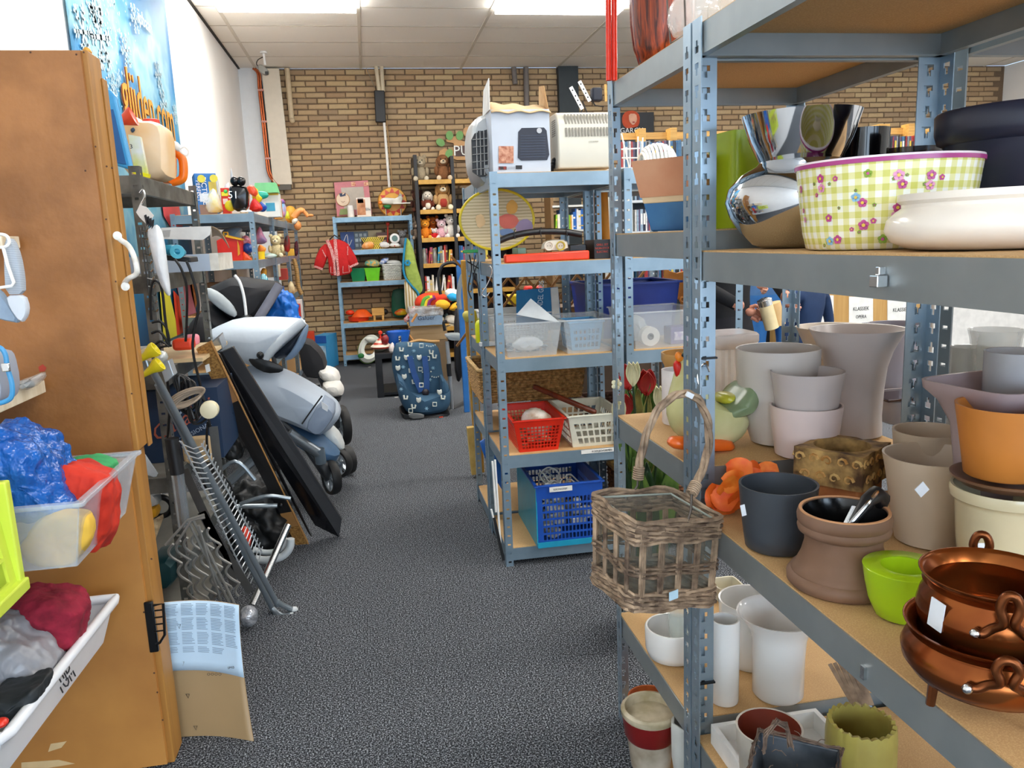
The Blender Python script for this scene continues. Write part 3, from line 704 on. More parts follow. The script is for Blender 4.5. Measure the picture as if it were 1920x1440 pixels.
c = U(1464, 1248, Y=p.y); text('€ 7,00', .0085, (c.x-.0, p.y-.0445, c.z), (PI/2, 0, .15), INK, o, 'pencilled_price', .0003)
pot('white_pot', 'round white pot behind the flared white vase', 'flowerpot', 1408, 1238, 1122, [(44,0),(52,.1),(58,.6),(60,1)], WG, Z=Z4, n=36)
pot('cream_box_pot', 'small cream square pot at the back of the white pots', 'flowerpot', 1362, 1120, 1092, [(22,0),(26,1)], mat('d9d2bb', .3), Z=Z4, sq=8, n=24)
# --- tier 5 bay A (z .05)
Z5 = .0535
p = U(1220, 1432, Z=Z5); k = K(p); h = .155
t = thing('enamel_pot', 'old cream pot with a wide dark red band, bottom shelf', 'flowerpot', p)
G().lathe([(36*k,0),(38*k,.02),(44*k,.55*h),(48*k,.56*h)], 36, p, cap=False).out('foot', mat('cfc6b6', .4, h2='9a8d78', sc=12), t)
G().lathe([(44*k,.5*h),(48*k,.56*h),(52*k,.86*h),(50*k,.87*h)], 36, p, cap=False).out('red_band', mat('7e1a1a', .3), t)
G().lathe([(50*k,.85*h),(54*k,.90*h),(54*k,.97*h),(51*k,h),(47*k,h),(45*k,.9*h),(38*k,.3*h),(.002,.25*h)], 36, p).out('rim', mat('d8ccb2', .45, h2='a89a78', sc=18), t)
pot('terracotta_pot', 'orange terracotta pot behind the red banded pot', 'flowerpot', 1218, 1366, 1306, [(28,0),(34,.5),(40,1)], mat('c96a2c', .8, h2='a8501c', sc=20), Y=1.84, zb=Z5)
pot('white_square_pot', 'white many-sided pot tucked against the upright, bottom shelf', 'flowerpot', 1288, 1440, 1352, [(20,0),(30,.5),(31,.95),(28,1)], mat('d9dcd8', .3), Y=1.56, zb=Z5, n=8)
# --- tier 4 bay B (z .285)
ZB4 = .2885
p0 = U(1330, 1345, Z=.345); p1 = U(1560, 1322, Z=.345)
g = G(); x0, x1, y0, y1, z0, z1 = .625, .86, 1.06, 1.385, ZB4, .332
tt = thing('white_tray', 'shallow white wooden tray on the lower shelf', 'tray', ((x0+x1)/2, (y0+y1)/2, z0))
G().box(x0, x1, y0, y1, z0, z0+.006).out('tray_floor', WHITE, tt, smooth=False)
for a in ((x0,x0+.01,y0,y1),(x1-.01,x1,y0,y1),(x0+.01,x1-.01,y0,y0+.01),(x0+.01,x1-.01,y1-.01,y1)): G().box(*a, z0+.006, z1).out('tray_side', WHITE, tt, smooth=False)
ZT = z0 + .0065
pot('two_tone_pot', 'cream pot with a red-brown inside standing in the white tray', 'flowerpot', 1440, 1475, 1362, [(44,0),(50,.02),(54,.60),(57,.62),(60,1)], mat('d8d2c6', .4), Y=1.22, n=36, inner=mat('7d3320', .5), zb=ZT)
o, p, k, h = pot('scalloped_pot', 'yellow-green wax-like pot with a scalloped rim', 'flowerpot', 1612, 1432, 1352, [(46,0),(54,.1),(62,.5),(61,.85),(58,1)], mat('b9ad58', .4, h2='a2924a', sc=10), Y=1.15, zb=ZB4, n=64, th=.007,
    fn=lambda r, z, a, j: (r*(1 + (.015*math.cos(a*22) if j in (3,4,5) else 0)), (.0028*math.cos(a*22) if j in (4,5) else 0)))
p = U(1490, 1440, Y=1.06); k = K(p); p.z = ZB4
t = thing('dark_basket_pot', 'square slate-coloured pot with dry raffia wound around its rim', 'planter', p)
h = U(1490, 1432, Y=1.06).z - ZB4; rt = .95
vs = []; fs = []
for r, z in ((60*k,0),(80*k,h),(74*k,h),(56*k,.02)):
    for i in range(4): a = rt + PI/4 + i*PI/2; vs.append(p + Vector((r*math.cos(a)*1.35, r*math.sin(a)*1.35, z)))
for j in range(3):
    for i in range(4): l = (i+1) % 4; fs.append((j*4+i, j*4+l, (j+1)*4+l, (j+1)*4+i))
fs += [(3,2,1,0), (12,13,14,15)]
G().add(vs, fs).out('pot_body', mat('2f363e', .5, h2='5a6067', sc=16), t, smooth=False, bev=.003)
RAF = mat('7f6a5a', .8, h2='5c4a3e', sc=60)
g = G()
cs = [vs[4+i] for i in range(4)]
for sd in range(4):
    a, b = cs[sd], cs[(sd+1) % 4]
    for q in range(7): g.tube([a.lerp(b, u/6) + Vector((random.uniform(-.004,.004), random.uniform(-.004,.004), random.uniform(-.003,.006))) for u in range(7)], .0011, 4)
a = cs[1] if cs[1].x < cs[3].x else cs[3]
hp = U(1452, 1380, Y=1.08)
for q in range(12):
    j = lambda s=.005: random.uniform(-s, s)
    g.tube([U(1432, 1410, Y=1.08)+Vector((j(),j(),j())), U(1434, 1376, Y=1.08)+Vector((j(),j(),j())), U(1455, 1352, Y=1.08)+Vector((j(),j(),j())), U(1474, 1362, Y=1.08)+Vector((j(),j(),j())), U(1484, 1400, Y=1.08)+Vector((j(),j(),j()))], .0012, 4)
for q in range(26):
    b = cs[random.randrange(4)].lerp(cs[random.randrange(4)], random.random()); d = Vector((random.uniform(-1,1), random.uniform(-1,1), random.uniform(-.6,1)))*.018
    g.tube([b, b + d*.6 + Vector((0,0,.004)), b + d], .0007, 4)
o = g.out('raffia', RAF, t)
# driftwood strips leaning behind
t = thing('twig_wreath', 'bundle of flat grey twigs leaning against the shelf back', 'wreath', U(1600, 1330, Y=1.30))
for i in range(6): G().bar(U(1556+i*9, 1245-i*2, Y=1.385), U(1600+i*7, 1322, Y=1.30), .008, .003, (.2,1,0)).out('twig', mat('b39a80', .8, h2='8a7460', sc=40), t, smooth=False)
G().bar(U(1592, 1262, Y=1.38), U(1632, 1330, Y=1.31), .012, .002, (.2,1,0)).out('blue_strip', mat('a9cfe8', .4), t, smooth=False)
p = U(1715, 1432, Y=1.02); p.z = ZB4
tag(G().box(p.x-.07, p.x+.10, .88, 1.03, ZB4, ZB4+.055).out('black_box', mat('15161a', .3), bev=.004), 'low black box at the right end of the lower shelf', 'box')
# orange flower head beside grey pot
c = U(1385, 948, Y=1.40); c.z = max(c.z, .80)
t = thing('artificial_flower', 'bright orange artificial flower lying beside the dark grey pot', 'flower', (c.x, c.y, .787))
OR2 = mat('ff9434', .6, h2='f26a10', sc=40); OR3 = mat('ea5410', .55, h2='f98028', sc=30)
OR = mat('f5701a', .55, h2='e04a08', sc=25)
pet = [(1345,930),(1372,915),(1362,950),(1395,892),(1380,905),(1405,925),(1420,885),(1440,888),(1386,940),(1372,965),(1395,965),(1408,900),(1402,985),(1385,1000),(1440,905),(1360,935),(1425,925),(1388,882),(1412,1000),(1375,985)]
for i, (a, b) in enumerate(pet):
    q = U(a, b, Y=1.385 + random.uniform(-.03, .02)); r = .025
    T = Matrix.Translation(q) @ Matrix.Rotation(random.uniform(-.7,.7), 4, 'Z') @ Matrix.Rotation(random.uniform(-.6,.6), 4, 'X') @ Matrix.Rotation(random.uniform(0, 6.28), 4, 'Y')
    def pf(u, v):
        x = (u-.5)*2*r*(.25 + .75*math.sin(PI*min(v*.9+.06, 1))**.6); z = (v-.5)*2*r*.95
        return T @ Vector((x, .0035*math.cos(u*PI*4)*v+.012*v*v + random.uniform(-.0012,.0012), z))
    G().sheet(pf, 5, 5).out('petal', (OR, OR2, OR3)[i % 3], t, ang=180)
# --- top of bay A: ribbed pot, wire lantern, red pole
ZT_ = 1.6915
p = U(1228, 118, Y=1.72); p.z = ZT_; k = K(p)
pot('ribbed_pot', 'large reddish-brown ribbed pot on top of the shelf', 'flowerpot', 1243, 100, -62, [(30,0),(44,.05),(54,.22),(59,.45),(60,.70),(60,.74),(68,.78),(70,.84),(69,.95),(72,1)], mat('a8451f', .2, h2='3a1712', sc=70, kind='grain'), Y=1.78, zb=ZT_, n=72, fn=lambda r, z, a, j: (r*(1 + (.012*math.cos(a*36) if j < 5 else 0)), 0))
p = U(1306, 62, Y=1.52); p.z = ZT_; 
t = thing('wire_lantern', 'glass bubble lantern in a thin square wire frame', 'lantern', p)
k = K(p)
G().lathe([(.02,.002),(.045,.012),(.056,.035),(.054,.058),(.038,.085),(.030,.10),(.030,.125),(.028,.125),(.028,.10),(.036,.084),(.052,.057),(.054,.035),(.043,.014),(.002,.004)], 32, p).out('glass_bubble', mat('f3efe9', .02, alpha=.28, spec=1), t)
g = G(); w = .05; WR = mat('5b534c', .35, .8)
for sx, sy in ((-1,-1),(1,-1),(1,1),(-1,1)): g.tube([p+Vector((sx*w*.75, sy*w*.75, .002)), p+Vector((sx*w, sy*w, .2))], .0017, 6)
for f, z in ((.75,.003),(1,.2)): g.tube([p+Vector((sx*w*f, sy*w*f, z)) for sx, sy in ((-1,-1),(1,-1),(1,1),(-1,1))], .0017, 6, closed=True)
g.out('wire_frame', WR, t)
p = U(1400, 25, Y=1.36); p.z = 1.6935
pot('glass_candle_jar', 'clear glass jar with a copper band on the top shelf', 'jar', 1392, 30, -40, [(36,0),(42,.1),(46,.5),(44,1)], mat('efe6da', .04, alpha=.35), Y=1.37, zb=1.6935)
t = thing('red_pole', 'shiny red plastic tube standing upright on the shelf corner', 'pole', (.635, 1.90, 1.6915))
a = U(1147, 165, Y=1.90)
for i, dx in enumerate((-.007, .007)): G().tube([(a.x+dx, 1.90, 1.6915), (U(1146, 0, Y=1.90).x+dx+.004, 1.90, 2.15)], .0068, 12).out('tube', mat('e8331a', .15, var=.04), t)
# --- willow basket on an S-hook
WIL = mat('b79c80', .75, h2='6f5b49', sc=30, bump=.5); WIL2 = mat('8f7862', .8, h2='513f32', sc=45, bump=.5)
Lr, Fr, Rr, Br = U(1106,925,Y=1.35), U(1188,985,Y=1.20), U(1360,975,Y=1.30), U(1262,918,Y=1.42)
Lb, Fb, Rb, Bb = U(1106,1085,Y=1.34), U(1184,1150,Y=1.20), U(1344,1132,Y=1.29), U(1262,1070,Y=1.41)
t = thing('willow_basket', 'grey willow basket with arched handle, hanging from a hook on the upright', 'basket', (Fb + Bb)/2)
TOPC = [Lr, Fr, Rr, Br]; BOTC = [Lb, Fb, Rb, Bb]; cen = sum(TOPC, Vector())/4
def side(i, u, f):                                # f: 0 top .. 1 bottom
    a = TOPC[i].lerp(TOPC[(i+1) % 4], u); b = BOTC[i].lerp(BOTC[(i+1) % 4], u); return a.lerp(b, f)
def band(name, f0, f1, ns, r, m):
    g = G()
    for s in range(ns):
        f = f0 + (f1-f0)*s/max(ns-1, 1); pts = []
        for i in range(4):
            n_ = (TOPC[(i+1) % 4] - TOPC[i]).cross(Vector((0,0,1))).normalized()
            for j in range(9):
                u = j/9; ph = (i*9+j)*PI/2 + s*PI*.8
                pts.append(side(i, u, f + .025*math.cos(ph*.77 + s)) + n_*(.0042*math.sin(ph)))
        pts2 = []
        for j in range(len(pts)):                 # round the corners a little
            pts2.append((pts[j-1] + pts[j]*2 + pts[(j+1) % len(pts)])/4)
        g.tube(pts2, r*random.uniform(.85, 1.15), 5, closed=True)
    return g.out(name, m, t)
band('rim_weave', -.02, .22, 10, .0036, WIL); band('rim_under_weave', .02, .19, 6, .0038, WIL2)
band('middle_weave', .50, .60, 5, .0030, WIL2); band('foot_weave', .80, 1.0, 9, .0035, WIL); band('foot_under_weave', .83, .98, 5, .0038, WIL2)
for i in range(4):
    for q in range(5 if i in (1, 3) else 4):
        u = (q+.5)/(5 if i in (1, 3) else 4)
        g = G()
        for d in (-.018, .018, .0): g.tube([side(i, u+d, .02), side(i, u+d*1.2, .5) , side(i, u+d*.8, .98)], .0029, 5)
        g.out('stake', WIL2 if q % 2 else WIL, t)
g = G().add([p_ + Vector((0,0,.003)) for p_ in BOTC], [(0,1,2,3)]).out('base_board', WIL2, t, smooth=False, solid=.004)
hp = [(1196,897,1.385),(1199,870,1.385),(1210,822,1.385),(1230,774,1.385),(1260,745,1.38),(1288,738,1.375),(1312,753,1.365),(1328,795,1.35),(1327,845,1.32),(1312,892,1.28),(1297,925,1.255)]
hw = [U(a, b, Y=c) for a, b, c in hp]
hs = cat(hw, 6)
for s in range(3):
    pts = []
    for i, q in enumerate(hs):
        a = i*.35 + s*2*PI/3; d = (hs[min(i+1, len(hs)-1)] - hs[max(i-1, 0)]).normalized(); e = d.cross(Vector((0,1,0))).normalized(); f = Vector((0,1,0))
        pts.append(q + (e*math.cos(a) + f*math.sin(a))*.0045)
    G().tube(pts, .0042, 7).out('handle_strand', WIL, t)
for e in (0, -1):
    c = hw[e]; d = (hw[1]-hw[0]).normalized() if e == 0 else (hw[-2]-hw[-1]).normalized()
    g = G()
    for j in range(6):
        cc = c + d*(j*.0042); x = d.cross(Vector((0,1,0))).normalized(); y = d.cross(x)
        g.tube([cc + (x*math.cos(a)+y*math.sin(a))*.0095 for a in [2*PI*i/10 for i in range(10)]], .0020, 5, closed=True)
    g.out('handle_binding', WIL, t)
    tgt = side(3, .5, .02) if e == 0 else side(1, .55, .05)
    G().tube([c, c.lerp(tgt, .5)+Vector((.004,0,0)), tgt], .0022, 6).out('wire_loop', mat('6b625a', .4, .6), t)
ins = []
gl = thing('glass_insert', 'clear square glass liner inside the willow basket', 'glass container', (Fb+Bb)/2 + Vector((0,0,.008)))
TI = [cen + (q-cen)*.86 + Vector((0,0,-.004)) for q in TOPC]; cb_ = sum(BOTC, Vector())/4; BI = [cb_ + (q-cb_)*.84 + Vector((0,0,.012)) for q in BOTC]
G().add(BI + TI, [(0,1,5,4),(1,2,6,5),(2,3,7,6),(3,0,4,7),(0,3,2,1)]).out('glass_wall', mat('b4b8ac', .03, alpha=.10, spec=1), gl, smooth=False, solid=.003)
G().tube(TI, .0022, 6, closed=True).out('glass_rim', mat('cfd8cc', .05, alpha=.7, spec=1), gl)
c = U(1263, 1116, Y=1.225); G().cb((0,0,0), (.021,.0012,.016), Matrix.Translation(c)@Matrix.Rotation(.4,4,'Z')).out('price_sticker', mat('bfe0f2', .5), t, smooth=False)
hk = [(1330,697,1.40),(1322,682,1.40),(1312,690,1.40),(1308,710,1.395),(1313,728,1.39),(1312,742,1.385),(1302,748,1.38),(1294,742,1.378)]
tag(G().tube(cat([U(a,b,Y=c) for a,b,c in hk]), .0022, 6).out('s_hook', CHROME), 'bright steel S-hook carrying the willow basket', 'hook')
c = U(1293, 741, Y=1.362); tag(G().cb((0,0,0),(.014,.008,.010),Matrix.Translation(c)@Matrix.Rotation(.5,4,'Y')).out('handle_tag', STK, bev=.001), 'small white tag tied round the willow handle', 'tag')
c = U(1155, 720, Y=1.925); t = thing('mini_daisy', 'tiny cream artificial flower tucked in a slot of the far upright', 'flower', c)
for i in range(5): a = i*1.257; G().ball(c+Vector((math.cos(a)*.009,-.004,math.sin(a)*.009)), (.006,.003,.006), 8, 6).out('petal', mat('efe9c4', .6), t)
G().ball(c+Vector((0,-.007,0)), .004, 8, 6).out('centre', mat('d8c86a', .6), t)
# ================= middle shelves =================
TR = lambda h='dfe6ea', a=.26: mat(h, .25, var=.03, alpha=a)
def tub(name, label, cat, x0, x1, y0, y1, z0, h, m, th=.003, flare=.02, rim=.008, group=None, holes=None, kind='tub', rows=0, cols=0, slant=0, rz=0, handle=False):
    """open plastic container; optional perforated walls built as real bars"""
    cx, cy = (x0+x1)/2, (y0+y1)/2
    t = thing(name, label, cat, (cx, cy, z0), group=group)
    a0, b0 = (x1-x0)/2-flare, (y1-y0)/2-flare; a1, b1 = (x1-x0)/2, (y1-y0)/2
    c = Vector((cx, cy, z0))
    T = Matrix.Translation(c) @ Matrix.Rotation(rz, 4, 'Z')
    def cor(f):
        a = a0+(a1-a0)*f; b = b0+(b1-b0)*f
        return [T @ Vector(q) for q in ((-a,-b,h*f),(a,-b,h*f),(a,b,h*f),(-a,b,h*f))]
    bo, to = cor(0), cor(1)
    G().add(bo, [(0,3,2,1)]).out('floor_panel', m, t, smooth=False, solid=th)
    for i in range(4):
        j = (i+1) % 4; g = G()
        if not rows:
            g.add([bo[i], bo[j], to[j], to[i]], [(0,1,2,3)])
        else:
            def w(u, f): return bo[i].lerp(bo[j], u).lerp(to[i].lerp(to[j], u), f)
            nc = cols if i % 2 == 0 else max(3, int(cols*b1/a1)); us = [0, .07] ; st = .86/nc
            for q in range(nc): us += [.07+st*(q+.28), .07+st*(q+1)]
            us.append(1); fs_ = [0, .10]
            for q in range(rows): fs_ += [.10+.72/rows*(q+.72), .10+.72/rows*(q+1)]
            fs_.append(1)
            vs = [w(min(max(u + (slant*(f-.5) if 0 < u < 1 else 0), 0), 1), f) for f in fs_ for u in us]; n = len(us); ff = []
            for r in range(len(fs_)-1):
                hole_r = 1 <= r <= 2*rows-0 and (r % 2 == 1)
                for q in range(n-1):
                    if hole_r and q >= 2 and q % 2 == 0 and q < n-1 - (0): continue
                    ff.append((r*n+q, r*n+q+1, (r+1)*n+q+1, (r+1)*n+q))
            g.add(vs, ff)
        g.out('side_panel', m, t, smooth=False, solid=th)
    g = G(); o_ = [c + (q-c)*1.0 for q in to]
    e = rim
    for i in range(4): g.bar(to[i] + (to[i]-to[(i+1) % 4]).normalized()*e, to[(i+1) % 4] + (to[(i+1) % 4]-to[i]).normalized()*e, e*1.6, e*.8)
    g.out('rim', m, t, smooth=False, bev=.0015)
    return t
ZM = [z + .003 for z in MC]
# ---- on top: carrier, carton, convector
t = thing('pet_carrier', 'grey and white plastic pet carrier with a black wire door', 'pet carrier', (.50, 3.32, ZM[0]))
Yp = 3.20
g = G().puff([(880,235),(895,222),(925,219),(945,225),(948,330),(920,352),(895,345),(880,318),(876,270)], 3.34, .16, p=6, rings=9); g.out('shell', mat('c9cccd', .3), t)
g = G().puff([(878,310),(884,300),(946,300),(946,345),(910,356),(890,345)], 3.33, .165, p=6); g.out('lower_shell', mat('9aa0a4', .35), t)
g = G().slab([(884,262),(890,250),(922,240),(928,250),(928,330),(900,332),(886,322)], 3.172, .01); g.out('door_backing', mat('1a1b1d', .5), t, smooth=False)
g = G()
for x in (893, 900, 907, 914, 921): g.tube([U(x, 248-(x-893)*.3, Y=3.165), U(x+2, 328, Y=3.165)], .0016, 5)
for y in (262, 276, 290, 304, 318): g.tube([U(886, y, Y=3.163), U(927, y-4, Y=3.163)], .0016, 5)
g.out('wire_door', mat('c9ccce', .3, .8), t)
G().cb(U(903, 247, Y=3.17), (.03,.006,.006)).out('vent_slot', BLACK, t, smooth=False)
a = U(925, 322, Y=3.06); b = U(1033, 320, Y=3.06)
x0, x1 = a.x, b.x; z0 = ZM[0]; z1 = U(980, 205, Y=3.06).z
t = thing('heater_carton', 'white carton printed with a dark fan heater, flaps torn open', 'box', ((x0+x1)/2, 3.16, z0))
CB = mat('c79f6d', .8, h2='b58a58', sc=20)
G().box(x0, x1, 3.06, 3.26, z0, z1).out('carton', mat('c2cad6', .5, var=.03), t, smooth=False)
G().add([Vector((x0-.004,3.06,z1)), Vector((x0-.004,3.24,z1)), Vector((x0+.004,3.24,z1+.10)), Vector((x0+.0,3.07,z1+.115))], [(0,1,2,3)]).out('upright_flap', mat('e6e4df', .7), t, smooth=False, solid=.003)
G().add([Vector((x1,3.07,z1)), Vector((x1,3.24,z1)), Vector((x1+.004,3.24,z1+.115)), Vector((x1-.01,3.09,z1+.09))], [(0,1,2,3)]).out('upright_flap', CB, t, smooth=False, solid=.003)
def pf(u, v): return Vector((x0 + (x1-x0)*u*1.02, 3.045 + .10*v, z1 - .012 + .05*v*(1-.3*u) + .004*math.sin(u*17)))
G().sheet(pf, 14, 4).out('torn_flap', mat('e3c396', .8), t, solid=.003)
G().slab([(972,247),(978,240),(1020,239),(1025,245),(1030,290),(1026,300),(977,301),(971,296)], 3.057, .002).out('heater_print', mat('1d2436', .5), t, smooth=False)
for i in range(9): G().slab([(976,254+i*5),(1023,253+i*5),(1023,254.2+i*5),(976,255.2+i*5)], 3.0555, .001).out('grille_print', mat('394258', .5), t, smooth=False)
c = U(1011, 245, Y=3.055); G().lathe([(.010,0),(.010,.002)], 16, c, T=Matrix.Translation(c)@Matrix.Rotation(PI/2,4,'X')@Matrix.Translation(-c)).out('dial_print', mat('b9bcc2', .4), t)
G().slab([(935,274),(963,274),(963,306),(935,306)], 3.057, .002).out('room_photo_print', mat('d6a184', .6, h2='a0583c', sc=60), t, smooth=False)
G().slab([(935,312),(950,312),(950,318),(935,318)], 3.057, .002).out('swatch_print', mat('a3352a', .6, h2='2a2a2a', sc=90), t, smooth=False)
G().slab([(967,310),(979,310),(979,317),(967,317)], 3.057, .002).out('icon_print', INK, t, smooth=False)
c = U(958, 314, Y=3.056); text('2000W', .012, (c.x, 3.0565, c.z), (PI/2,0,0), mat('b7bcc4', .5), t)
# convector heater
t = thing('convector_heater', 'cream-white convector heater with two rows of top slots', 'heater', (.82, 3.16, ZM[0]))
HW = mat('d3cfc0', .3, var=.02); xa = U(1047, 318, Y=3.07).x; xb = .97; zt = U(1090, 208, Y=3.07).z; zb_ = ZM[0]
pr = [(3.07,zb_+.01),(3.062,zb_+.06),(3.066,zt-.05),(3.085,zt-.012),(3.11,zt),(3.20,zt),(3.215,zt-.01),(3.215,zb_+.01)]
G().prism(pr, 'x', xa, xb).out('casing', HW, t, bev=.006)
g = G()
for r, (za, zc) in enumerate(((zt-.095, zt-.062), (zt-.048, zt-.010))):
    for i in range(15):
        x = xa + .035 + i*.0125; y = 3.064 if r == 0 else 3.070
        g.add([Vector((x-.0035, y-.003+(.0 if r == 0 else .0), za)), Vector((x+.0035, y-.003, za)), Vector((x+.0015, y+(.0 if r==0 else .010)-.003, zc)), Vector((x-.0055, y+(.0 if r==0 else .010)-.003, zc))], [(0,1,2,3)])
g.out('vent_slot', mat('8f8a80', .6), t, smooth=False, solid=.001)
g = G()
for i in range(8): g.box(xa-.001, xa+.001, 3.10, 3.16, zt-.03-i*.008, zt-.026-i*.008)
g.out('side_vent', mat('8f8a80', .6), t, smooth=False)
c = U(1113, 265, Y=3.06); text('CONVECTION', .006, (c.x, 3.0605, c.z), (PI/2,0,0), mat('a09c92', .5), t)
for i in range(4): G().ball(Vector((xa-.012+.004*i, 3.14, ZM[0]+.012+i*.012)), (.008,.03,.012), 8, 6).out('cord_coil', BLACK, t)
# metal brackets and clip stand
t = thing('bracket_stand', 'two white perforated metal strips standing in a black wire stand', 'bracket', (.95, 3.30, ZM[0]))
for (a, b, c, d) in ((1070,163,1092,205), (1086,152,1106,190)):
    G().bar(U(a,b,Y=3.30), U(c,d,Y=3.30), .016, .003, (0,1,0)).out('perforated_strip', mat('e4e4e2', .3, .3), t, smooth=False, bev=.001)
    g = G()
    for f in (.15,.4,.6,.8): q = U(a,b,Y=3.30).lerp(U(c,d,Y=3.30), f); g.ball(q+Vector((0,-.002,0)), (.0035,.002,.0035), 8, 4)
    g.out('screw_hole', BLACK, t)
g = G(); 
for P_ in ([(1092,205),(1080,232),(1076,245)], [(1092,190),(1100,210),(1115,245)], [(1106,182),(1116,198),(1132,200)], [(1076,245),(1130,240)], [(1090,215),(1134,212)]): g.tube([U(a,b,Y=3.31) for a, b in P_], .003, 6)
g.tube([U(1076,245,Y=3.31), Vector((U(1076,300,Y=3.31).x, 3.31, ZM[0]))], .003, 6); g.out('wire_stand', BLACK, t)
G().cb(U(1118, 178, Y=3.32), (.045,.04,.055)).out('black_cup', mat('1b2030', .6), t, bev=.008)
G().bar(U(1135,158,Y=3.32), U(1136,190,Y=3.32), .010, .005, (0,1,0)).out('wooden_tag', WOODL, t, smooth=False)
# white ribbed dome (juicer / fan cover)
c = U(1232, 303, Y=3.16); c.z = ZM[0]
t = thing('ribbed_dome', 'white ribbed dome lid on a pale blue plate, top of the far unit', 'lid', c); k = K(c)
R_ = 36*k
G().lathe([(R_*.55,0),(R_*1.0,.010),(R_*1.02,.022),(R_*.9,.022)], 32, c).out('plate', mat('b9cdd0', .3), t)
for i in range(11):
    a = -1.25 + i*.25; rr = R_*.92*math.cos(a*.5)
    pts = [c + Vector((R_*.86*math.sin(a)*1.0, 0, .02)) + Vector((0, R_*.8*math.cos(b)*math.cos(a*.6), max(.085*math.sin(b)*math.cos(a*.75), 0))) for b in [PI*j/10 for j in range(11)]]
    G().tube(pts, .0062, 6).out('rib', mat('f7f7f5', .4), t)
t = thing('wire_easel', 'small white wire rack beside the ribbed dome', 'rack', U(1180, 316, Y=3.2))
g = G()
for P_ in ([(1165,250),(1180,316)], [(1165,280),(1200,278)], [(1196,256),(1196,316)], [(1166,296),(1205,296)], [(1205,258),(1205,316)]): g.tube([U(a,b,Y=3.2) for a, b in P_], .003, 6)
g.out('wire', WHITE, t)
# ---- tier 1.237
z = ZM[1]
t = thing('cushion_hoop', 'round pop-up screen with yellow edge and pastel print', 'hoop', (.56, 3.44, z))
c = U(932, 412, Y=3.38); k = K(c); RX_, RZ_ = 70*k, 55*k
ell = [c + Vector((RX_*math.cos(a), 0, RZ_*math.sin(a))) for a in [2*PI*i/40 for i in range(40)]]
G().add(ell, [tuple(range(40))]).out('fabric', mat('e9d9b4', .7, h2='cbb98f', sc=24, kind='wavez', alpha=.92), t, smooth=False, solid=.004)
G().tube(ell, .006, 8, closed=True).out('edge_ring', mat('e8cf2e', .4), t)
for (pp, h_) in (([(932,408),(950,400),(968,404),(975,418),(960,430),(940,428)], 'e6796a'), ([(948,385),(960,372),(972,384),(968,400),(952,402)], 'edb35c'), ([(965,420),(985,408),(1000,418),(998,440),(970,442)], 'a493b5'), ([(935,430),(960,428),(966,440),(940,444)], '7f9cc9'), ([(890,405),(905,400),(912,420),(896,430)], 'eccb9a')):
    G().puff(pp, 3.374, .002).out('pastel_print', mat(h_, .8), t)
def curvebar(P_, Y, r, n=10): return G().tube(cat([U(a, b, Y=Y) for a, b in P_]), r, n)
o = curvebar([(935,452),(955,444),(985,437),(1020,434),(1060,435),(1090,440)], 3.12, .013).out('bicycle_mudguard', mat('1e1e20', .35)); tag(o, 'long black curved plastic tube strapped with cable ties', 'tube')
for x, y in ((966,434),(1015,430),(1064,429)): curvebar([(x,y+14),(x-2,y+2),(x,y-4)], 3.10, .002, 5).out('tie', BLACK, o)
tag(G().prism([(.52,z+.0),(.86,z+.0),(.86,z+.036),(.52,z+.032)], 'y', 3.06, 3.10).out('orange_bar', mat('e4411c', .35), bev=.006), 'orange-red flat plastic bar lying along the shelf front', 'bar')
tag(G().box(.585,.63,3.16,3.30,z,z+.03).box(.59,.625,3.165,3.29,z+.03,z+.055).out('green_case', mat('6d8f7f', .4), bev=.003), 'grey-green flat case behind the orange bar', 'case')
t = thing('double_socket', 'cream double wall socket unit with a yellow ring', 'socket', (.68, 3.15, z))
SO = mat('e9e2d0', .35)
G().puff([(1015,470),(1018,456),(1030,449),(1062,449),(1064,470)], 3.155, .03, p=6).out('housing', SO, t)
for i, x in enumerate((1029, 1051)):
    c = U(x, 461, Y=3.122); T = Matrix.Translation(c) @ Matrix.Rotation(PI/2, 4, 'X')
    G().lathe([(.017,0),(.019,.004),(.015,.004),(.013,0)], 24, T=T, ring=True).out('socket_ring', mat('c9b23a', .4) if i else SO, t)
    g = G(); [g.ball(c + Vector((d,-.002,0)), (.002,.001,.002), 6, 4) for d in (-.005,.005)]; g.out('pin_hole', BLACK, t)
tag(G().box(.80,.87,3.14,3.24,z,z+.06).out('black_cube', mat('1c1a1c', .3), bev=.004), 'black cube-shaped appliance behind the orange bar', 'appliance')
t = thing('black_carton', 'black carton with small red lettering beside the upright', 'box', (.935, 3.15, z))
G().box(.885, .965, 3.08, 3.22, z, z+.075).out('carton', mat('191516', .4), t, smooth=False)
for i, s_ in enumerate(('GRILL SET', 'NON-STICK', 'ELECTRIC')): text(s_, .011, (.918, 3.079, z+.055-i*.014), (PI/2,0,0), mat('c8402c', .5), t)
tag(G().prism([(.92,.0),(.99,.0),(1.0,.02),(.98,.05),(.93,.055)], 'y', 3.2, 3.32).out('x', WOODL), 'x', 'x'); bpy.data.objects.remove(bpy.data.objects['x'])
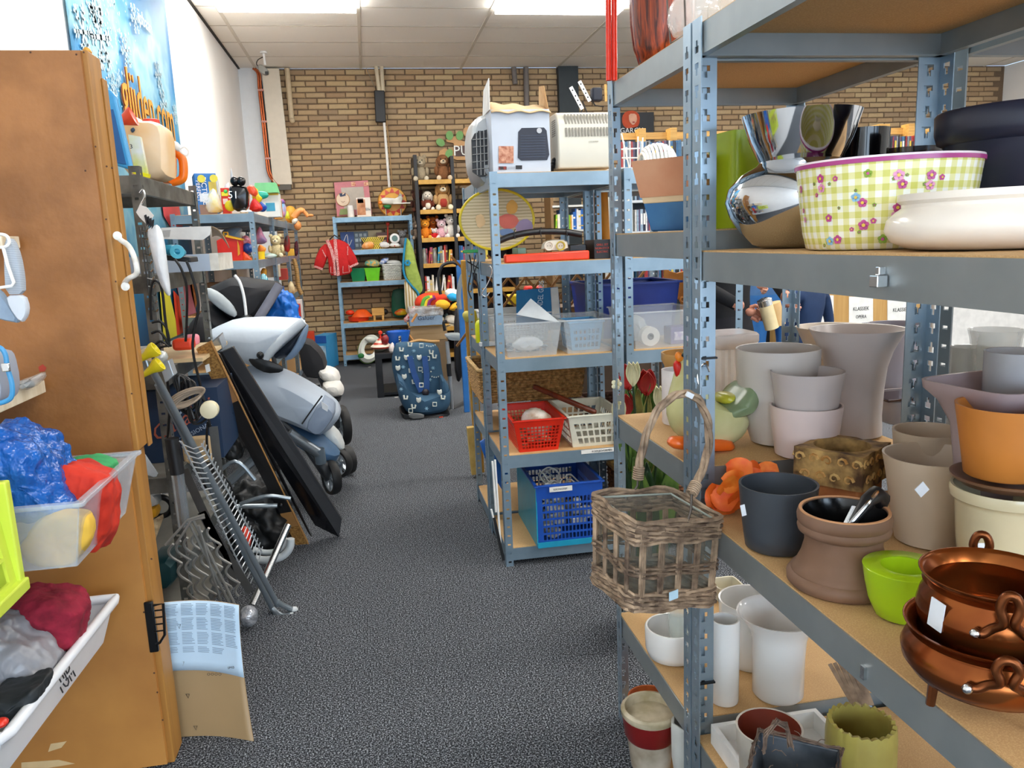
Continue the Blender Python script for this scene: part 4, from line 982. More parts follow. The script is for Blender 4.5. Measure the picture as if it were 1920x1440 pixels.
# green peg and S hooks on the left upright
t = thing('green_clip', 'bright green plastic clip with black wires on the left upright', 'clip', U(888, 475, Y=3.48))
G().bar(U(868,472,Y=3.47), U(908,470,Y=3.47), .02, .014).out('clip_body', mat('1fa34a', .35), t, smooth=False, bev=.003)
g = G()
for P_ in ([(880,478),(884,505),(878,540),(884,560)], [(892,478),(888,500),(895,530),(900,555)], [(903,476),(890,510),(884,545)], [(876,490),(900,505)]): g.tube(cat([U(a,b,Y=3.47) for a,b in P_]), .0028, 5)
g.out('wire', BLACK, t)
tag(curvebar([(915,500),(920,500),(922,512),(913,535),(906,545),(904,553),(912,556),(918,548)], 3.03, .0022, 6).out('s_hook', CHROME), 'thin steel S-hook hanging on the blue-grey upright', 'hook')
# ---- tier .864: three clear boxes
z = ZM[2]
t = tub('clear_box', 'clear plastic box of small parts with a frosted sheet sticking up', 'storage box', .50, .735, 3.055, 3.36, z, .135, TR(), flare=.02)
G().add([U(968,590,Y=3.10), U(1050,605,Y=3.08), U(1040,600,Y=3.3), U(995,560,Y=3.12)], [(0,1,3),(1,2,3)]).out('frosted_sheet', mat('cdd3d6', .4, alpha=.8), t, smooth=False, solid=.002)
g = G()
for i in range(26): c = Vector((random.uniform(.53,.68), random.uniform(3.09,3.28), z+random.uniform(.01,.035))); g.ball(c, (random.uniform(.008,.02),)*2+(.007,), 6, 4)
o = g.out('loose_fittings', mat('8f98a0', .4, .3, h2='4a4f56', sc=60), t); o['kind'] = 'stuff'
G().puff([(958,648),(975,632),(1005,630),(1022,645),(1000,656),(970,657)], 3.12, .04, wob=.05).out('plastic_bag', mat('e8ecee', .25, alpha=.7), t)
t = tub('clear_box', 'clear plastic box with a light blue basket inside', 'storage box', .745, .965, 3.055, 3.36, z, .135, TR(), flare=.02)
t2 = tub('blue_basket', 'light blue perforated basket inside a clear plastic box', 'basket', .785, .925, 3.12, 3.30, z+.004, .115, mat('5aa5d6', .4), flare=.012, rows=3, cols=6)
t = tub('clear_box', 'clear plastic box with a tape roll and purple carton inside', 'storage box', 1.03, 1.33, 3.055, 3.38, z, .15, TR(), flare=.02)
c = U(1217, 630, Y=3.12); T = Matrix.Translation(Vector((c.x, 3.12, z+.045))) @ Matrix.Rotation(PI/2, 4, 'X')
q = thing('tape_roll', 'white tape roll with a dark core inside the clear box', 'tape', (c.x, 3.12, z+.006))
G().lathe([(.014,-.02),(.040,-.02),(.040,.02),(.014,.02)], 28, T=T, ring=True).out('roll', mat('ece9e2', .5), q); G().lathe([(.009,-.021),(.014,-.021),(.014,.021),(.009,.021)], 20, T=T, ring=True).out('core', mat('4b4b50', .4), q)
q = thing('purple_carton', 'small purple and white carton inside the clear box', 'box', (1.265, 3.16, z+.004)); G().box(1.22,1.31,3.12,3.20,z+.004,z+.075).out('carton', mat('56408a', .4), q, smooth=False); G().box(1.235,1.275,3.118,3.12,z+.02,z+.055).out('label_print', mat('e6e2f0', .5, h2='9a8cc0', sc=60), q, smooth=False)
tag(G().puff([(1175,640),(1172,600),(1190,588),(1210,600),(1212,640)], 3.2, .05, wob=.04).out('bubble_bag', mat('d7dde2', .3, alpha=.6)), 'crumpled clear plastic bag in the box with the tape roll', 'bag')
# ---- tier .47: baskets
z = ZM[3]
t = tub('red_basket', 'bright red perforated plastic basket', 'basket', .525, .735, 3.05, 3.40, z, .135, mat('dd2a12', .35), flare=.025, rows=7, cols=11)
tag(G().puff([(975,800),(978,775),(1000,762),(1028,772),(1040,800),(1010,825)], 3.16, .05, wob=.04).out('plastic_bag', mat('ece5da', .3, h2='b79a7c', sc=30)), 'plastic wrapped bundle lying in the red basket', 'bag')
g = G()
for i in range(22): c = Vector((random.uniform(.57,.69), random.uniform(3.10,3.34), z+random.uniform(.012,.05))); g.cb(c, (.03,.02,.015), Matrix.Translation(c)@Matrix.Rotation(random.uniform(0,3),4,'Z')@Matrix.Translation(-c))
tag(g.out('small_parts', mat('e2c9a4', .5, h2='b5532a', sc=40), smooth=False), 'jumble of small pale and orange parts in the red basket', 'parts', kind='stuff')
t = tub('cream_basket', 'cream plastic basket with slanted slots', 'basket', .755, .99, 3.06, 3.40, z, .135, mat('dddccb', .4), flare=.022, rows=3, cols=7, slant=-.10)
o = G().bar(U(1000,724,Y=3.28), U(1118,774,Y=3.10), .022, .022).out('wooden_stick', mat('6e2e16', .3, h2='4f1d0d', sc=30), bev=.007); tag(o, 'dark red-brown wooden stick resting across the baskets', 'stick')
o = G().box(.80,.955,3.038,3.0425,z-.020,z-.005).out('shelf_label', PAPER, rackC, smooth=False); text('KOEKJESVORMEN', .011, (.888, 3.0375, z-.0125), (PI/2,0,0), INK, rackC)
# ---- tier .07: blue crate
z = ZM[4]
t = tub('blue_crate', 'blue folding crate with turquoise side holding white cables', 'crate', .60, .88, 3.02, 3.44, z, .26, mat('1c4fae', .35), flare=.006, rows=6, cols=15, rim=.009)
G().box(.5985,.603,3.02,3.44,z,z+.26).out('turquoise_side', mat('1f9cb8', .35), t, smooth=False)
G().box(.60,.88,3.012,3.02,z-.002,z+.02).out('turquoise_foot', mat('2098bb', .35), t, smooth=False)
G().box(.655,.75,3.008,3.013,z+.235,z+.255).out('crate_label', PAPER, t, smooth=False); text('ELECTRICITEIT', .009, (.70, 3.0075, z+.245), (PI/2,0,0), INK, t)
WC = mat('eeeeea', .4)
for i in range(7):
    cx_, cy_ = random.uniform(.66,.83), random.uniform(3.08,3.32); zz = z+.16+random.uniform(0,.06); r = random.uniform(.025,.045)
    pts = [Vector((cx_+r*math.cos(a)*(1+.2*math.sin(3*a)), cy_+r*.8*math.sin(a), zz+.03*math.sin(a*1.3+i)+a*.002)) for a in [j*.35 for j in range(32)]]
    tag(G().tube(pts, .0035, 6).out('white_cable', WC), 'coiled white mains cables heaped in the blue crate', 'cable', 'white cables in the blue crate')
for (a, b, w_, h_, ttl) in ((1040,925,.032,.06,'white mains adapter standing upright in the blue crate'), (1082,940,.03,.03,'round white plug in the blue crate, right of the adapter'), (1085,975,.07,.03,'white socket strip lying in front in the blue crate')):
    c = U(a, b, Y=3.10); tag(G().cb(c, (w_, .03, h_)).out('plug', WC, bev=.006), ttl, 'plug')
g = G()
for i in range(30): c = Vector((random.uniform(.63,.85), random.uniform(3.06,3.38), z+random.uniform(.02,.14))); g.cb(c, (.05,.04,.03), Matrix.Translation(c)@Matrix.Rotation(random.uniform(0,3),4,'Z')@Matrix.Translation(-c))
tag(g.out('adapter_heap', mat('e6e6e2', .5, h2='8f8f8c', sc=20), smooth=False, bev=.004), 'white adapters and plugs filling the blue crate', 'adapters', kind='stuff')
# white poles and tray on the aisle side of unit C
t = thing('folded_drying_rack', 'folded white rods leaning on the foot of the blue-grey unit', 'rack', (.455, 3.2, 0))
for i, (a, b, c, d) in enumerate(((928,862,938,1018),(923,865,930,960),(921,955,938,1025))): G().tube([U(a,b,Y=3.0), U(c,d,Y=3.0)], .0045, 6).out('rod', WHITE, t)
G().bar(U(926,970,Y=3.0), U(944,1050,Y=3.0), .012, .01, (0,1,0)).out('black_leg', BLACK, t, smooth=False)
# basket and things on C2
z = ZM[3]
t = thing('wicker_basket', 'open pale wicker basket on a shelf of the rear unit', 'basket', (.58, 3.70, z))
WK = mat('c79a5e', .7, h2='8a6233', sc=60); WKR = mat('d9b377', .6, h2='b58a4e', sc=30)
def wicker(t, x0, x1, y0, y1, z0, h, fl=.02, wm=WK, rm=WKR, pitch=.012):
    nz_ = int(h/pitch)
    for i, (a, b) in enumerate((((x0,y0),(x1,y0)), ((x1,y0),(x1,y1)), ((x1,y1),(x0,y1)), ((x0,y1),(x0,y0)))):
        g = G(); L = math.dist(a, b); n = max(4, int(L/.028)*2)
        for r in range(nz_):
            f = (r+.5)/nz_; s = 1 - fl/ (x1-x0) * 2 * (1-f); cx_, cy_ = (x0+x1)/2, (y0+y1)/2; pts = []
            nx, ny = (b[1]-a[1])/L, -(b[0]-a[0])/L
            for j in range(n+1):
                u = j/n; w_ = .004*(1 if (j+r) % 2 else -1)
                pts.append((cx_ + (a[0]+(b[0]-a[0])*u-cx_)*s + nx*w_, cy_ + (a[1]+(b[1]-a[1])*u-cy_)*s + ny*w_, z0 + f*h))
            g.tube(pts, pitch*.52, 4)
        g.out('woven_side', wm, t)
    g = G(); q = [(x0,y0,z0+h),(x1,y0,z0+h),(x1,y1,z0+h),(x0,y1,z0+h)]
    for i in range(4): g.bar(q[i], q[(i+1) % 4], .018, .014)
    g.out('rim', rm, t, bev=.004); G().box(x0+fl, x1-fl, y0+fl, y1-fl, z0, z0+.008).out('base', wm, t, smooth=False)
wicker(t, .45, .95, 3.50, 3.92, z+.12, .16)
t['label'] = 'large open wicker basket on the rear unit, left of the red basket'
t = thing('yellow_brush', 'yellow sponge-headed brush clamped on the wooden pole', 'brush', U(880, 600, Y=4.35))
YL = mat('e6cf2a', .5)
G().puff([(866,590),(872,582),(884,584),(884,604),(872,604)], 4.34, .03).out('brush_handle', mat('cfc25a', .5), t)
for i in range(4): G().cb(U(888+i*4.5, 597, Y=4.33), (.012,.05,.10 if i else .09)).out('bristle_block', YL, t, bev=.003)
t = thing('spray_bottle', 'fluorescent yellow bottle with a red warning triangle', 'bottle', U(903, 636, Y=3.6)); YB = mat('e3e815', .35)
a_ = U(903, 636, Y=3.6); a_.z = ZM[2]
t.location = a_; ORG[t.name] = Vector(a_)
G().lathe([(.026,0),(.028,.005),(.028,.085),(.02,.10),(.011,.105),(.011,.118)], 20, a_).out('bottle_body', YB, t); G().lathe([(.013,.115),(.013,.135)], 12, a_).out('cap', WHITE, t)
c = a_ + Vector((0,-.0295,.062)); G().add([c+Vector((-.013,0,-.01)), c+Vector((.013,0,-.01)), c+Vector((0,0,.014))], [(0,1,2)]).out('warning_print', mat('d0301c', .5), t, smooth=False, solid=.001)
t = tub('white_basket', 'white plastic basket with square holes behind the clear box', 'basket', .50, .80, 3.52, 3.86, ZM[2], .13, mat('e9e9e6', .4), rows=4, cols=14)
tag(G().box(.46,.58,3.47,3.50,ZM[2]-.001,ZM[2]+.015).out('white_strip', WHITE, smooth=False), 'white plastic strip on the edge of the rear shelf', 'strip')
t = thing('blue_folder', 'blue printed folder leaning behind the clear boxes', 'folder', (.78, 3.60, ZM[2]))
G().add([U(968,545,Y=3.56), U(1046,538,Y=3.56), U(1052,600,Y=3.50), U(968,610,Y=3.50)], [(3,2,1,0)]).out('cover', mat('3f8fc4', .4, h2='2f7bb2', sc=5), t, smooth=False, solid=.004)
G().add([U(1032,540,Y=3.555), U(1046,539,Y=3.555), U(1050,598,Y=3.495), U(1036,600,Y=3.495)], [(3,2,1,0)]).out('white_strip_print', PAPER, t, smooth=False, solid=.005)
c = U(1012, 560, Y=3.53); text('WANDEL GIDS', .035, (c.x, 3.51, c.z), (PI/2, -PI/2+.1, 0), mat('d9e9f2', .5), t, sx=.7)
t = thing('blue_bin', 'dark blue plastic bin on the rear shelf', 'bin', (1.22, 3.75, ZM[2]+.06))
t = tub('navy_crate', 'big dark blue crate standing behind the tape roll box', 'crate', 1.02, 1.46, 3.62, 4.0, .80, .30, mat('1f3d9c', .35), flare=.03, rim=.014)
bpy.data.objects.remove(bpy.data.objects['blue_bin'])
rackD2 = rack('grey shelving unit standing behind the tape roll box', 1.0, 1.50, 3.58, 4.05, [1.578, .795, .3], 1.585, m=STEEL, big=False)
t = thing('cardboard_roll_set', 'yellow-brown cardboard tubes standing upright behind the slotted upright', 'cardboard tubes', (1.13, 3.9, .80))
t = thing('plastic_board', 'bright blue plastic board lying on the low shelf by the aisle', 'board', (.52, 3.72, .3))
G().puff([(898,822),(950,818),(955,880),(945,925),(930,900),(905,850)], 3.7, .012, p=6).out('lid_panel', mat('1f6fd0', .35), t)
bpy.data.objects.remove(bpy.data.objects['cardboard_roll_set'])
for i, (a, h_) in enumerate(((1121,.40),(1136,.46))):
    c = U(a, 430, Y=3.85); tag(G().tube([(c.x, 3.85, 1.24+.002), (c.x-.02+.01*i, 3.87, 1.24+h_)], .022, 14).out('cardboard_tube', mat('c98a26', .6)), ('shorter' if i == 0 else 'taller') + ' yellow-brown cardboard tube standing behind the slotted upright', 'tube')
G().box(1.006,1.494,3.586,4.044,1.228,1.2405).out('shelf_board', BOARD, rackD2, smooth=False)
beam(rackD2, (1.0035,3.5835), (1.4965,3.5835), (0,1), 1.238, STEEL)
# wooden and blue poles of the folded crates by the aisle
t = thing('wooden_easel_pole', 'yellow-brown wooden post beside the blue post, right of the car seat', 'post', U(895, 890, Z=0))
WP = mat('c8942f', .5, h2='b07f24', sc=8)
G().bar(U(872,488,Y=4.36), U(900,885,Y=4.36), .048, .04, (0,1,0)).out('upper_post', WP, t, smooth=False, bev=.003)
G().bar(U(884,800,Y=4.33), U(893,888,Y=4.33), .055, .045, (0,1,0)).out('lower_cladding', mat('d6b468', .6, h2='bd9848', sc=14), t, smooth=False, bev=.003)
_a = U(876,782,Y=6.1); o = G().bar(U(860,488,Y=6.1), Vector((_a.x, 6.1, 0)), .042, .042, (0,1,0)).out('blue_post', mat('2a6fb8', .45), smooth=False, bev=.003); tag(o, 'blue painted wooden post left of the yellow-brown one', 'post')
t = thing('willow_trellis', 'brown diamond lattice trellis behind the clear boxes', 'trellis', (.7, 4.4, .5))
TW = mat('8a5f2c', .7)
for i in range(9):
    x = .45+i*.1
    G().bar((x, 4.4, .75), (x+.42, 4.4, 1.25), .012, .016, (0,1,0)).out('lath', TW, t, smooth=False); G().bar((x+.42, 4.41, .75), (x, 4.41, 1.25), .012, .016, (0,1,0)).out('lath', TW, t, smooth=False)
for (a, b, hh, w_, col, lab) in ((1000,555,.12,.10,'d8281c','red plastic toy tub seen through the trellis'), (985,560,.06,.22,'e9c51e','yellow plastic tray seen through the trellis')):
    c = U(a, b, Y=4.7); tag(G().cb(c, (w_, .1, hh)).out('toy_tub', mat(col, .4), bev=.01), lab, 'tub')
tag(G().box(.95,1.75,4.62,4.84,.0,U(985,568,Y=4.7).z-.03).out('low_cabinet', mat('5b4632', .6), bev=.004), 'brown low cabinet behind the trellis', 'cabinet')
# wicker trunks lower right and artificial bouquet behind bay A
t = thing('wicker_hamper', 'dark brown wicker trunk on the unit behind the tape roll box', 'basket', (1.2, 3.8, .30)); wicker(t, 1.04, 1.44, 3.62, 4.0, .3045, .2, 0, mat('5c3824', .7, h2='341c10', sc=50), mat('5c3824', .7), pitch=.02)
t = thing('low_wicker_basket', 'brown wicker basket low down behind the blue crate', 'basket', (1.2, 3.2, .08)); wicker(t, 1.02, 1.42, 3.06, 3.40, .0785, .22, .01, mat('7a4c2a', .7, h2='4b2c16', sc=50), mat('b98a3c', .6), pitch=.018)
t = thing('artificial_bouquet', 'bunch of artificial red tulips and cream lilies with leaves in a bucket', 'flowers', (.83, 2.35, 0))
G().lathe([(.09,0),(.11,.25),(.115,.25),(.105,.24),(.085,.01),(.002,.01)], 24, (.83,2.35,0)).out('bucket', mat('2f3a36', .4), t)
LF = mat('6f8f3c', .55, h2='3f6426', sc=20); LF2 = mat('a9a35a', .6, h2='6f6a2c', sc=20); DG_ = mat('294a24', .55, h2='1a3018', sc=20)
def leaf(a, b, w, m, nm='leaf', cup=.0):
    a = Vector(a); b = Vector(b); d = b-a; x = d.cross(Vector((.3,1,.1))).normalized(); n_ = d.cross(x).normalized()
    def f(u, v): s_ = math.sin(PI*min(max(u*.96+.02,0),1))**.8; return a + d*u + x*(v-.5)*2*w*s_ + n_*(cup*(v-.5)**2*4 - cup*.5*math.sin(PI*u)) 
    return G().sheet(f, 7, 4).out(nm, m, t, solid=.0012)
bb = Vector((.83, 2.35, .2))
for i in range(11): leaf(bb.lerp(U(1165+i*6, 790, Y=2.3), .7), U(1160+i*7.5+random.uniform(-6,6), 735+random.uniform(-20,25), Y=2.26+random.uniform(0,.12)), .022, (LF, LF2, LF)[i % 3], cup=.01)
for i in range(12): leaf(bb + Vector((random.uniform(-.05,.05), random.uniform(-.05,.05), .05)), U(1180+i*8, 890+random.uniform(-40,30), Y=2.2+random.uniform(0,.12)), .035, (DG_, LF)[i % 2], cup=.012)
for (x, y) in ((1178,706),(1212,716),(1171,758)):
    for j in range(4):
        a = j*PI/2+.4; q = U(x, y+24, Y=2.28); leaf(q, U(x+math.cos(a)*7, y-24+4*(j % 2), Y=2.28+.02*math.sin(a)), .024, mat('b3201a', .5, h2='8f1410', sc=15), 'tulip_petal', cup=.012)
    G().tube([bb, bb.lerp(U(x,y+24,Y=2.28), .6)+Vector((0,.02,0)), U(x,y+24,Y=2.28)], .004, 5).out('stem', DG_, t)
for (x, y) in ((1187,700),(1238,745),(1160,770)):
    for j in range(3): leaf(U(x, y+22, Y=2.24), U(x-8+8*j, y-22, Y=2.22), .015, mat('ece8c0', .5), 'lily_petal', cup=.01)
    G().tube([bb, U(x,y+22,Y=2.24)], .004, 5).out('stem', DG_, t)
# ================= left foreground =================
# tall wooden cupboard side with two swung doors
DOORU = mat('a26a36', .5, h2='81501f', sc=7, bump=.1, bsc=60); DOORL = mat('bf8440', .5, h2='ab7236', sc=5); EDGE = mat('ad7a36', .5, kind='grain', h2='96652a', sc=14)
t = thing('tall_cupboard', 'tall brown hardboard cupboard side with white pull handle, facing the camera', 'cupboard', (-.9, 2.05, .857))
G().box(-1.2, -.60, 2.0, 2.012, .857, 1.782).out('hardboard_face', DOORU, t, smooth=False)
G().box(-1.2, -.588, 2.012, 2.10, .857, 1.786).out('side_stile', EDGE, t, smooth=False, bev=.003)
G().box(-.588, -.583, 2.085, 2.115, .85, 1.74).out('edge_batten', EDGE, t, smooth=False, bev=.0015)
g = G()
for px, py in ((157,98),(143,102),(57,98),(179,275),(199,411),(217,528),(233,634),(247,738),(160,320),(200,312),(210,315)): g.ball(U(px, py, Y=1.999), (.0022,.001,.0022), 8, 4)
g.out('nail_head', mat('4a2a18', .5), t)
g = G().slab([(72,688),(80,683),(87,690),(84,696),(74,697)], 1.9985, .001); g.out('red_paint_mark', mat('a8321c', .6), t, smooth=False)
hd = [(221,442,2.02),(226,450,2.0),(240,460,1.985),(250,478,1.975),(256,500,1.975),(255,514,1.98),(240,523,1.99),(233,533,2.02),(235,538,2.02)]
o = G().tube(cat([U(a,b,Y=c) for a,b,c in hd]), .0062, 10).out('handle', mat('e6e3dc', .35, h2='c9c2b4', sc=40), t)
for a, b in ((221,442),(236,537)): G().lathe([(.009,0),(.010,.004),(.004,.006)], 16, T=Matrix.Translation(U(a,b,Y=2.0))@Matrix.Rotation(PI/2,4,'X')).out('handle_rosette', mat('e6e3dc', .35), o)
t = thing('base_cupboard', 'lower orange-brown wooden cupboard with black latch, behind the plastic tubs', 'cupboard', (-.9, 2.05, 0))
G().box(-1.2, -.615, 2.0, 2.014, .012, .845).out('plywood_face', DOORL, t, smooth=False)
G().box(-1.2, -.60, 2.014, 2.10, .005, .85).out('side_stile', EDGE, t, smooth=False, bev=.003)
g = G()
for px, py in ((284,1048),(270,1148),(289,1262),(305,1350),(295,1298)): g.ball(U(px, py, Y=1.998), (.0025,.001,.0025), 8, 4)
g.out('nail_head', mat('4a2a18', .5), t)
for pp in ([(95,1395),(125,1390),(115,1402),(90,1410)], [(40,1430),(110,1425),(140,1432),(90,1440),(40,1440)]): G().slab(pp, 1.9985, .001).out('paint_scrape', mat('e0bf8c', .6), t, smooth=False)
g = G(); HB = mat('191a1c', .3, .4)
g.bar(U(278,1128,Y=2.0), U(290,1222,Y=2.0), .022, .010, (0,1,0)); g.out('black_hinge', HB, t, bev=.003)
g = G(); g.tube([U(288,1135,Y=1.98), U(306,1132,Y=1.97), U(309,1190,Y=1.97), U(300,1205,Y=1.98), U(292,1208,Y=1.98)], .0035, 6); 
for yy in (1145,1158,1171,1184): g.tube([U(290,yy,Y=1.98), U(307,yy-2,Y=1.97)], .0022, 5)
g.out('latch_loop', HB, t)
o = G().puff([(155,96),(160,88),(168,90),(173,99),(165,103)], 2.06, .012).out('yellow_object', mat('d9a03c', .4)); tag(o, 'small yellow-brown rounded thing peeping over the top of the brown door', 'ornament')
# wall shelves left of it
a = U(87, 735, Y=1.97)
t = thing('wall_shelf', 'pale wooden shelf plank ending in front of the brown door', 'shelf', (-1.0, 1.7, a.z))
PINE = mat('dfd3bb', .6, kind='grain', h2='cdbd9f', sc=20)
G().box(-1.24, a.x, 1.2, 1.97, a.z, a.z+.028).out('plank', PINE, t, smooth=False, bev=.002); zs = a.z + .029
b_ = U(34, 455, Y=1.96)
o = G().box(-1.24, b_.x, 1.88, 1.97, b_.z-.012, b_.z+.014).out('wooden_rail', PINE, smooth=False, bev=.002); tag(o, 'pale wooden rail end behind the grey padded strap', 'rail')
t = thing('grey_strap', 'grey ribbed padded strap hanging from a white wire hanger', 'strap', U(25, 600, Y=1.75))
GS = mat('b4bcc6', .8, h2='9aa3ae', sc=90, kind='wavez'); GS2 = mat('c9cfd8', .8, var=.05)
G().puff([(12,446),(26,448),(38,480),(45,520),(46,552),(14,552),(11,500)], 1.75, .014, p=6).out('upper_strap', GS, t)
G().puff([(14,553),(47,553),(54,575),(52,592),(42,606),(20,575)], 1.75, .012, p=6).out('lower_fold', GS2, t)
G().puff([(-20,535),(0,543),(18,568),(42,606),(8,600),(-20,590)], 1.77, .014, p=6).out('return_strap', mat('8fa3b8', .8, var=.1, sc=60), t)
o = G().tube(cat([U(x,y,Y=1.72) for x,y in ((-12,440),(2,439),(12,442),(17,450),(16,458),(8,463),(-10,464))]), .0032, 6).tube([U(x,y,Y=1.72) for x,y in ((6,464),(14,496),(26,530),(22,536),(-12,541))], .0032, 6).out('wire_hanger', WHITE); tag(o, 'white plastic-coated wire hanger over the grey strap', 'hanger')
t = thing('grey_case', 'grey case with a blue cord and silver clasp standing on the plank', 'case', (U(0,750,Y=1.60).x, 1.6, zs))
G().puff([(-40,655),(2,657),(12,668),(22,715),(20,745),(8,755),(-40,755)], 1.60, .045, p=8).out('case_body', mat('9aa0ad', .5, var=.06), t)
G().tube(cat([U(x,y,Y=1.55) for x,y in ((-20,650),(0,652),(10,665),(14,690),(22,718),(22,742),(12,752),(-10,758))]), .0045, 8).out('blue_cord', mat('3e8fc2', .4), t)
G().cb(U(11,689,Y=1.545), (.014,.006,.016)).out('clasp', CHROME, t, bev=.002)
t = thing('parts_bag', 'clear plastic bag of grey screws lying on the plank', 'bag', U(55, 720, Y=1.86))
G().puff([(28,727),(40,712),(60,706),(78,698),(83,704),(72,722),(50,732)], 1.86, .04, wob=.05).out('bag_film', mat('d8d8d6', .2, alpha=.4), t)
g = G()
for i in range(18): g.ball(U(48+random.uniform(-12,14), 721+random.uniform(-5,4), Y=1.86+random.uniform(-.02,.02)), .005, 6, 4)
o = g.out('screws', mat('8d9396', .4, .5), t); o['kind'] = 'stuff'
# clear crate with cloths
c0 = U(172, 945, Y=1.50); cz = U(172, 1061, Y=1.50).z; xr = -.545
o = G().box(-1.24, -.74, 1.50, 1.86, cz-.02, cz-.001).out('shelf_plank', PINE, smooth=False); tag(o, 'pale plank carrying the clear crate of cloths', 'shelf')
t = tub('clear_crate', 'clear plastic crate stuffed with blue, red, green and yellow cloths', 'crate', -1.02, xr, 1.48, 1.84, cz, c0.z-cz+.008, mat('d5dde6', .2, var=.02, alpha=.30), flare=.03, rim=.010, th=.0035)
def cloth(name, lab, px, Y, half, m, cat_='cloth', wob=.03):
    mx = sum(a for a, b in px)/len(px); my = sum(b for a, b in px)/len(px); px = [(mx+(a-mx)*1.1, my+(b-my)*1.1) for a, b in px]
    o = G().puff(px, Y, half, p=4, rings=10, wob=wob*.5).out(name, m, ang=180); crumple(o, half*.55, .05); return tag(o, lab, cat_)
cloth('blue_bag', 'crinkled bright blue plastic bag bulging out of the clear crate', [(-30,812),(20,806),(60,815),(88,838),(108,868),(130,900),(146,935),(146,952),(60,952),(-30,962)], 1.62, .10, mat('1d63b8', .18, h2='1452a4', sc=16, bump=.9, bsc=55), 'bag')
cloth('red_cloth', 'orange-red crumpled cloth in the clear crate', [(112,880),(140,872),(175,878),(200,888),(212,905),(210,990),(180,1030),(150,980),(135,930)], 1.66, .06, mat('d93418', .8, h2='b0200e', sc=12, bump=.6, bsc=25))
cloth('green_cloth', 'green towelling cloth at the back of the clear crate', [(108,868),(160,862),(212,862),(216,882),(196,890),(150,878),(115,882)], 1.78, .04, mat('3fa463', .9, var=.2, sc=40))
cloth('yellow_cloth', 'folded yellow cloth seen through the front of the clear crate', [(48,1010),(80,970),(120,962),(170,964),(172,1010),(145,1045),(124,1060),(60,1048)], 1.54, .03, mat('edc04a', .8, h2='d9a838', sc=10, bump=.4, bsc=20))
# lime folding crate
yl = 1.42; a = U(62, 1098, Y=yl); b = U(20, 900, Y=yl); XL = a.x
o = G().box(-1.24, XL-.12, 1.02, 1.40, a.z-.025, a.z-.001).out('shelf_plank', PINE, smooth=False); tag(o, 'pale plank under the lime green crate', 'shelf')
LM = mat('cfe04a', .4, var=.05)
t = thing('lime_crate', 'lime green slotted crate at the left edge, its lid flap raised', 'crate', (XL-.15, 1.22, a.z))
H_ = b.z - a.z
def lw(u, f): return Vector((XL - .02 + (-.018)*f, yl - u*.42, a.z + f*H_))
g = G(); us = [0, .05]; fs_ = [0, .12]
for q in range(7): us += [.05+.9/7*(q+.25), .05+.9/7*(q+1)]
us += [1]
for q in range(3): fs_ += [.12+.70/3*(q+.86), .12+.70/3*(q+1)]
fs_ += [.90, 1]; n = len(us); ff = []
vs = [lw(u, f) for f in fs_ for u in us]
for r in range(len(fs_)-1):
    for q in range(n-1):
        if r in (1,3,5) and q >= 2 and q % 2 == 0 and q < n-2: continue
        ff.append((r*n+q, r*n+q+1, (r+1)*n+q+1, (r+1)*n+q))
g.add(vs, ff).out('slotted_side', LM, t, smooth=False, solid=.005)
G().box(XL-.30, XL-.02, yl-.004, yl, a.z, a.z+H_).out('end_panel', LM, t, smooth=False); G().box(XL-.30, XL-.02, 1.0, yl, a.z, a.z+.005).out('floor_panel', LM, t, smooth=False)
g = G().box(XL-.046, XL-.028, 1.0, yl+.006, a.z+H_-.012, a.z+H_+.006).box(XL-.028, XL-.006, 1.0, yl+.006, a.z-.006, a.z+.016).box(XL-.032, XL-.012, yl-.012, yl+.006, a.z, a.z+H_); g.out('frame_rib', LM, t, smooth=False, bev=.003)
g = G()
for i in range(8): g.ball((XL-.12+random.uniform(-.05,.05), 1.1+i*.035, a.z+.05+random.uniform(0,.05)), (.035,.03,.03), 8, 6)
tag(g.out('yarn_scraps', mat('cfc09a', .9, h2='9a6d4a', sc=30)), 'jumble of pale and brown wool seen through the lime crate slots', 'wool', kind='stuff')
# white tub with marker writing
a = U(212, 1122, Y=1.92); zt_ = a.z; hb = .10
o = G().box(-1.24, -.86, 1.30, 1.9, zt_-hb-.022, zt_-hb-.001).out('shelf_plank', PINE, smooth=False); tag(o, 'pale plank under the white tub with marker writing', 'shelf')
t = thing('white_tub', 'long white plastic tub with black marker writing on its side', 'tub', (-.85, 1.6, zt_-hb))
WT = mat('e9ebef', .3, var=.03)
fr = U(0, 1385, Z=zt_); xr0, xr1 = a.x, fr.x + .01
def wl(s, f, o=0):                                # right wall: s along (0 far,1 near), f height
    x = a.x + (fr.x - a.x)*s - .03*(1-f) + o; y = 1.92 + (fr.y - 1.92)*s - .02*(1-f)*(1-2*s); return Vector((x, y, zt_ - hb*(1-f)))
G().add([wl(0,0), wl(1,0), wl(1,1), wl(0,1)], [(0,1,2,3)]).out('side_wall', WT, t, smooth=False, solid=.004)
G().add([wl(0,0), wl(0,1), Vector((-1.1,1.92,zt_)), Vector((-1.1,1.90,zt_-hb))], [(0,1,2,3)]).out('end_wall', WT, t, smooth=False, solid=.004)
G().add([wl(1,0), wl(1,1), Vector((-1.1,fr.y,zt_)), Vector((-1.1,fr.y+.02,zt_-hb))], [(0,1,2,3)]).out('end_wall', WT, t, smooth=False, solid=.004)
G().add([wl(0,0), wl(1,0), Vector((-1.1,fr.y+.02,zt_-hb)), Vector((-1.1,1.90,zt_-hb))], [(0,1,2,3)]).out('floor_panel', WT, t, smooth=False, solid=.003)
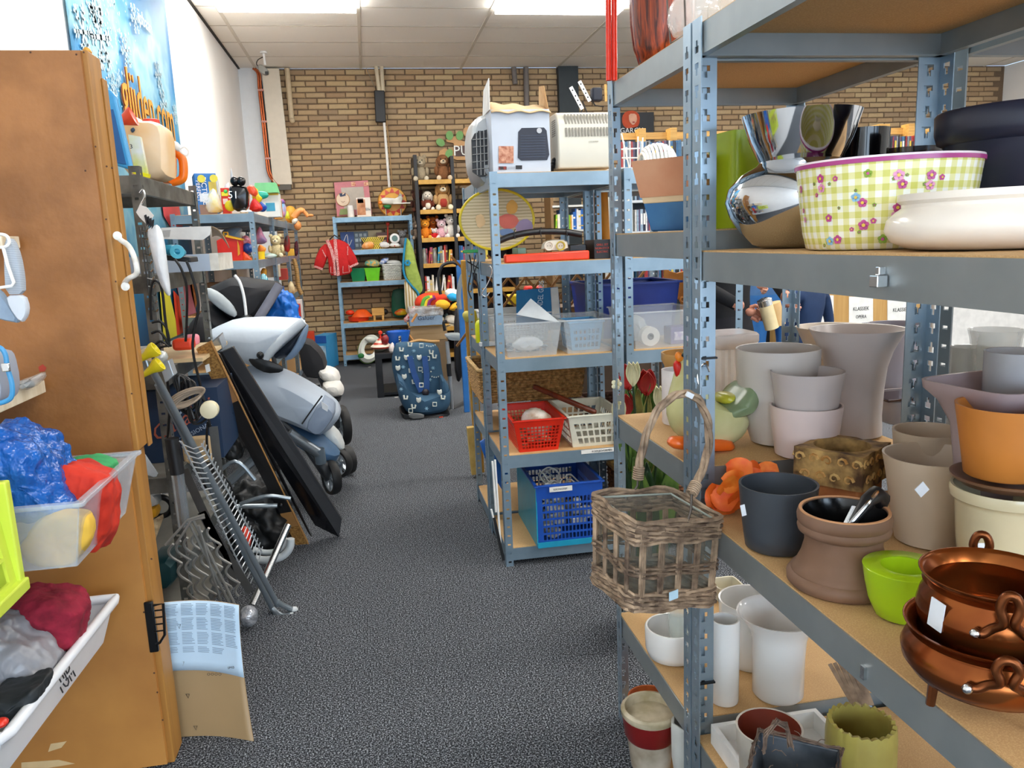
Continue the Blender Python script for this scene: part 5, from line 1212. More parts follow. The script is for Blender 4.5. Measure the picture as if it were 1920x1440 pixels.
G().tube([Vector((-1.1,1.92,zt_)), wl(0,1,.004)+Vector((-.02,0,0)), wl(0,1,.006), wl(.03,1,.008), wl(.5,1,.008), wl(.97,1,.008), wl(1,1,.004), Vector((-1.1,fr.y,zt_))], .011, 10).out('rolled_rim', WT, t)
d = (wl(1,.5)-wl(0,.5)).normalized(); rz_ = math.atan2(-d.y, -d.x)
for s_, f_, sz, tx in ((.52,.72,.034,'TIJD'),(.46,.36,.036,'TOM')):
    c = wl(s_, f_, .004); text(tx, sz, c, (math.radians(74), 0, rz_), INK, t, 'marker_writing')
cloth('red_towel', 'folded dark red towel in the white tub', [(10,1175),(40,1118),(100,1108),(150,1118),(158,1150),(150,1205),(108,1222),(70,1200)], 1.72, .07, mat('a01f38', .9, h2='7c1228', sc=30, bump=.5, bsc=50), 'towel')
cloth('grey_bag', 'crumpled grey plastic bag in the white tub', [(-20,1165),(20,1172),(60,1200),(110,1232),(95,1275),(50,1305),(-20,1312)], 1.62, .08, mat('a3a3a8', .3, h2='85858b', sc=8, bump=.7, bsc=18), 'bag')
cloth('dark_bag', 'black crumpled cloth under the grey bag', [(-20,1290),(45,1290),(85,1268),(80,1305),(40,1340),(-20,1350)], 1.50, .05, mat('1f2427', .6), 'cloth')
o = G().ball(U(2, 1355, Y=1.36), (.012,.012,.008), 10, 6).out('red_stopper', mat('e0301c', .3)); tag(o, 'small red stopper at the near corner of the white tub', 'stopper')
# banner on the left wall
def onw(Y, z, d=0): return Vector((LX + .004 + d, Y, z))
bt = thing('wall_banner', 'big blue winter banner with snowflakes and orange lettering on the white wall', 'banner', (LX+.004, 5.0, .8))
BAN = mat('1a6fae', .6, h2='4a9cba', sc=1.6, var=0)
_nt = BAN.node_tree; _r = [x for x in _nt.nodes if x.type == 'VALTORGB'][0]; _e = _r.color_ramp.elements.new(.5); _e.color = hexc('2a83b2'); _e = _r.color_ramp.elements.new(.42); _e.color = hexc('7fb0bf')
def bf(u, v): return Vector((LX+.012+.006*math.sin(u*9), 4.0+2.0*u, .8+2.24*v))
G().sheet(bf, 20, 2).out('banner_sheet', BAN, bt, solid=.002)
G().tube([onw(3.98, 3.05, .012), onw(6.03, 3.05, .012)], .018, 10).out('hanging_rod', DKGREY, bt)
def bprint(nm, pts, m, d=.018, par=bt): return G().add([onw(y, z, d) for y, z in pts], [tuple(range(len(pts)))]).out(nm, m, par, smooth=False, solid=.0015)
SN = mat('bcd6e2', .6)
def flake(y, z, r):
    g = G()
    for i in range(6):
        a = i*PI/3+.2; d_ = Vector((0, math.cos(a), math.sin(a))); c = onw(y, z, .019)
        g.bar(c, c+d_*r, r*.14, .001, (1,0,0))
        for f in (.45, .7):
            for s in (-1, 1): b_ = a+s*.8; g.bar(c+d_*r*f, c+d_*r*f+Vector((0, math.cos(b_), math.sin(b_)))*r*.3, r*.09, .001, (1,0,0))
    g.out('snowflake_print', SN, bt, smooth=False)
for px, py, r in ((146,60,.13),(180,70,.17),(168,15,.10),(245,35,.09),(228,95,.10),(205,160,.06),(290,140,.09),(300,195,.10),(322,215,.07),(214,148,.04)): q = U(px, py, X=LX); flake(q.y, q.z, r)
g = G()
for i in range(260):
    q = U(random.gauss(185, 25), random.uniform(0, 200), X=LX)
    if 4.03 < q.y < 5.9 and q.z < 3.0: r = random.uniform(.004,.012); c = onw(q.y, q.z, .018); g.add([c+Vector((0,r*math.cos(a),r*math.sin(a))) for a in (0,1.57,3.14,4.71)], [(0,1,2,3)])
o = g.out('snow_dots', SN, bt, smooth=False, solid=.001); o['kind'] = 'stuff'
ORL = mat('e9a03a', .5); ORD_ = mat('7a3a1a', .5)
a1 = U(205, 190, X=LX); a2 = U(325, 262, X=LX)
c = onw((4.62+5.85)/2, U(262, 205, X=LX).z, .020)
text('glijden.com', .42, c+Vector((.0,0,.01)), (PI/2, 0, PI/2), ORD_, bt, sx=.62, name='lettering_shadow', ext=.001)
text('glijden.com', .41, c+Vector((.004,0,.016)), (PI/2, 0, PI/2), ORL, bt, sx=.62, name='lettering', ext=.001)
c = onw(5.35, U(262, 40, X=LX).z, .02); text('ijsbaan', .12, c, (PI/2, 0, PI/2), mat('d7e6ea', .5), bt)
for pts, h_ in (([(218,150),(234,145),(246,300),(225,310)], 'd9e6e6'),):
    pass
for px, h_ in (([(296,375),(312,368),(326,372),(336,425),(312,425),(300,405)], 'c8454a'), ([(318,508),(348,500),(362,590),(350,610),(330,560)], 'e58ca0'), ([(318,545),(332,560),(352,618),(345,640),(326,640)], 'd03a1c'), ([(292,540),(308,540),(322,600),(326,640),(300,640)], 'd9cf2e'), ([(345,505),(362,500),(368,560),(360,580),(352,550)], 'd98c4a'), ([(286,520),(298,525),(305,545),(290,545)], '6cc4e0')):
    q = [U(x, y, X=LX) for x, y in px]; bprint('skater_print', [(max(4.03, min(v.y, 5.97)), max(v.z, .82)) for v in q], mat(h_, .5, var=.1, sc=8), .0185)
# ================= grey rack with jerrycans =================
zt = 1.573
def P3(px, py, Y): return U(px, py, Y=Y)
t = thing('blue_plastic_board', 'bright blue plastic board standing on edge beside the brown door', 'board', (-.82, 2.74, zt))
G().slab([(194,168),(206,167),(216,180),(248,320),(216,310)], 2.72, .03).out('panel_sheet', mat('3f9fd8', .35, var=.05), t, smooth=False, bev=.006)
G().slab([(205,205),(212,205),(236,308),(218,305)], 2.716, .006).out('recess', mat('1d5f9c', .4), t, smooth=False)
t = thing('cream_jerrycan', 'cream jerrycan with a red cap and orange residue in the bottom', 'jerrycan', (-.85, 3.05, zt))
JC = mat('ecd2b0', .4, h2='e6b56a', sc=5, alpha=.97)
G().puff([(238,335),(238,240),(246,225),(262,222),(272,232),(300,232),(318,245),(322,300),(322,342)], 3.05, .10, p=6, rings=9).out('can_body', JC, t)
G().lathe([(.028,0),(.028,.016),(.024,.018)], 24, U(284,234,Y=3.05)).out('red_cap', mat('d9341a', .35), t)
G().puff([(244,243),(250,238),(254,244),(248,250)], 2.95, .006).out('grip_hole', mat('35506b', .5), t)
o = G().lathe([(.012,0),(.03,.04),(.031,.045),(.026,.042)], 20, T=Matrix.Translation(U(226,228,Y=2.86))@Matrix.Rotation(1.2,4,'Y')).out('orange_funnel', mat('ee4a22', .35)); tag(o, 'orange-red funnel lying between the blue panel and the jerrycan', 'funnel')
t = thing('blister_pack', 'yellow and green blister pack leaning on the cream jerrycan', 'package', (-.79, 2.88, zt))
G().slab([(240,252),(262,256),(276,328),(252,322)], 2.84, .025).out('pack_card', mat('c9cc6a', .35, h2='dfe0dc', sc=14), t, smooth=False)
G().slab([(248,318),(278,326),(277,333),(249,325)], 2.83, .03).out('yellow_foot', mat('f0e51c', .3), t, smooth=False)
text('3', .02, U(246,275,Y=2.835), (PI/2,0,0), INK, t)
t = thing('orange_jug', 'orange oil jug with a built-in side handle', 'jerrycan', (-.78, 3.35, zt))
OJ = mat('f07a14', .35, var=.05)
q = [U(x, y, Y=3.32) for x, y in ((308,343),(308,268),(318,266),(332,280),(341,288),(345,300),(345,332),(336,340))]
G().puff([(306,345),(307,268),(316,265),(326,274),(326,344)], 3.32, .07, p=5).out('jug_body', OJ, t)
G().tube(cat([U(x,y,Y=3.32) for x,y in ((322,278),(336,290),(343,302),(344,328),(338,338),(322,342))]), .016, 10).out('jug_handle', OJ, t)
o = G().tube(cat([U(x,y,Y=3.25) for x,y in ((322,268),(330,272),(338,284),(350,292),(354,284),(346,276),(336,280))]), .0035, 6).puff([(320,266),(330,264),(342,276),(336,286),(324,278)], 3.25, .02).out('white_plug', WHITE); tag(o, 'white plug with cable lying on the orange jug', 'plug')
# tier 1.26: slide box, flap, clamp
t = thing('slide_carton', 'flat white carton with a curved brown flap standing open', 'box', (-.62, 3.1, 1.263))
G().slab([(302,427),(396,424),(394,440),(380,450),(300,448)], 3.0, .004).out('raised_lid', mat('e8e6e2', .6), t, smooth=False)
G().slab([(305,432),(320,431),(318,444),(304,444)], 2.997, .002).out('barcode_print', mat('8d8a86', .6, h2='dedcd8', sc=300, kind='wavex'), t, smooth=False)
def ff_(u, v): p_ = U(396+34*u, 425+40*u*u, Y=3.0+.12*v); return p_ + Vector((0,0,-.06*(1-u)*v*.6))
G().sheet(ff_, 8, 4).out('brown_flap', mat('9a8266', .7), t, solid=.003)
G().box(U(312,0,Y=3.05).x if False else -.86, -.56, 3.0, 3.3, 1.263, 1.263+.06).out('grey_tray', mat('a9b6c6', .5, var=.04), t, smooth=False)
G().box(-.56, -.53, 3.0, 3.3, 1.263, 1.263+.062).out('white_end', mat('e2ded4', .6, h2='c9c3b6', sc=20), t, smooth=False)
t = thing('hair_clipper_tray', 'black tray holding a teal hair dryer with hanging cords', 'hair dryer', (-.74, 2.8, 1.263))
G().slab([(306,478),(356,482),(358,492),(308,488)], 2.76, .12).out('black_tray', BLACK, t, smooth=False, bev=.003)
G().puff([(304,460),(326,458),(344,466),(350,474),(344,482),(308,478)], 2.74, .03).out('dryer_body', mat('2f93b0', .3, var=.1), t)
T = Matrix.Translation(U(333,472,Y=2.705))@Matrix.Rotation(PI/2,4,'X'); G().lathe([(.008,0),(.022,0),(.022,.008),(.010,.008)], 20, T=T, ring=True).out('dryer_ring', mat('57b7d0', .3), t)
KB = mat('161617', .4)
CBL = ('black cord from the left of the hair dryer down past the skirts', 'long black cord from the hair dryer to the round beige plug', 'black cord looped high over the yellow print on the banner', 'upper of the short black loops beside the grey upright', 'second short black loop beside the grey upright, from above', 'third short black loop beside the grey upright, from above', 'lowest short black loop, just above the yellow caps', 'thin black cord running down from the round beige plug', 'black cord running behind the upper end of the grey tubes')
for _i, P_ in enumerate(([(328,486),(340,505),(350,540),(350,600),(348,640)], [(350,490),(358,510),(368,545),(372,580),(364,620),(362,660),(375,720),(392,790),(394,800)], [(284,600),(282,560),(286,530),(296,528),(304,545),(310,600),(318,650)], [(285,605),(300,603),(312,615),(318,640)], [(284,625),(300,622),(316,645)], [(284,655),(300,640),(318,650)], [(286,668),(300,652),(322,648)], [(390,790),(388,830),(398,870),(430,905),(440,940)], [(310,690),(318,760),(312,850)])):
    tag(G().tube(cat([U(a,b,Y=2.58+.0006*(b-480)*(.5)) for a,b in P_]), .0042, 6).out('black_cable', KB), CBL[_i], 'cable', 'black cables dangling from the grey rack')
# coiled cable bundle
for i in range(9):
    c = U(345+i*2.5, 735+i*3, Y=2.60); r = .032+.003*(i % 3)
    tag(G().tube([c + Vector((r*.7*math.cos(a)+.01*math.sin(2*a+i), .012*math.sin(a+i), r*1.6*math.sin(a)-.02*math.cos(a))) for a in [j*2*PI/20 for j in range(20)]], .0042, 6, closed=True).out('cable_loop', KB), 'black cable loop of the tangle tied to the upright', 'cable', 'loops in the black cable tangle')
for i in range(5):
    c = U(352, 745, Y=2.52); r = .036+.003*i
    tag(G().tube([c + Vector((r*1.1*math.cos(a), .01*math.sin(a+i), r*.38*math.sin(a)+.016*math.cos(a)+.004*i-.01)) for a in [j*2*PI/24 for j in range(24)]], .0036, 6, closed=True).out('beige_cable', mat('a4917c', .5)), 'beige cable coil hanging in front of the dark blue box', 'cable', 'loops of the beige cable coil')
o = G().lathe([(.008,-.018),(.026,-.016),(.028,0),(.026,.014),(.016,.018)], 24, T=Matrix.Translation(U(393,768,Y=2.5))@Matrix.Rotation(PI/2,4,'X')).out('beige_plug', mat('e6dcb8', .4)); tag(o, 'round beige plug dangling at the end of the cable coil', 'plug')
# white rolled banner in its sleeve
t = thing('white_roll', 'long white roll in plastic sleeve with zebra-striped label, hung from a hook', 'roll', U(300, 590, Y=2.55))
G().puff([(276,432),(286,424),(296,420),(306,440),(316,520),(320,550),(318,556),(312,552),(300,530),(284,470)], 2.55, .03).out('sleeve', mat('eceef0', .3, h2='cfd6dc', sc=12, bump=.3, bsc=30), t)
G().slab([(262,384),(274,388),(288,404),(278,424),(262,408),(255,398)], 2.53, .004).out('label_card', mat('eeeae4', .5), t, smooth=False)
for i in range(4): G().slab([(270+i*5,404+i*3),(274+i*5,402+i*3),(279+i*3,418+i*2),(275+i*3,424+i*2)], 2.526, .002).out('zebra_print', INK, t, smooth=False)
G().tube(cat([U(x,y,Y=2.55) for x,y in ((262,362),(268,356),(272,368),(266,380),(262,388))]), .003, 6).out('wire_hook', CHROME, t)
t = thing('hook_chain', 'vertical row of small steel hooks hanging inside the grey upright', 'hooks', U(280, 560, Y=2.72))
for i in range(11):
    y = 432+i*15; x = 266+i*1.9
    G().tube([U(x,y,Y=2.66), U(x+9,y+2,Y=2.64), U(x+12,y-3,Y=2.64)], .0028, 6).out('hook', CHROME, t)
for P_, nm in (([(268,425),(290,585)], 0), ([(262,425),(285,590)], 1)): G().tube([U(a,b,Y=2.665) for a,b in P_], .0025, 5).out('chain_wire', mat('55585a', .4, .6), t)
# yellow caps on poles, metal corner, blue box
t = thing('clothes_airer', 'folded grey tubular clothes airer leaning on the rack, feet on the carpet', 'clothes airer', U(510, 1140, Z=0))
AT = mat('8d969c', .3, .6, var=.06)
for P_ in ([(281,700,2.35),(300,720,2.4),(505,1105,2.80),(520,1128,2.83),(548,1143,2.86)], [(296,720,2.42),(495,1110,2.84),(512,1142,2.86),(530,1155,2.84),(545,1153,2.84)]):
    G().tube(cat([U(a,b,Y=c) for a,b,c in P_], 4), .0105, 10).out('tube_leg', AT, t)
for x, y, Y in ((551,1143,2.86),(546,1154,2.84)): c = U(x, y, Y=Y); G().ball(c, (.016,.012,.012), 10, 6).out('rubber_foot', mat('cfd2d2', .5), t)
for x, y in ((272,665),(280,693)):
    c = U(x+4, y, Y=2.34); G().lathe([(.006,-.03),(.012,0),(.021,.02),(.021,.03),(.017,.03),(.010,.004)], 20, T=Matrix.Translation(c)@Matrix.Rotation(1.0,4,'Y')).out('yellow_cap', mat('ecd92a', .35), t)
WRK = mat('c9ccce', .3, .5)
o = thing('wire_cd_rack', 'white wire rack with many rungs leaning beside the grey tubes', 'rack', U(470, 1095, Y=2.75))
def rl(s, Y0=2.42, Y1=2.78): return U(340+130*s, 828+275*s, Y=Y0+(Y1-Y0)*s)
def rr(s, Y0=2.50, Y1=2.86): return U(378+114*s, 832+205*s, Y=Y0+(Y1-Y0)*s)
for fn_ in (rl, rr): G().tube([fn_(0), fn_(.5), fn_(1)], .003, 6).out('side_wire', WRK, o)
for i in range(26):
    s = (i+.5)/26; a, b = rl(s), rr(s); g = G(); g.tube([a+Vector((-.008,0,.012)), a, a.lerp(b,.5)+Vector((0,0,-.012)), b, b+Vector((.006,0,.016))], .0022, 5).out('rung', WRK, o)
t = thing('wave_wine_rack', 'grey wire wine rack with wavy cradles propped against the tubes', 'wine rack', U(370, 1150, Z=.02))
WV = mat('9c9a94', .35, .5, var=.08)
for i in range(6):
    pts = []
    for j in range(37):
        s = j/36; x = 325+i*15 + 62*s - 17*abs(math.sin(s*PI*3.5+i*.1)); y = 1020 - i*6 + 128*s; pts.append(U(x, y, Y=2.36+.012*i+.10*s*1.0))
    G().tube(pts, .0042, 6).out('wave_wire', WV, t)
for P_ in ([(310,1022),(352,975),(383,965)], [(330,1020),(360,975),(384,970)], [(352,975),(434,1140)], [(362,975),(446,1145)], [(372,985),(420,1150)]): G().tube([U(a,b,Y=2.37+(.10 if b > 1100 else 0)) for a,b in P_], .0042, 6).out('straight_wire', WV, t)
t = thing('vacuum_tube', 'silver vacuum tube with a black grip standing in the rack', 'vacuum tube', U(345, 985, Y=2.45))
G().tube([U(332,885,Y=2.45), U(345,985,Y=2.47)], .019, 16).out('steel_tube', mat('b9bec2', .25, .8, var=.05), t); G().tube([U(322,822,Y=2.45), U(333,888,Y=2.45)], .021, 16).out('grip', BLACK, t)
t = thing('dark_blue_carton', 'dark blue carton with red script lettering behind the cables', 'box', (-.72, 2.95, .604))
zc = .604; 
G().box(-.88, -.56, 2.88, 3.2, zc, .86).out('carton', mat('16304f', .5, var=.12, sc=6), t, smooth=False)
text('Casalini', .075, (-.69, 2.877, .75), (PI/2, -.45, 0), mat('b5604a', .5), t, shear=.3); text('PROFESSIONAL', .022, (-.66, 2.877, .70), (PI/2, -.45, 0), mat('9fb0c8', .5), t)
for i in range(3): G().slab([(320+i*4,770+i*9-6),(338+i*4,752+i*9-6),(339+i*4,756+i*9-6),(321+i*4,775+i*9-6)], 2.876, .002).out('stripe_print', mat('a9b8cc', .5), t, smooth=False)
t = thing('steel_bracket_box', 'silver folded sheet metal bracket beside the yellow caps', 'bracket', U(325, 700, Y=2.55))
G().slab([(298,682),(316,676),(326,704),(310,718)], 2.52, .05).out('bracket_plate', mat('b9c2c8', .3, .5), t, smooth=False, bev=.002); G().puff([(292,665),(300,656),(312,660),(316,672),(304,682),(294,678)], 2.5, .02).out('bearing', mat('cfd2cc', .3, .3), t)
o = G().box(-.90, -.60, 2.9, 3.4, .952, .965).out('wooden_sheet', mat('d9bd8f', .6), smooth=False); tag(o, 'pale wooden sheet lying on the middle grey shelf', 'board')
for (x, y, Y, sz, h_, nm, lab) in ((345,645,2.95,(.07,.06,.04),'e0401c','toy_car','orange-red plastic toy piece on the pale wooden sheet'),(360,637,3.1,(.05,.05,.04),'ee8fa0','pink_piece','pink plastic piece on the pale wooden sheet'),(372,840,2.9,(.10,.06,.10),'c9ad84','cork_block','brown block with a cord in the low grey shelf')):
    c = U(x, y, Y=Y); o = G().cb(c, sz).out(nm, mat(h_, .5), bev=.012, seg=3); tag(o, lab, 'toy' if 'piece' in lab else 'block')
# lower shelf odds and ends beside the door
z = .603
t = thing('white_lid_stack', 'stack of white plastic lids on edge beside the brown doors', 'lids', (-.72, 2.8, z))
for i in range(3): G().slab([(252+i*3,856+i*8),(272+i*4,852+i*8),(296,888+i*4),(292,896+i*4),(252,884+i*5)], 2.70+i*.03, .006).out('lid', mat('dde5ea', .3, alpha=.85), t, smooth=False, bev=.002)
t = thing('rod_bundle', 'pale rods lying on the shelf beside the doors', 'rods', (-.74, 2.9, .56))
for i in range(5): G().tube([U(258,888+i*8,Y=2.76), U(320,884+i*7,Y=2.80)], .007, 8).out('rod', mat('c9bfa2', .5), t)
z = .303
for nm, lab, px, Y, hh, m_ in (('tool_bag','clear bag of tools on the lower grey shelf',[(260,925),(285,915),(300,930),(300,945),(262,948)],2.72,.04,mat('c4c4c0',.25,alpha=.6)),
        ('yellow_clamp','yellow workshop clamp on the lower grey shelf',[(264,952),(294,945),(300,955),(296,968),(268,972)],2.72,.03,mat('d79a1c',.4)),
        ('teal_case','dark teal plastic tool case at the foot of the rack',[(282,1040),(335,1030),(338,1085),(286,1090)],2.72,.10,mat('123b40',.4))):
    tag(G().puff(px, Y, hh, p=5).out(nm, m_), lab, nm.split('_')[1])
t = thing('fretwork_panel', 'brown fretwork wooden panel leaning on the lower shelf', 'panel', U(290, 1040, Y=2.65)); G().slab([(270,985),(305,965),(306,972),(280,1042),(272,1010)], 2.62, .008).out('panel', mat('d8c49c', .6, h2='5b4026', sc=30), t, smooth=False)
tag(G().tube([U(300+22*math.cos(a), 950+18*math.sin(a), Y=2.78+.02*math.sin(a)) for a in [j*2*PI/24 for j in range(24)]], .010, 8, closed=True).out('black_hoop', BLACK), 'black ring leaning behind the yellow clamp', 'ring')
# black boards leaning
BG = mat('17171a', .18, 0, var=.2, sc=4)
t = thing('black_lacquer_board', 'long glossy black board leaning diagonally on the pushchair', 'board', U(612, 1003, Z=0))
def qbar(pa, pb, ya, yb_, w, th_, nm, m_, par, bev=.003):
    a = [U(x, y, Y=ya) for x, y in pa]; b = [U(x, y, Y=yb_) for x, y in pb]; vs = a + b; dz = Vector((0, th_, th_*.1)); n = len(vs)
    return G().add(vs + [v + dz for v in vs], [(0,1,3,2),(4,6,7,5),(0,2,6,4),(1,5,7,3),(0,4,5,1),(2,3,7,6)]).out(nm, m_, par, smooth=False, bev=bev)
qbar([(396,668),(415,660)], [(590,985),(636,1008)], 3.25, 3.58, 0, .02, 'front_face', BG, t)
qbar([(415,660),(437,650)], [(636,1008),(641,974)], 3.25, 3.58, 0, .02, 'side_face', mat('3a3b3e', .22, var=.15, sc=4), t)  # same black lacquer, greyed: the gloss reflection is put into the colour
qbar([(383,655),(410,632)], [(392,670),(418,655)], 3.24, 3.27, 0, .10, 'metal_end_cap', mat('a9aeb2', .25, .7), t)
t = thing('hollow_board', 'long hollow board with bare chipboard edge leaning beside the black one', 'board', U(568, 1020, Z=0))
CKB = mat('b98a48', .85, h2='7d5526', sc=120)
def sec(s0, s1, m_, nm, off=0):
    f = lambda s, e: (368+ (555-368)*s + e*(26+(-4)*s), 655 + (1022-655)*s - e*(14-12*s))
    q0, q1 = f(s0, 0), f(s0, 1); r0, r1 = f(s1, 0), f(s1, 1); ya = 3.0+.50*s0; yb2 = 3.0+.50*s1
    return qbar([q0, q1], [r0, r1], ya+off, yb2+off, 0, .03, nm, m_, t, bev=0)
sec(0, .20, CKB, 'chipboard_end'); sec(.20, .29, mat('a8784a', .6), 'plain_wood'); sec(.29, .84, mat('1c1a1a', .4), 'black_core'); sec(.84, .91, mat('b07f48', .6), 'plain_wood'); sec(.91, 1, CKB, 'chipboard_end')
G().tube([U(395,641,Y=2.995), U(578,1020,Y=3.495)], .0035, 5).out('raw_edge', mat('b08048', .7), t)
G().slab([(384,685),(392,682),(395,696),(387,699)], 3.03, .002).out('sticker', PAPER, t, smooth=False)
for x, y, Y in ((432,775,3.13),(527,948,3.38)): G().ball(U(x,y,Y=Y), (.010,.006,.012), 8, 6).out('screw_hole', mat('050505', .5), t)
qbar([(400,660),(412,665)], [(578,1000),(585,1008)], 3.10, 3.52, 0, .02, 'inner_face', mat('0f0f11', .3), t)
# chrome bar, hose, red bits, dark stuff
tag(G().tube([U(473,1135,Y=2.9), U(540,985,Y=3.15)], .014, 12).out('chrome_bar', CHROME), 'chrome tube lying between the airer feet and hollow board', 'tube')
tag(G().tube(cat([U(x,y,Y=3.2) for x,y in ((478,1048),(500,1050),(528,1044),(543,1028),(545,1010))]), .016, 12).out('white_hose', mat('c4cacc', .5, kind='wavex', sc=60)), 'white ribbed hose end curled on the carpet', 'hose')
tag(G().tube(cat([U(x,y,Y=3.25) for x,y in ((474,1030),(500,1036),(525,1030),(538,1010))]), .012, 12).out('white_hose', mat('c4cacc', .5, kind='wavex', sc=60)), 'white ribbed hose piece behind the curled hose end', 'hose')
tag(G().ball(U(466,1155,Y=2.75), (.035,.035,.04), 12, 8).out('foil_ball', mat('c9cbd0', .25, .5, h2='8f9298', sc=40, bump=1, bsc=40)), 'crumpled clear plastic ball at the foot of the airer', 'plastic wrap')
tag(G().puff([(448,992),(462,985),(472,1008),(468,1030),(452,1025)], 3.0, .03).out('red_bottle', mat('d93a22', .4)), 'orange-red plastic piece behind the wire rack', 'toy')
cloth('black_bag', 'black crumpled bag on the floor under the leaning boards', [(430,930),(470,890),(520,915),(545,985),(520,1015),(450,1010)], 3.55, .2, mat('161718', .5, bump=.5, bsc=10), 'bag')
cloth('black_bag', 'black bag hanging under the dark blue carton', [(410,815),(430,800),(455,830),(450,862),(420,850)], 3.3, .08, mat('121314', .5, bump=.5, bsc=20), 'bag')
for P_, Y, r, lab in (([(428,905),(478,860)], 3.3, .02, 'grey tube crossing behind the wire rack'), ([(440,950),(520,948)], 3.3, .010, 'thin grey rod lying across the black bag'), ([(478,900),(440,865),(395,900)], 3.0, .008, 'bent grey rod behind the wire rack'), ([(450,945),(500,930),(545,935)], 3.2, .008, 'grey curved rod above the black bag')):
    tag(G().tube(cat([U(a,b,Y=Y) for a,b in P_]), r, 8).out('metal_rod', AT), lab, 'rod')
for P_, lab in (([(345,880),(395,990),(470,1110)], 'flat dark metal strip between the airer and the rack, long'), ([(378,960),(420,1040),(440,1100)], 'flat dark metal strip near the wavy wine rack, short'), ([(400,800),(412,905)], 'flat dark metal strip beside the beige plug')):
    g = G(); q = [U(a,b,Y=2.7) for a,b in P_]
    for a, b in zip(q, q[1:]): g.bar(a, b, .028, .003, (0,1,0))
    tag(g.out('metal_strip', mat('5d5c5a', .4, .5), smooth=False), lab, 'strip')
# cardboard with printed sheet
t = thing('cardboard_sheet', 'curved brown cardboard standing on the carpet with a printed white sheet', 'cardboard', U(400, 1406, Z=0))
def cf(u, v):                                     # u across, v up
    Y = 2.14 + .02*math.sin(u*PI) - .10*(1-v)**2*u
    L_ = U(303+13*(1-v), 1135+270*(1-v), Y=2.12); R_ = U(446+46*(1-v)**1.8, 1140+268*(1-v), Y=2.12)
    p_ = L_.lerp(R_, u); p_.y = Y; return p_
def cf2(a, b): return lambda u, v: cf(u, a+(b-a)*v) + Vector((0,-.003,0))
G().sheet(cf, 12, 16).out('board', mat('a98c64', .45, var=.06, sc=6), t, solid=.003)
G().sheet(cf2(.52, 1.0), 12, 8).out('printed_sheet', mat('c5ddf0', .5, var=.02), t, solid=.001)
g = G()
for col in range(5):
    for row in range(4):
        x0 = 306+col*27.5; y0 = 1143+row*27; nl = 8 if row < 3 else (4 if col < 4 else 0)
        for l in range(nl):
            w_ = random.uniform(17, 23)
            v_ = 1-(y0+l*2.9-1137)/270; u0 = (x0-303)/143; u1 = (x0+w_-303)/143
            if v_ < .56 or u1 > .98: continue
            a, b = cf(u0, v_)+Vector((0,-.0042,0)), cf(u1, v_)+Vector((0,-.0042,0)); h_ = Vector((0,0,.0017)); g.add([a, b, b+h_, a+h_], [(0,1,2,3)])
o = g.out('text_block_print', mat('7f95aa', .6), t, smooth=False); o['kind'] = 'stuff'
for (x, y) in ((331,1183),(338,1253),(349,1312),(366,1366)):
    c = U(x, y, Y=2.12); v_ = 1-(y-1137)/270; c.y = cf((x-303)/143, max(v_, 0)).y - .0045
    G().tube([c+Vector((-.004,0,.006)), c+Vector((.005,0,.005)), c+Vector((.001,0,-.007))], .0009, 4, closed=True).out('triangle_print', INK, t)
for i in range(4): c = U(392+i*7, 1262, Y=2.125); c.y = 2.125-.006; G().tube([c+Vector((.0035*math.cos(a),0,.0035*math.sin(a))) for a in [j*PI/4 for j in range(8)]], .0006, 4, closed=True).out('recycling_print', INK, t)
c = U(434, 1249, Y=2.12); text('SMG', .009, (c.x, 2.112, c.z), (PI/2,0,0), INK, t)
# ================= pushchairs =================
LG = mat('ccd6e0', .6, var=.07, sc=6, bump=.35, bsc=14); LG2 = mat('b3bfcd', .55, var=.06, sc=6); BF = mat('1d1c20', .75, var=.2, sc=8); TIRE = mat('1b1b1c', .6); RIM = mat('a9b2b9', .3, .6)
def wheel(parent, px, py, Y, R, w=.045, yaw=.5, spokes=7):
    c = U(px, py, Y=Y); T = Matrix.Translation(c) @ Matrix.Rotation(yaw, 4, 'Z') @ Matrix.Rotation(PI/2, 4, 'Y')
    ty = G().lathe([(R*.80,-w/2),(R*.95,-w/2),(R,-w*.25),(R,w*.25),(R*.95,w/2),(R*.80,w/2)], 32, T=T, ring=True).out('wheel', TIRE, parent)
    g = G()
    for i in range(spokes): a = 2*PI*i/spokes; d = Vector((math.cos(a), math.sin(a), 0)); g.bar(T @ (d*R*.12), T @ (d*R*.8), R*.16, w*.5, T.to_3x3() @ Vector((0,0,1)))
    g.lathe([(R*.18,-w*.45),(R*.18,w*.45)], 16, T=T); g.lathe([(R*.72,-w*.3),(R*.81,-w*.35),(R*.81,w*.35),(R*.72,w*.3)], 28, T=T, ring=True)
    g.out('spokes', RIM, ty, smooth=False)
    return ty
Ys = 4.25
t = thing('light_blue_pushchair', 'pale blue-grey pushchair with hood and footmuff, wheels towards the aisle', 'pushchair', U(620, 925, Z=0))
G().puff([(384,628),(400,615),(440,598),(500,595),(560,598),(574,604),(560,625),(535,648),(512,668),(496,684),(470,680),(420,655)], Ys, .25, p=3, rings=10).out('hood', LG, t)
G().tube(cat([U(x,y,Y=Y) for x,y,Y in ((570,602,4.02),(545,622,4.02),(520,645,4.02),(500,668,4.04),(490,690,4.05))]), .022, 10).out('hood_rim', mat('d9e0e6', .5), t)
G().puff([(512,662),(540,638),(566,618),(574,610),(570,640),(548,665),(520,672)], Ys+.02, .20).out('hood_lining', mat('1f2734', .6), t)
G().puff([(575,606),(580,612),(572,645),(552,672),(530,678),(548,655)], Ys-.16, .03).out('window_flap', mat('7d93ad', .4), t)
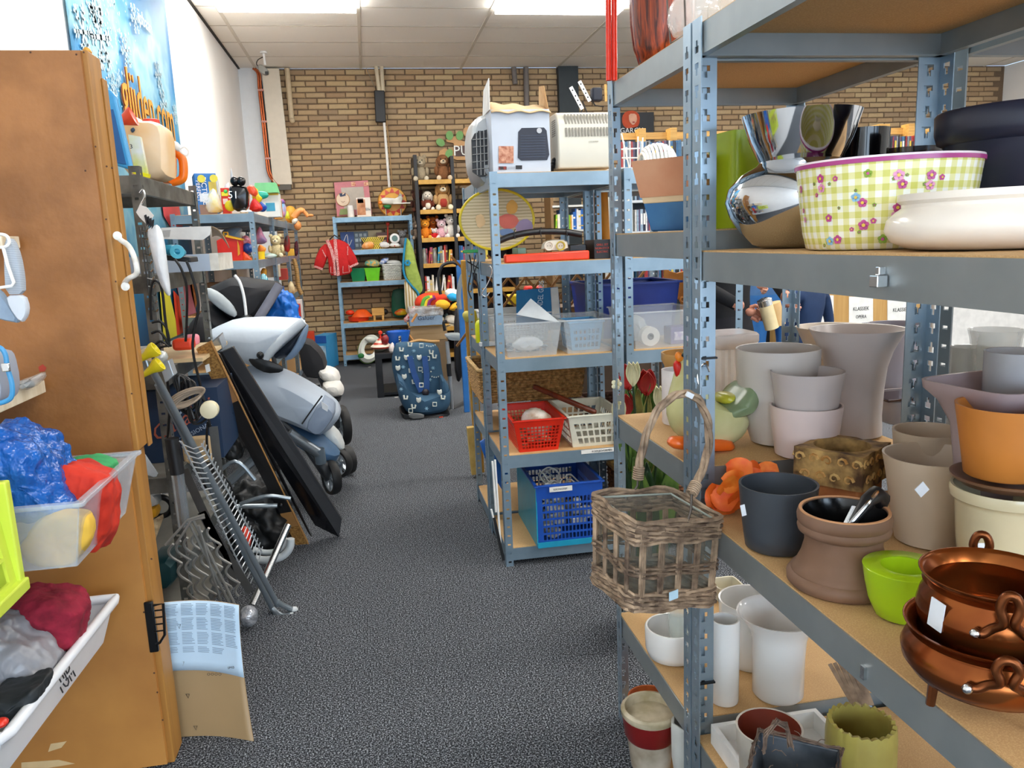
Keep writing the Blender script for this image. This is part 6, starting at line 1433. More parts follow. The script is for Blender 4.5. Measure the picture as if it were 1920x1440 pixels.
G().puff([(452,690),(500,688),(540,700),(580,722),(612,742),(636,762),(640,775),(620,800),(600,808),(560,790),(510,770),(475,745),(455,715)], Ys, .22, p=4, rings=10).out('footmuff', LG2, t)
G().puff([(572,792),(602,742),(628,758),(630,772),(605,806),(590,808)], Ys-.10, .15, p=5).out('footmuff_end', mat('8e9cb0', .55), t)
G().slab([(602,752),(616,762),(614,772),(604,766)], Ys-.255, .003).out('reflector_patch', mat('e9ecee', .3), t, smooth=False)
G().tube(cat([U(x,y,Y=4.01) for x,y in ((566,795),(585,768),(604,742))]), .004, 5).out('zip', INK, t)
G().puff([(464,672),(480,668),(532,686),(530,698),(500,700),(476,688)], 4.03, .012, p=6).out('carry_handle', BLACK, t)
G().ball(U(488,666,Y=4.0), .018, 12, 8).out('hinge_knob', BLACK, t)
G().puff([(520,775),(560,795),(600,812),(640,845),(630,865),(600,858),(560,830),(515,800)], Ys, .17).out('basket_fabric', mat('4d7196', .5, var=.15, sc=8), t)
G().puff([(600,800),(620,795),(640,815),(648,838),(640,842),(610,825)], Ys+.12, .10).out('white_cushion', mat('dfe3e2', .7), t)
G().tube([U(542,812,Y=4.02), U(598,850,Y=4.05)], .026, 12).out('frame_tube', mat('8b939a', .3, .6), t)
G().tube([U(598,842,Y=4.05), U(602,868,Y=4.06)], .028, 12).out('frame_joint', mat('7f8e9a', .3, .5), t)
G().tube([U(430,700,Y=4.1), U(560,820,Y=4.1), U(615,900,Y=4.1)], .016, 8).out('frame_tube', DKGREY, t)
G().puff([(588,862),(612,862),(622,880),(616,905),(600,885)], 4.1, .035).out('fork', mat('2b2d30', .5), t)
wheel(t, 621, 895, 4.12, .092, yaw=.45, spokes=5); wheel(t, 636, 868, 4.45, .085, yaw=.9); wheel(t, 651, 862, 4.62, .085, yaw=.5, spokes=6)
t = thing('black_pushchair', 'black pushchair with white piped hood and thick grey bumper bar', 'pushchair', U(450, 900, Y=4.9)); t.location = Vector((-.85, 4.8, 0)); ORG[t.name] = Vector((-.85, 4.8, 0))
G().puff([(395,538),(420,527),(440,518),(480,524),(528,530),(518,560),(495,598),(462,605),(430,590)], 4.85, .26, p=4, rings=10).out('hood', BF, t)
G().tube(cat([U(x,y,Y=4.55) for x,y in ((440,516),(449,528),(456,550),(460,575),(462,598))]), .008, 8).out('white_piping', WHITE, t)
G().tube([U(524,534,Y=4.58), U(505,565,Y=4.56), U(482,602,Y=4.56)], .026, 12).out('bumper_bar', mat('75747f', .5), t)
G().puff([(379,546),(390,538),(412,548),(436,570),(446,590),(438,596),(404,574)], 4.58, .03).out('grey_side_panel', mat('b9c0c2', .6, var=.15), t)
G().puff([(380,560),(400,572),(440,600),(450,612),(440,640),(400,640),(384,600)], 4.75, .20).out('seat_shell', BF, t)
G().puff([(452,592),(470,588),(476,605),(462,618),(450,610)], 4.56, .04).out('hood_hinge', BLACK, t)
G().puff([(360,600),(384,580),(392,625),(385,650),(350,655),(350,625)], 3.9, .08).out('dark_side_flap', BF, t)
for a, b in (((-.99,4.6),1),((-.99,5.05),1),((-.62,4.6),1),((-.62,5.05),1)):
    c = Vector((a[0], a[1], .1)); T = Matrix.Translation(c)@Matrix.Rotation(PI/2,4,'Y')
    G().lathe([(.075,-.02),(.10,-.015),(.10,.015),(.075,.02)], 24, T=T, ring=True).out('wheel', TIRE, t)
    G().tube([c, Vector((a[0]*.95, 4.82, .55)), Vector((a[0]*.98, 4.82, .85))], .014, 8).out('frame_tube', DKGREY, t)
cloth('blue_cover', 'bright blue nylon cover draped behind the grey bumper bar', [(500,600),(508,570),(520,548),(535,548),(552,560),(556,590),(555,606)], 5.05, .12, mat('1f77d8', .4, h2='145fb4', sc=9, bump=.6, bsc=16), 'cover', .02)
t = thing('rear_pushchair', 'dark pushchair with white plush seat pads and black straps at the back', 'pushchair', U(640, 835, Z=0))
G().puff([(562,645),(578,634),(606,660),(614,690),(602,706),(570,702)], 5.2, .15, p=7).out('dark_seat', BF, t)
G().tube(cat([U(x,y,Y=5.1) for x,y in ((578,648),(588,670),(592,695),(596,706))]), .012, 6).out('strap', BLACK, t)
G().puff([(594,690),(612,686),(634,694),(640,712),(628,720),(600,708)], 5.15, .14).out('upper_pad', mat('dcd9d2', .8, bump=.4, bsc=30), t)
G().puff([(606,714),(636,712),(646,728),(643,740),(618,742),(604,732)], 5.05, .14).out('lower_pad', mat('dcd9d2', .8, bump=.4, bsc=30), t)
G().puff([(612,738),(642,738),(638,752),(626,758),(614,752)], 5.05, .10).out('footrest', BLACK, t)
G().tube([U(596,700,Y=5.1), U(626,760,Y=5.1), U(634,800,Y=5.2)], .016, 8).out('frame_tube', DKGREY, t); G().tube([U(596,720,Y=5.4), U(600,790,Y=5.5)], .014, 8).out('frame_tube', DKGREY, t)
wheel(t, 641, 797, 5.25, .135, w=.055, yaw=.35, spokes=6)
wheel(t, 600, 770, 5.6, .11, yaw=.35, spokes=6)
# ================= small makers =================
def plush(name, label, px, py, Y, s, body, head=None, muzzle=None, ears='round', group=None, lean=0, z=None, belly=None):
    """seated soft toy, s = seated height; base seen at (px,py)"""
    c = U(px, py, Y=Y)
    if z is not None: c.z = z
    head = head or body; t = thing(name, label, 'soft toy', c, group=group)
    T = Matrix.Translation(c) @ Matrix.Rotation(lean, 4, 'Y') @ Matrix.Scale(s, 4)
    def b(nm, p, r, m, par=t, n=12): return G().ball(p, r, n, 8, T=T).out(nm, m, par)
    F_ = mat(body, .9, var=.22, sc=90, bump=.5) ; FH = mat(head, .9, var=.2, sc=90, bump=.5); M_ = mat(muzzle or body, .9, var=.1)
    b('body', (0,0,.30), (.26,.22,.30), F_)
    if belly: b('belly', (0,-.08,.28), (.18,.16,.20), mat(belly, .9))
    h = b('head', (0,-.03,.74), (.23,.21,.22), FH)
    b('muzzle', (0,-.20,.69), (.11,.10,.08), M_, h); b('nose', (0,-.30,.71), (.035,.02,.025), BLACK, h, 8)
    for d in (-1, 1):
        b('eye', (d*.085,-.215,.79), (.022,.012,.024), BLACK, h, 8)
        if ears == 'round': b('ear', (d*.19,0,.93), (.08,.04,.08), FH, h)
        elif ears == 'long': b('ear', (d*.20,-.02,.66), (.06,.05,.17), FH, h)
        else: b('ear', (d*.10,.02,1.05), (.05,.035,.16), FH, h)
        b('arm', (d*.26,-.10,.38), (.08,.13,.16), F_); b('leg', (d*.19,-.27,.10), (.10,.20,.10), F_); b('paw', (d*.20,-.44,.11), (.085,.05,.09), M_)
    return t
def carton(name, label, px, py, Y, w, h, d, m, cat_='box', z=None, rz=0, prints=()):
    c = U(px, py, Y=Y)
    if z is not None: c.z = z
    t = thing(name, label, cat_, c); T = Matrix.Translation(c) @ Matrix.Rotation(rz, 4, 'Z')
    G().box(-w/2, w/2, 0, d, 0, h, T).out('carton', mat(m, .5, var=.06) if isinstance(m, str) else m, t, smooth=False, bev=.002)
    for (x0, x1, z0, z1, mm) in prints: G().box(-w/2+x0*w, -w/2+x1*w, -.003, .0, z0*h, z1*h, T).out('print', mat(mm, .5) if isinstance(mm, str) else mm, t, smooth=False)
    return t
def ballth(name, label, px, py, Y, r, m, cat_='toy', rz=None): o = G().ball(U(px, py, Y=Y), r, 16, 10).out(name, mat(m, .35) if isinstance(m, str) else m); return tag(o, label, cat_)
def blob(name, label, px, Y, half, m, cat_='toy', p=3): return tag(G().puff(px, Y, half, p=p).out(name, mat(m, .4) if isinstance(m, str) else m), label, cat_)
def books(parent_label, x0, x1, y, z, hmin, hmax, place, cols, seed, cat_='book', nm='book', dep=.16, wmin=.012, wmax=.03, lean=0, vis=None, maxn=40):
    rnd = random.Random(seed); x = x0; i = 0
    while x < x1 - wmax and i < maxn:
        w = rnd.uniform(wmin, wmax); h = rnd.uniform(hmin, hmax); ci = rnd.randrange(len(cols)); hx, cn = cols[ci]
        c = Vector((x+w/2, y + rnd.uniform(0, .015), z)); a = rnd.choice((0, 0, 0, 1))*lean
        sz = 'tall' if h > (hmin+hmax)/2 else 'short'
        key = ('bk', hx); T = Matrix.Rotation(a, 4, 'Y')
        g = G().box(-w/2+.001, w/2-.001, 0, dep, 0, h)
        g.v = [c + T @ v for v in g.v]
        o = g.out(nm, mat(hx, .5, var=.15, sc=30), smooth=False)
        if w*F/max(y, 1) > 3.2:
            b = G().box(-w/2+.002, w/2-.002, -.001, .001, h*.62, h*.72).box(-w/2+.002, w/2-.002, -.001, .001, h*.15, h*.20)
            b.v = [c + T @ v for v in b.v]
            b.out('spine_print', mat(rnd.choice(('efe9dc', '22242a', 'd9b84a')), .5), o, smooth=False)
        tag(o, '%s %s %s, %s from the left %s' % (sz, cn, cat_, ordn(i), place), cat_, parent_label)
        x += w + abs(math.sin(a))*h*.6; i += 1
# ================= toy shelving by the white wall =================
z = TL[0] + .003
t = carton('picture_game', 'tall blue game carton with yellow discs and PICTURE lettering', 392, 402, 5.45, .13, .26, .25, '2a6fb4', z=z, rz=.25, prints=((.1,.9,.02,.25,'8a6a5a'),(.15,.7,.32,.52,'dfe6ee'),(.62,.98,.1,.8,'e6c95a')))
c = U(384, 345, Y=5.43)
for i, dx in enumerate((-.02, .055)):
    cc = Vector((t.location.x+dx, t.location.y-.02, z+.225)); G().lathe([(.024,0),(.024,.004)], 20, T=Matrix.Translation(cc)@Matrix.Rotation(PI/2,4,'X')).out('yellow_disc_print', mat('e6d44a', .5), t)
text('PICTURE', .045, (t.location.x-.01, t.location.y-.02, z+.15), (PI/2, PI/2, .25), mat('f2f2f2', .5), t); text('PERFECT', .034, (t.location.x-.045, t.location.y-.02, z+.15), (PI/2, PI/2, .25), mat('f2f2f2', .5), t)
blob('yellow_bag', 'clear bag of yellow and white toys leaning on the blue game carton', [(384,402),(392,360),(404,350),(414,375),(420,400)], 5.5, .08, mat('ecd98a', .35, h2='e8ecf0', sc=14), 'bag')
tag(G().tube([U(404,336,Y=5.5), U(413,400,Y=5.5)], .009, 10).tube([U(408,336,Y=5.5), U(418,400,Y=5.5)], .003, 6).out('clear_tube', mat('d9dcdc', .2, alpha=.8)), 'tall clear tube with a red cap on the toy shelf', 'tube')
t = thing('black_binoculars', 'black sports-shirt shaped toy with number 51 and two round black tops', 'toy', (-.85, 5.40, z))
G().puff([(430,350),(446,348),(467,352),(466,396),(440,397),(433,375)], 5.40, .06, p=5).out('shirt_body', mat('101012', .12), t)
for x in (440, 452): G().ball(U(x, 340, Y=5.38), (.028,.028,.03), 14, 10).out('round_top', mat('0c0c0e', .1), t)
text('51', .065, U(437, 366, Y=5.335), (PI/2,.06,.05), mat('f2f2f2', .5), t)
for x in (456, 466): G().ball(U(x, 397, Y=5.37), (.022,.025,.012), 10, 6).out('white_foot', WHITE, t)
t = carton('toy_petrol_pump', 'red and yellow plastic toy tower left of the black shirt toy', 425, 399, 5.5, .05, .17, .06, 'd8341e', 'toy', z=z, prints=((.1,.9,.7,.85,'efe23c'),(.2,.8,.4,.6,'f0dcd8')))
ballth('yellow_toy', 'round yellow toy beside the black shirt toy', 432, 386, 5.40, (.035,.02,.035), 'f0d61c'); ballth('green_button', 'small green toy knob above the yellow block', 423, 359, 5.42, (.012,.008,.012), '4fd96a')
blob('swan_lamp', 'white and black curved ornament behind the black shirt toy', [(420,352),(424,345),(430,341),(432,356),(424,360)], 5.6, .03, 'dfe3e6', 'ornament')
t = thing('unicorn_horn', 'grey spiral cone poking up above the black shirt toy', 'toy', U(436, 345, Y=5.6)); G().lathe([(.012,0),(.009,.03),(.006,.06),(.001,.09)], 12, U(436,342,Y=5.6)).out('cone', mat('b9bcc0', .4), t)
blob('orange_crab', 'orange-red plastic toy with curved arms behind the yellow figure', [(462,352),(470,346),(478,350),(484,362),(478,370),(466,362)], 5.6, .05, 'e4502a')
blob('red_toy', 'red rounded toy piece on the top shelf corner', [(468,384),(476,370),(486,380),(494,392),(484,398),(468,396)], 5.55, .05, 'd42420')
blob('yellow_figure', 'yellow plastic toy figure with arm out on the toy shelf', [(472,368),(474,355),(482,352),(485,365),(493,372),(486,382),(476,382)], 5.7, .04, 'f2cd1e')
blob('blue_hippo', 'blue plastic toy animal with yellow feet on the toy shelf', [(478,378),(486,374),(494,382),(502,388),(496,398),(482,396)], 5.8, .04, '1f4fb0')
ballth('teal_duck', 'teal bird-shaped toy sticking out over the yellow figure', 490, 366, 5.9, (.05,.03,.028), '1fae94')
t = carton('toy_house', 'white toy house with green roof and blue window', 504, 399, 6.15, .16, .17, .14, 'e9e9e4', 'toy', z=z, prints=((.4,.8,.25,.6,'3f9fc4'),(0,1,.92,1.0,'e8bd3a')))
G().prism([(-.085,.17),(.085,.17),(.07,.24),(-.07,.24)], 'y', 0, .14).out('green_roof', mat('7fcf8f', .5), None); o = bpy.data.objects['green_roof']; o.parent = t; o.location = (0,0,.0) if False else (0, 0, .171)
carton('toy_barn', 'small yellow and brown toy barn with white and red roof', 516, 396, 6.6, .09, .15, .12, 'c98a3a', 'toy', z=z, prints=((.1,.4,0,.7,'5a3020'),(0,1,.85,1,'e6b52a')))
blob('red_white_roof', 'red and white toy roof above the small toy barn', [(505,374),(508,367),(516,368),(520,376),(512,378)], 6.6, .05, 'e05a6a')
blob('doll_pram_toy', 'pink, blue and white plastic doll toy further along the shelf', [(520,398),(520,386),(528,378),(536,384),(537,404),(528,408)], 7.0, .05, mat('e6a3c0', .4, h2='3fa4cc', sc=14))
blob('blue_umbrella_toy', 'purple and red toy umbrella above the pink doll toy', [(519,378),(530,372),(536,380),(528,384)], 7.0, .05, mat('7a6ab0', .4, h2='d8402a', sc=10))
blob('yellow_duck', 'yellow and green stacked toy duck near the shelf end', [(535,410),(535,398),(540,395),(543,404),(543,412)], 7.4, .03, mat('e9c61c', .4, h2='9fd03a', sc=10))
t = thing('baby_doll', 'naked baby doll lying with bent legs at the far end of the toy shelf', 'doll', (-.78, 7.9, z)); SK = mat('d98a4a', .45, var=.05)
c = U(545, 402, Y=7.9); G().ball(c, (.06,.07,.08), 14, 10).out('torso', mat('c9902a', .6), t)
G().tube(cat([U(x,y,Y=7.75) for x,y in ((550,408),(562,395),(570,397),(578,406))]), [.03]*5+[.026]*5+[.018]*6, 10).out('leg', SK, t); G().ball(U(582,404,Y=7.75), (.03,.02,.014), 10, 6).out('foot', SK, t)
G().puff([(547,412),(556,408),(560,414),(554,422),(548,420)], 7.75, .05).out('nappy', mat('cfcabc', .8), t); G().ball(U(558,423,Y=7.75), (.035,.04,.045), 12, 8).out('bent_leg', SK, t)
z = TL[1] + .003
t = thing('toy_toolbox', 'red plastic toy house box with yellow roof edge and handle', 'toy', U(438, 486, Y=5.38)); t.location.z = z; ORG[t.name] = Vector(t.location)
c = ORG[t.name]; G().prism([(c.x-.09, z),(c.x+.06, z),(c.x+.06, z+.13),(c.x-.03, z+.155),(c.x-.09, z+.13)], 'y', 5.36, 5.46).out('box_body', mat('d4200f', .4), t, smooth=False, bev=.004)
G().prism([(c.x-.03,z+.150),(c.x+.065,z+.126),(c.x+.065,z+.136),(c.x-.03,z+.165)], 'y', 5.35, 5.47).out('yellow_edge', mat('e6a81c', .4), t, smooth=False); G().tube([c+Vector((-.045,0,.15)), c+Vector((-.045,0,.18)), c+Vector((-.02,0,.18)), c+Vector((-.02,0,.15))], .006, 6).out('handle', mat('e6a81c', .4), t)
G().slab([(445,450),(449,462),(450,476),(446,480)], 5.355, .003).out('flame_print', mat('e8a020', .4), t, smooth=False)
blob('blue_dolphin', 'dusty blue inflatable-looking toy behind the red toy house', [(414,440),(420,430),(440,424),(455,428),(448,436),(452,470),(440,480),(425,470)], 5.75, .08, '7f9cb4')
blob('doll_dress', 'maroon patterned doll dress hanging behind the upright', [(452,445),(462,440),(472,452),(468,465),(456,462)], 5.7, .04, mat('8a2434', .6, h2='d99ab0', sc=60), 'doll clothes')
ballth('blue_bauble', 'shiny blue ball toy behind the front upright', 464, 466, 5.45, .036, mat('15489c', .12))
blob('orange_dish', 'orange curved plastic dish at the shelf corner', [(452,484),(456,470),(466,478),(474,488),(460,492)], 5.42, .04, 'e2501c')
blob('purple_castle', 'purple and pink plastic toy castle behind the second upright', [(478,448),(482,430),(488,424),(494,440),(502,452),(494,458),(480,458)], 6.2, .05, mat('9a86b8', .4, h2='d98aa8', sc=12))
blob('yellow_giraffe', 'orange and yellow plastic toy with curved neck', [(482,478),(484,462),(488,458),(494,462),(500,466),(494,478),(486,486)], 5.8, .03, mat('f0a41c', .4, h2='e0701c', sc=12))
tag(G().lathe([(.03,0),(.033,.05),(.030,.05),(.026,.005)], 20, Vector((U(489,492,Y=5.7).x,5.7,z))).out('yellow_cup', mat('f2cf1c', .4)), 'yellow plastic cup at the front of the middle toy shelf', 'cup')
ballth('white_toy_car', 'small white and green toy car at the shelf edge', 503, 480, 5.9, (.06,.03,.02), mat('e6eae8', .4, h2='1f8a6a', sc=10))
plush('cream_bear', 'cream plush bear sitting on the toy shelf edge', 519, 474, 6.1, .17, 'e0cfa0', muzzle='efe2c0', z=z)
blob('red_doll', 'red doll toy on the far part of the middle toy shelf', [(531,470),(534,445),(540,440),(544,452),(543,474)], 6.9, .04, mat('c4241c', .5, h2='2a1c1c', sc=10), 'doll')
carton('yellow_block', 'small yellow block beside the red doll', 545, 470, 7.1, .05, .06, .05, 'e6b03a', 'toy', z=z)
blob('berry_garland', 'dark red berry cluster at the far end of the toy shelf', [(552,470),(552,455),(558,450),(560,475),(554,482)], 8.0, .05, mat('6a2434', .6, h2='2a1018', sc=40), 'garland')
z = TL[2] + .003
blob('teal_bag', 'teal and white striped net bag hooked behind the front upright', [(486,528),(487,515),(496,512),(503,524),(504,545),(488,548)], 5.6, .05, mat('2f9cb4', .6, h2='bfe0e6', sc=30, kind='wavex'), 'bag')
blob('yellow_ring_toy', 'mustard curved plastic toy on the third toy shelf', [(488,512),(492,502),(500,504),(500,516),(494,520)], 6.0, .04, 'd99a2a')
books('picture books stacked on the third toy shelf', -1.1, -.75, 6.6, z, .10, .16, 'on the third toy shelf', (('8f4a3a','brown'),('3f4f7a','blue'),('c9a45a','tan'),('8a8a90','grey'),('b04a5a','pink')), 3, dep=.14, maxn=12)
blob('soft_toy', 'brown and cream hanging soft toy near the far uprights', [(540,532),(546,526),(552,536),(554,548),(546,556),(540,548)], 7.2, .05, mat('b98a5a', .8, h2='e0d0a8', sc=14), 'soft toy')
tag(G().tube(cat([U(x,y,Y=7.6) for x,y in ((551,485),(556,505),(558,525),(560,540),(566,552))]), .02, 8).out('striped_snake', mat('1e1a18', .7, h2='d9a860', sc=30, kind='wavez')), 'black and tan striped plush snake hanging on the far upright', 'soft toy')
carton('red_white_box', 'narrow red and white box low on the far toy shelf', 561, 598, 7.3, .07, .17, .08, 'd9d4d0', prints=((.2,.8,.1,.8,'c8302a'),))
plush('grey_bear', 'brown and grey plush toy low on the toy rack', 548, 600, 7.0, .15, 'a89070', z=TL[3]+.003)
for i, (x, y, Y, h_) in enumerate(((405,500,5.6,'b5562a'),(430,505,5.8,'6a4a3a'),(512,520,6.4,'c9b49a'),(527,525,6.7,'b03a2a'),(520,560,6.4,'3a5a9a'),(538,575,7.2,'c94a4a'),(405,555,5.6,'7a5a3a'))):
    carton('small_toy_box', '%s cardboard toy box, %s of those low on the toy rack' % (('rust','dark brown','beige','brick red','blue','pink-red','walnut')[i], ORD[i]), x, y, Y, .10, .09, .1, h_)
# boxes on the floor by the brick wall
t = carton('blue_toy_carton', 'blue toy carton with cartoon print standing on the floor by the brick wall', 604, 688, 8.9, .15, .37, .30, '3f9fd8', rz=-.35, z=0, prints=((0,1,.78,1,'1c5fb4'),(.1,.9,.05,.7,mat('bfe0f0',.5,h2='5aa8d8',sc=14))))
carton('red_carton', 'orange-red carton half hidden behind the pushchair', 583, 668, 8.7, .10, .44, .12, 'd8431c', z=0, prints=((.25,.7,.3,.75,'e8a83a'),))
# ================= blue shelving against the brick wall =================
z = BL[0] + .003
t = thing('pink_chalk_board', 'pink framed board with a girl figure, leaning on the brick wall', 'board', (-.22, 9.28, z))
G().slab([(626,342),(690,338),(698,402),(632,406)], 9.26, .02).out('pink_frame', mat('cf7f86', .5), t, smooth=False, bev=.003)
G().slab([(639,352),(681,350),(686,392),(646,394)], 9.255, .004).out('grey_panel', mat('bdb3a6', .5), t, smooth=False)
c = U(643, 374, Y=9.245); G().lathe([(.068,0),(.07,.006)], 28, T=Matrix.Translation(c)@Matrix.Rotation(PI/2,4,'X')).out('face_print', mat('e6cfb4', .5), t); G().lathe([(.075,0),(.075,.003)], 28, T=Matrix.Translation(c+Vector((0,.004,0)))@Matrix.Rotation(PI/2,4,'X')).out('hair_outline', mat('c98a3a', .5), t)
G().slab([(636,363),(642,362),(642,366),(648,361),(648,367),(638,369)], 9.235, .004).out('hair_bow', mat('2a3a5a', .5), t, smooth=False)
G().tube([c+Vector((-.02,-.01,-.02)), c+Vector((0,-.01,-.032)), c+Vector((.02,-.01,-.02))], .002, 4).out('smile_print', mat('8a3a2a', .5), t); G().slab([(638,392),(650,391),(654,402),(636,403)], 9.24, .006).out('green_dress', mat('8a9a5a', .5), t, smooth=False)
for x, y in ((662,345),(686,345)): G().slab([(x-4,y-3),(x+4,y-4),(x+5,y+3),(x-3,y+4)], 9.25, .004).out('butterfly_print', mat('e6c49a', .5, h2='c05a4a', sc=60), t, smooth=False)
tag(G().lathe([(.034,0),(.038,.01),(.032,.13),(.029,.13),(.034,.012)], 24, Vector((U(658,402,Y=9.15).x,9.15,z))).out('white_cup', WHITE), 'plain white beaker in front of the pink board', 'cup')
t = carton('photo_book', 'photo book with a mother and baby on the cover', 683, 402, 9.12, .155, .21, .02, 'e9e1d6', 'book', z=z, prints=((.02,.62,.1,.9,mat('d9a27a',.6,h2='a8683f',sc=12)),(.1,.5,.72,.95,'4a2a20')))
text('Elle', .04, (t.location.x+.045, 9.115, z+.08), (PI/2,0,0), mat('4a5a6a', .5), t)
t = thing('sun_drum', 'round toy drum with a red and yellow sun pattern', 'toy', (U(736,378,Y=9.2).x, 9.2, z)); c = U(736, 379, Y=9.18)
T = Matrix.Translation(c)@Matrix.Rotation(PI/2,4,'X'); G().lathe([(.155,-.04),(.165,0),(.155,.04),(.02,.05)], 36, T=T).out('disc', mat('e8a82a', .4), t)
for i in range(12):
    a = i*PI/6; d = Vector((math.cos(a),0,math.sin(a))); p_ = Vector((-d.z,0,d.x)); G().add([c+Vector((0,-.052,0))+d*.10+p_*.028, c+Vector((0,-.052,0))+d*.10-p_*.028, c+Vector((0,-.045,0))+d*.155], [(0,1,2)]).out('sun_ray', mat('cf3a1e', .4), t, smooth=False, solid=.004)
t = thing('toy_plane', 'white toy propeller plane with green belly in front of the sun drum', 'toy', (U(735,390,Y=9.06).x, 9.06, z))
G().puff([(713,374),(720,370),(745,372),(752,366),(756,372),(752,382),(730,384),(714,382)], 9.06, .04).out('fuselage', mat('e9e6da', .4), t); G().puff([(716,384),(735,384),(732,392),(722,392)], 9.06, .035).out('green_belly', mat('1f7a3a', .4), t)
G().box(c.x+.0, c.x+.20, 8.98, 9.12, c.z-.03, c.z-.018).out('wing', mat('e9e6da', .4), t, smooth=False); G().slab([(743,374),(750,362),(754,366),(752,376)], 9.05, .01).out('tail_fin', mat('cfcabc', .4, h2='3a3a3a', sc=40), t, smooth=False); G().ball(U(713,380,Y=9.04), .022, 10, 8).out('orange_nose', mat('f0841c', .4), t)
for x in (724, 752): G().tube([U(x,392,Y=9.06), Vector((U(x,400,Y=9.06).x, 9.06, z))], .006, 6).out('wheel_strut', CHROME, t)
# 2nd tier
z = BL[1] + .003
t = carton('blue_game_box', 'dark blue game box with white line drawing', 652, 458, 9.2, .15, .20, .04, '1e3f7a', z=z); 
G().tube(cat([Vector((t.location.x-.04,9.195,z+.10)), Vector((t.location.x,9.195,z+.17)), Vector((t.location.x+.01,9.195,z+.05)), Vector((t.location.x+.05,9.195,z+.11))]), .003, 4).out('line_print', WHITE, t)
carton('grey_grid_box', 'grey box with a grid of small windows', 678, 458, 9.24, .16, .20, .04, '5a6a76', z=z, prints=[(.08+.3*i, .28+.3*i, .15+.28*j, .32+.28*j, '9fb0ba') for i in range(3) for j in range(3)])
carton('beige_box', 'beige patterned box behind the yellow basket', 702, 458, 9.27, .18, .21, .04, 'b9a884', z=z)
t = thing('yellow_mesh_basket', 'yellow and black lattice basket of small toys', 'basket', (U(697,465,Y=9.12).x, 9.12, z)); x0 = t.location.x
g = G()
for i in range(9): g.bar((x0-.11+i*.022, 9.05, z), (x0-.03+i*.022, 9.05, z+.13), .008, .004, (0,1,0)); g.bar((x0-.03+i*.022, 9.055, z), (x0-.11+i*.022, 9.055, z+.13), .008, .004, (0,1,0))
g.out('lattice', mat('e0c832', .4), t, smooth=False); G().box(x0-.11, x0+.13, 9.06, 9.2, z, z+.12).out('dark_liner', mat('2a2418', .6), t, smooth=False)
carton('brown_carton', 'dark brown printed carton in the middle of the shelf', 718, 460, 9.16, .13, .18, .05, '4a2a24', z=z, prints=((.1,.9,.7,.8,'c9a27a'),(.1,.8,.45,.52,'c9a27a'),(.1,.8,.25,.3,'8a5a4a')))
blob('orange_sponge', 'orange and peach crumpled toy in front of the yellow basket', [(677,463),(682,455),(694,452),(702,456),(700,466),(682,467)], 9.05, .05, mat('f0901e', .6, h2='f3c08a', sc=20))
tag(G().tube([U(727,457,Y=9.1), U(727,424,Y=9.1)], .008, 8).ball(U(727,420,Y=9.1), .022, 10, 8).out('red_rattle', mat('b02a1c', .4)), 'red stick toy with a grey ball on top', 'toy')
tag(G().puff([(711,455),(722,452),(732,458),(728,465),(712,464)], 9.05, .04).out('white_socket', WHITE), 'white plug-like gadget left of the baby monitor', 'gadget')
t = thing('baby_monitor', 'white round baby monitor clock with a grey-green face', 'clock', (U(740,460,Y=9.08).x, 9.08, z)); c = U(740, 447, Y=9.05)
T = Matrix.Translation(c)@Matrix.Rotation(PI/2,4,'X'); G().lathe([(.052,0),(.056,.01),(.052,.02),(.035,.022)], 28, T=T).out('housing', WHITE, t); G().lathe([(.033,.0),(.033,.026)], 24, T=T).out('face', mat('5a7a74', .3), t); G().puff([(729,463),(733,455),(747,455),(752,463)], 9.06, .03).out('foot', WHITE, t); G().ball(U(740,461,Y=9.02), .007, 8, 6).out('red_button', RED, t)
plush('grey_mouse', 'small grey plush animal at the right end of the shelf', 756, 462, 9.15, .20, '8a8a8c', z=z)
# 3rd tier
z = BL[2] + .003
def bucket(nm, lab, px, Y, w, h, m, z):
    x = U(px, 520, Y=Y).x; return tub(nm, lab, 'tub', x-w/2, x+w/2, Y-.1, Y+.1, z, h, mat(m, .4), flare=.02, rim=.008)
bucket('green_tub', 'dark green plastic tub behind the red jacket', 672, 9.14, .17, .14, '0f8a55', z)
bucket('lime_tub', 'lime green plastic tub full of toy bits', 699, 9.12, .17, .14, '6fd022', z)
blob('toy_bits', 'yellow, orange and teal toy bits heaped in the lime tub', [(682,498),(686,488),(700,485),(712,490),(712,500),(696,502)], 9.12, .06, mat('e6a82a', .5, h2='2aa4a0', sc=40))
t = thing('white_wicker_basket', 'white wicker basket overflowing with cloths', 'basket', (U(736,520,Y=9.14).x, 9.14, z)); xx = t.location.x; wicker(t, xx-.10, xx+.10, 9.04, 9.24, z, .17, .012, mat('dcdcd6', .7), mat('e6e6e0', .6), pitch=.017)
blob('blue_shoe', 'blue and white toy shoe on top of the white wicker basket', [(710,495),(716,484),(730,482),(728,490),(716,498)], 9.10, .04, mat('2a66b8', .5, h2='e6e6e6', sc=30), 'shoe')
blob('white_cloth', 'white folded cloth topping the white wicker basket', [(720,494),(730,487),(748,488),(754,494),(740,498)], 9.13, .07, 'dfe0dc', 'cloth')
z = BL[3] + .003
t = thing('orange_pan', 'orange-red plastic toy pan with a domed orange hat on it', 'toy', (U(672,590,Y=9.14).x, 9.14, z))
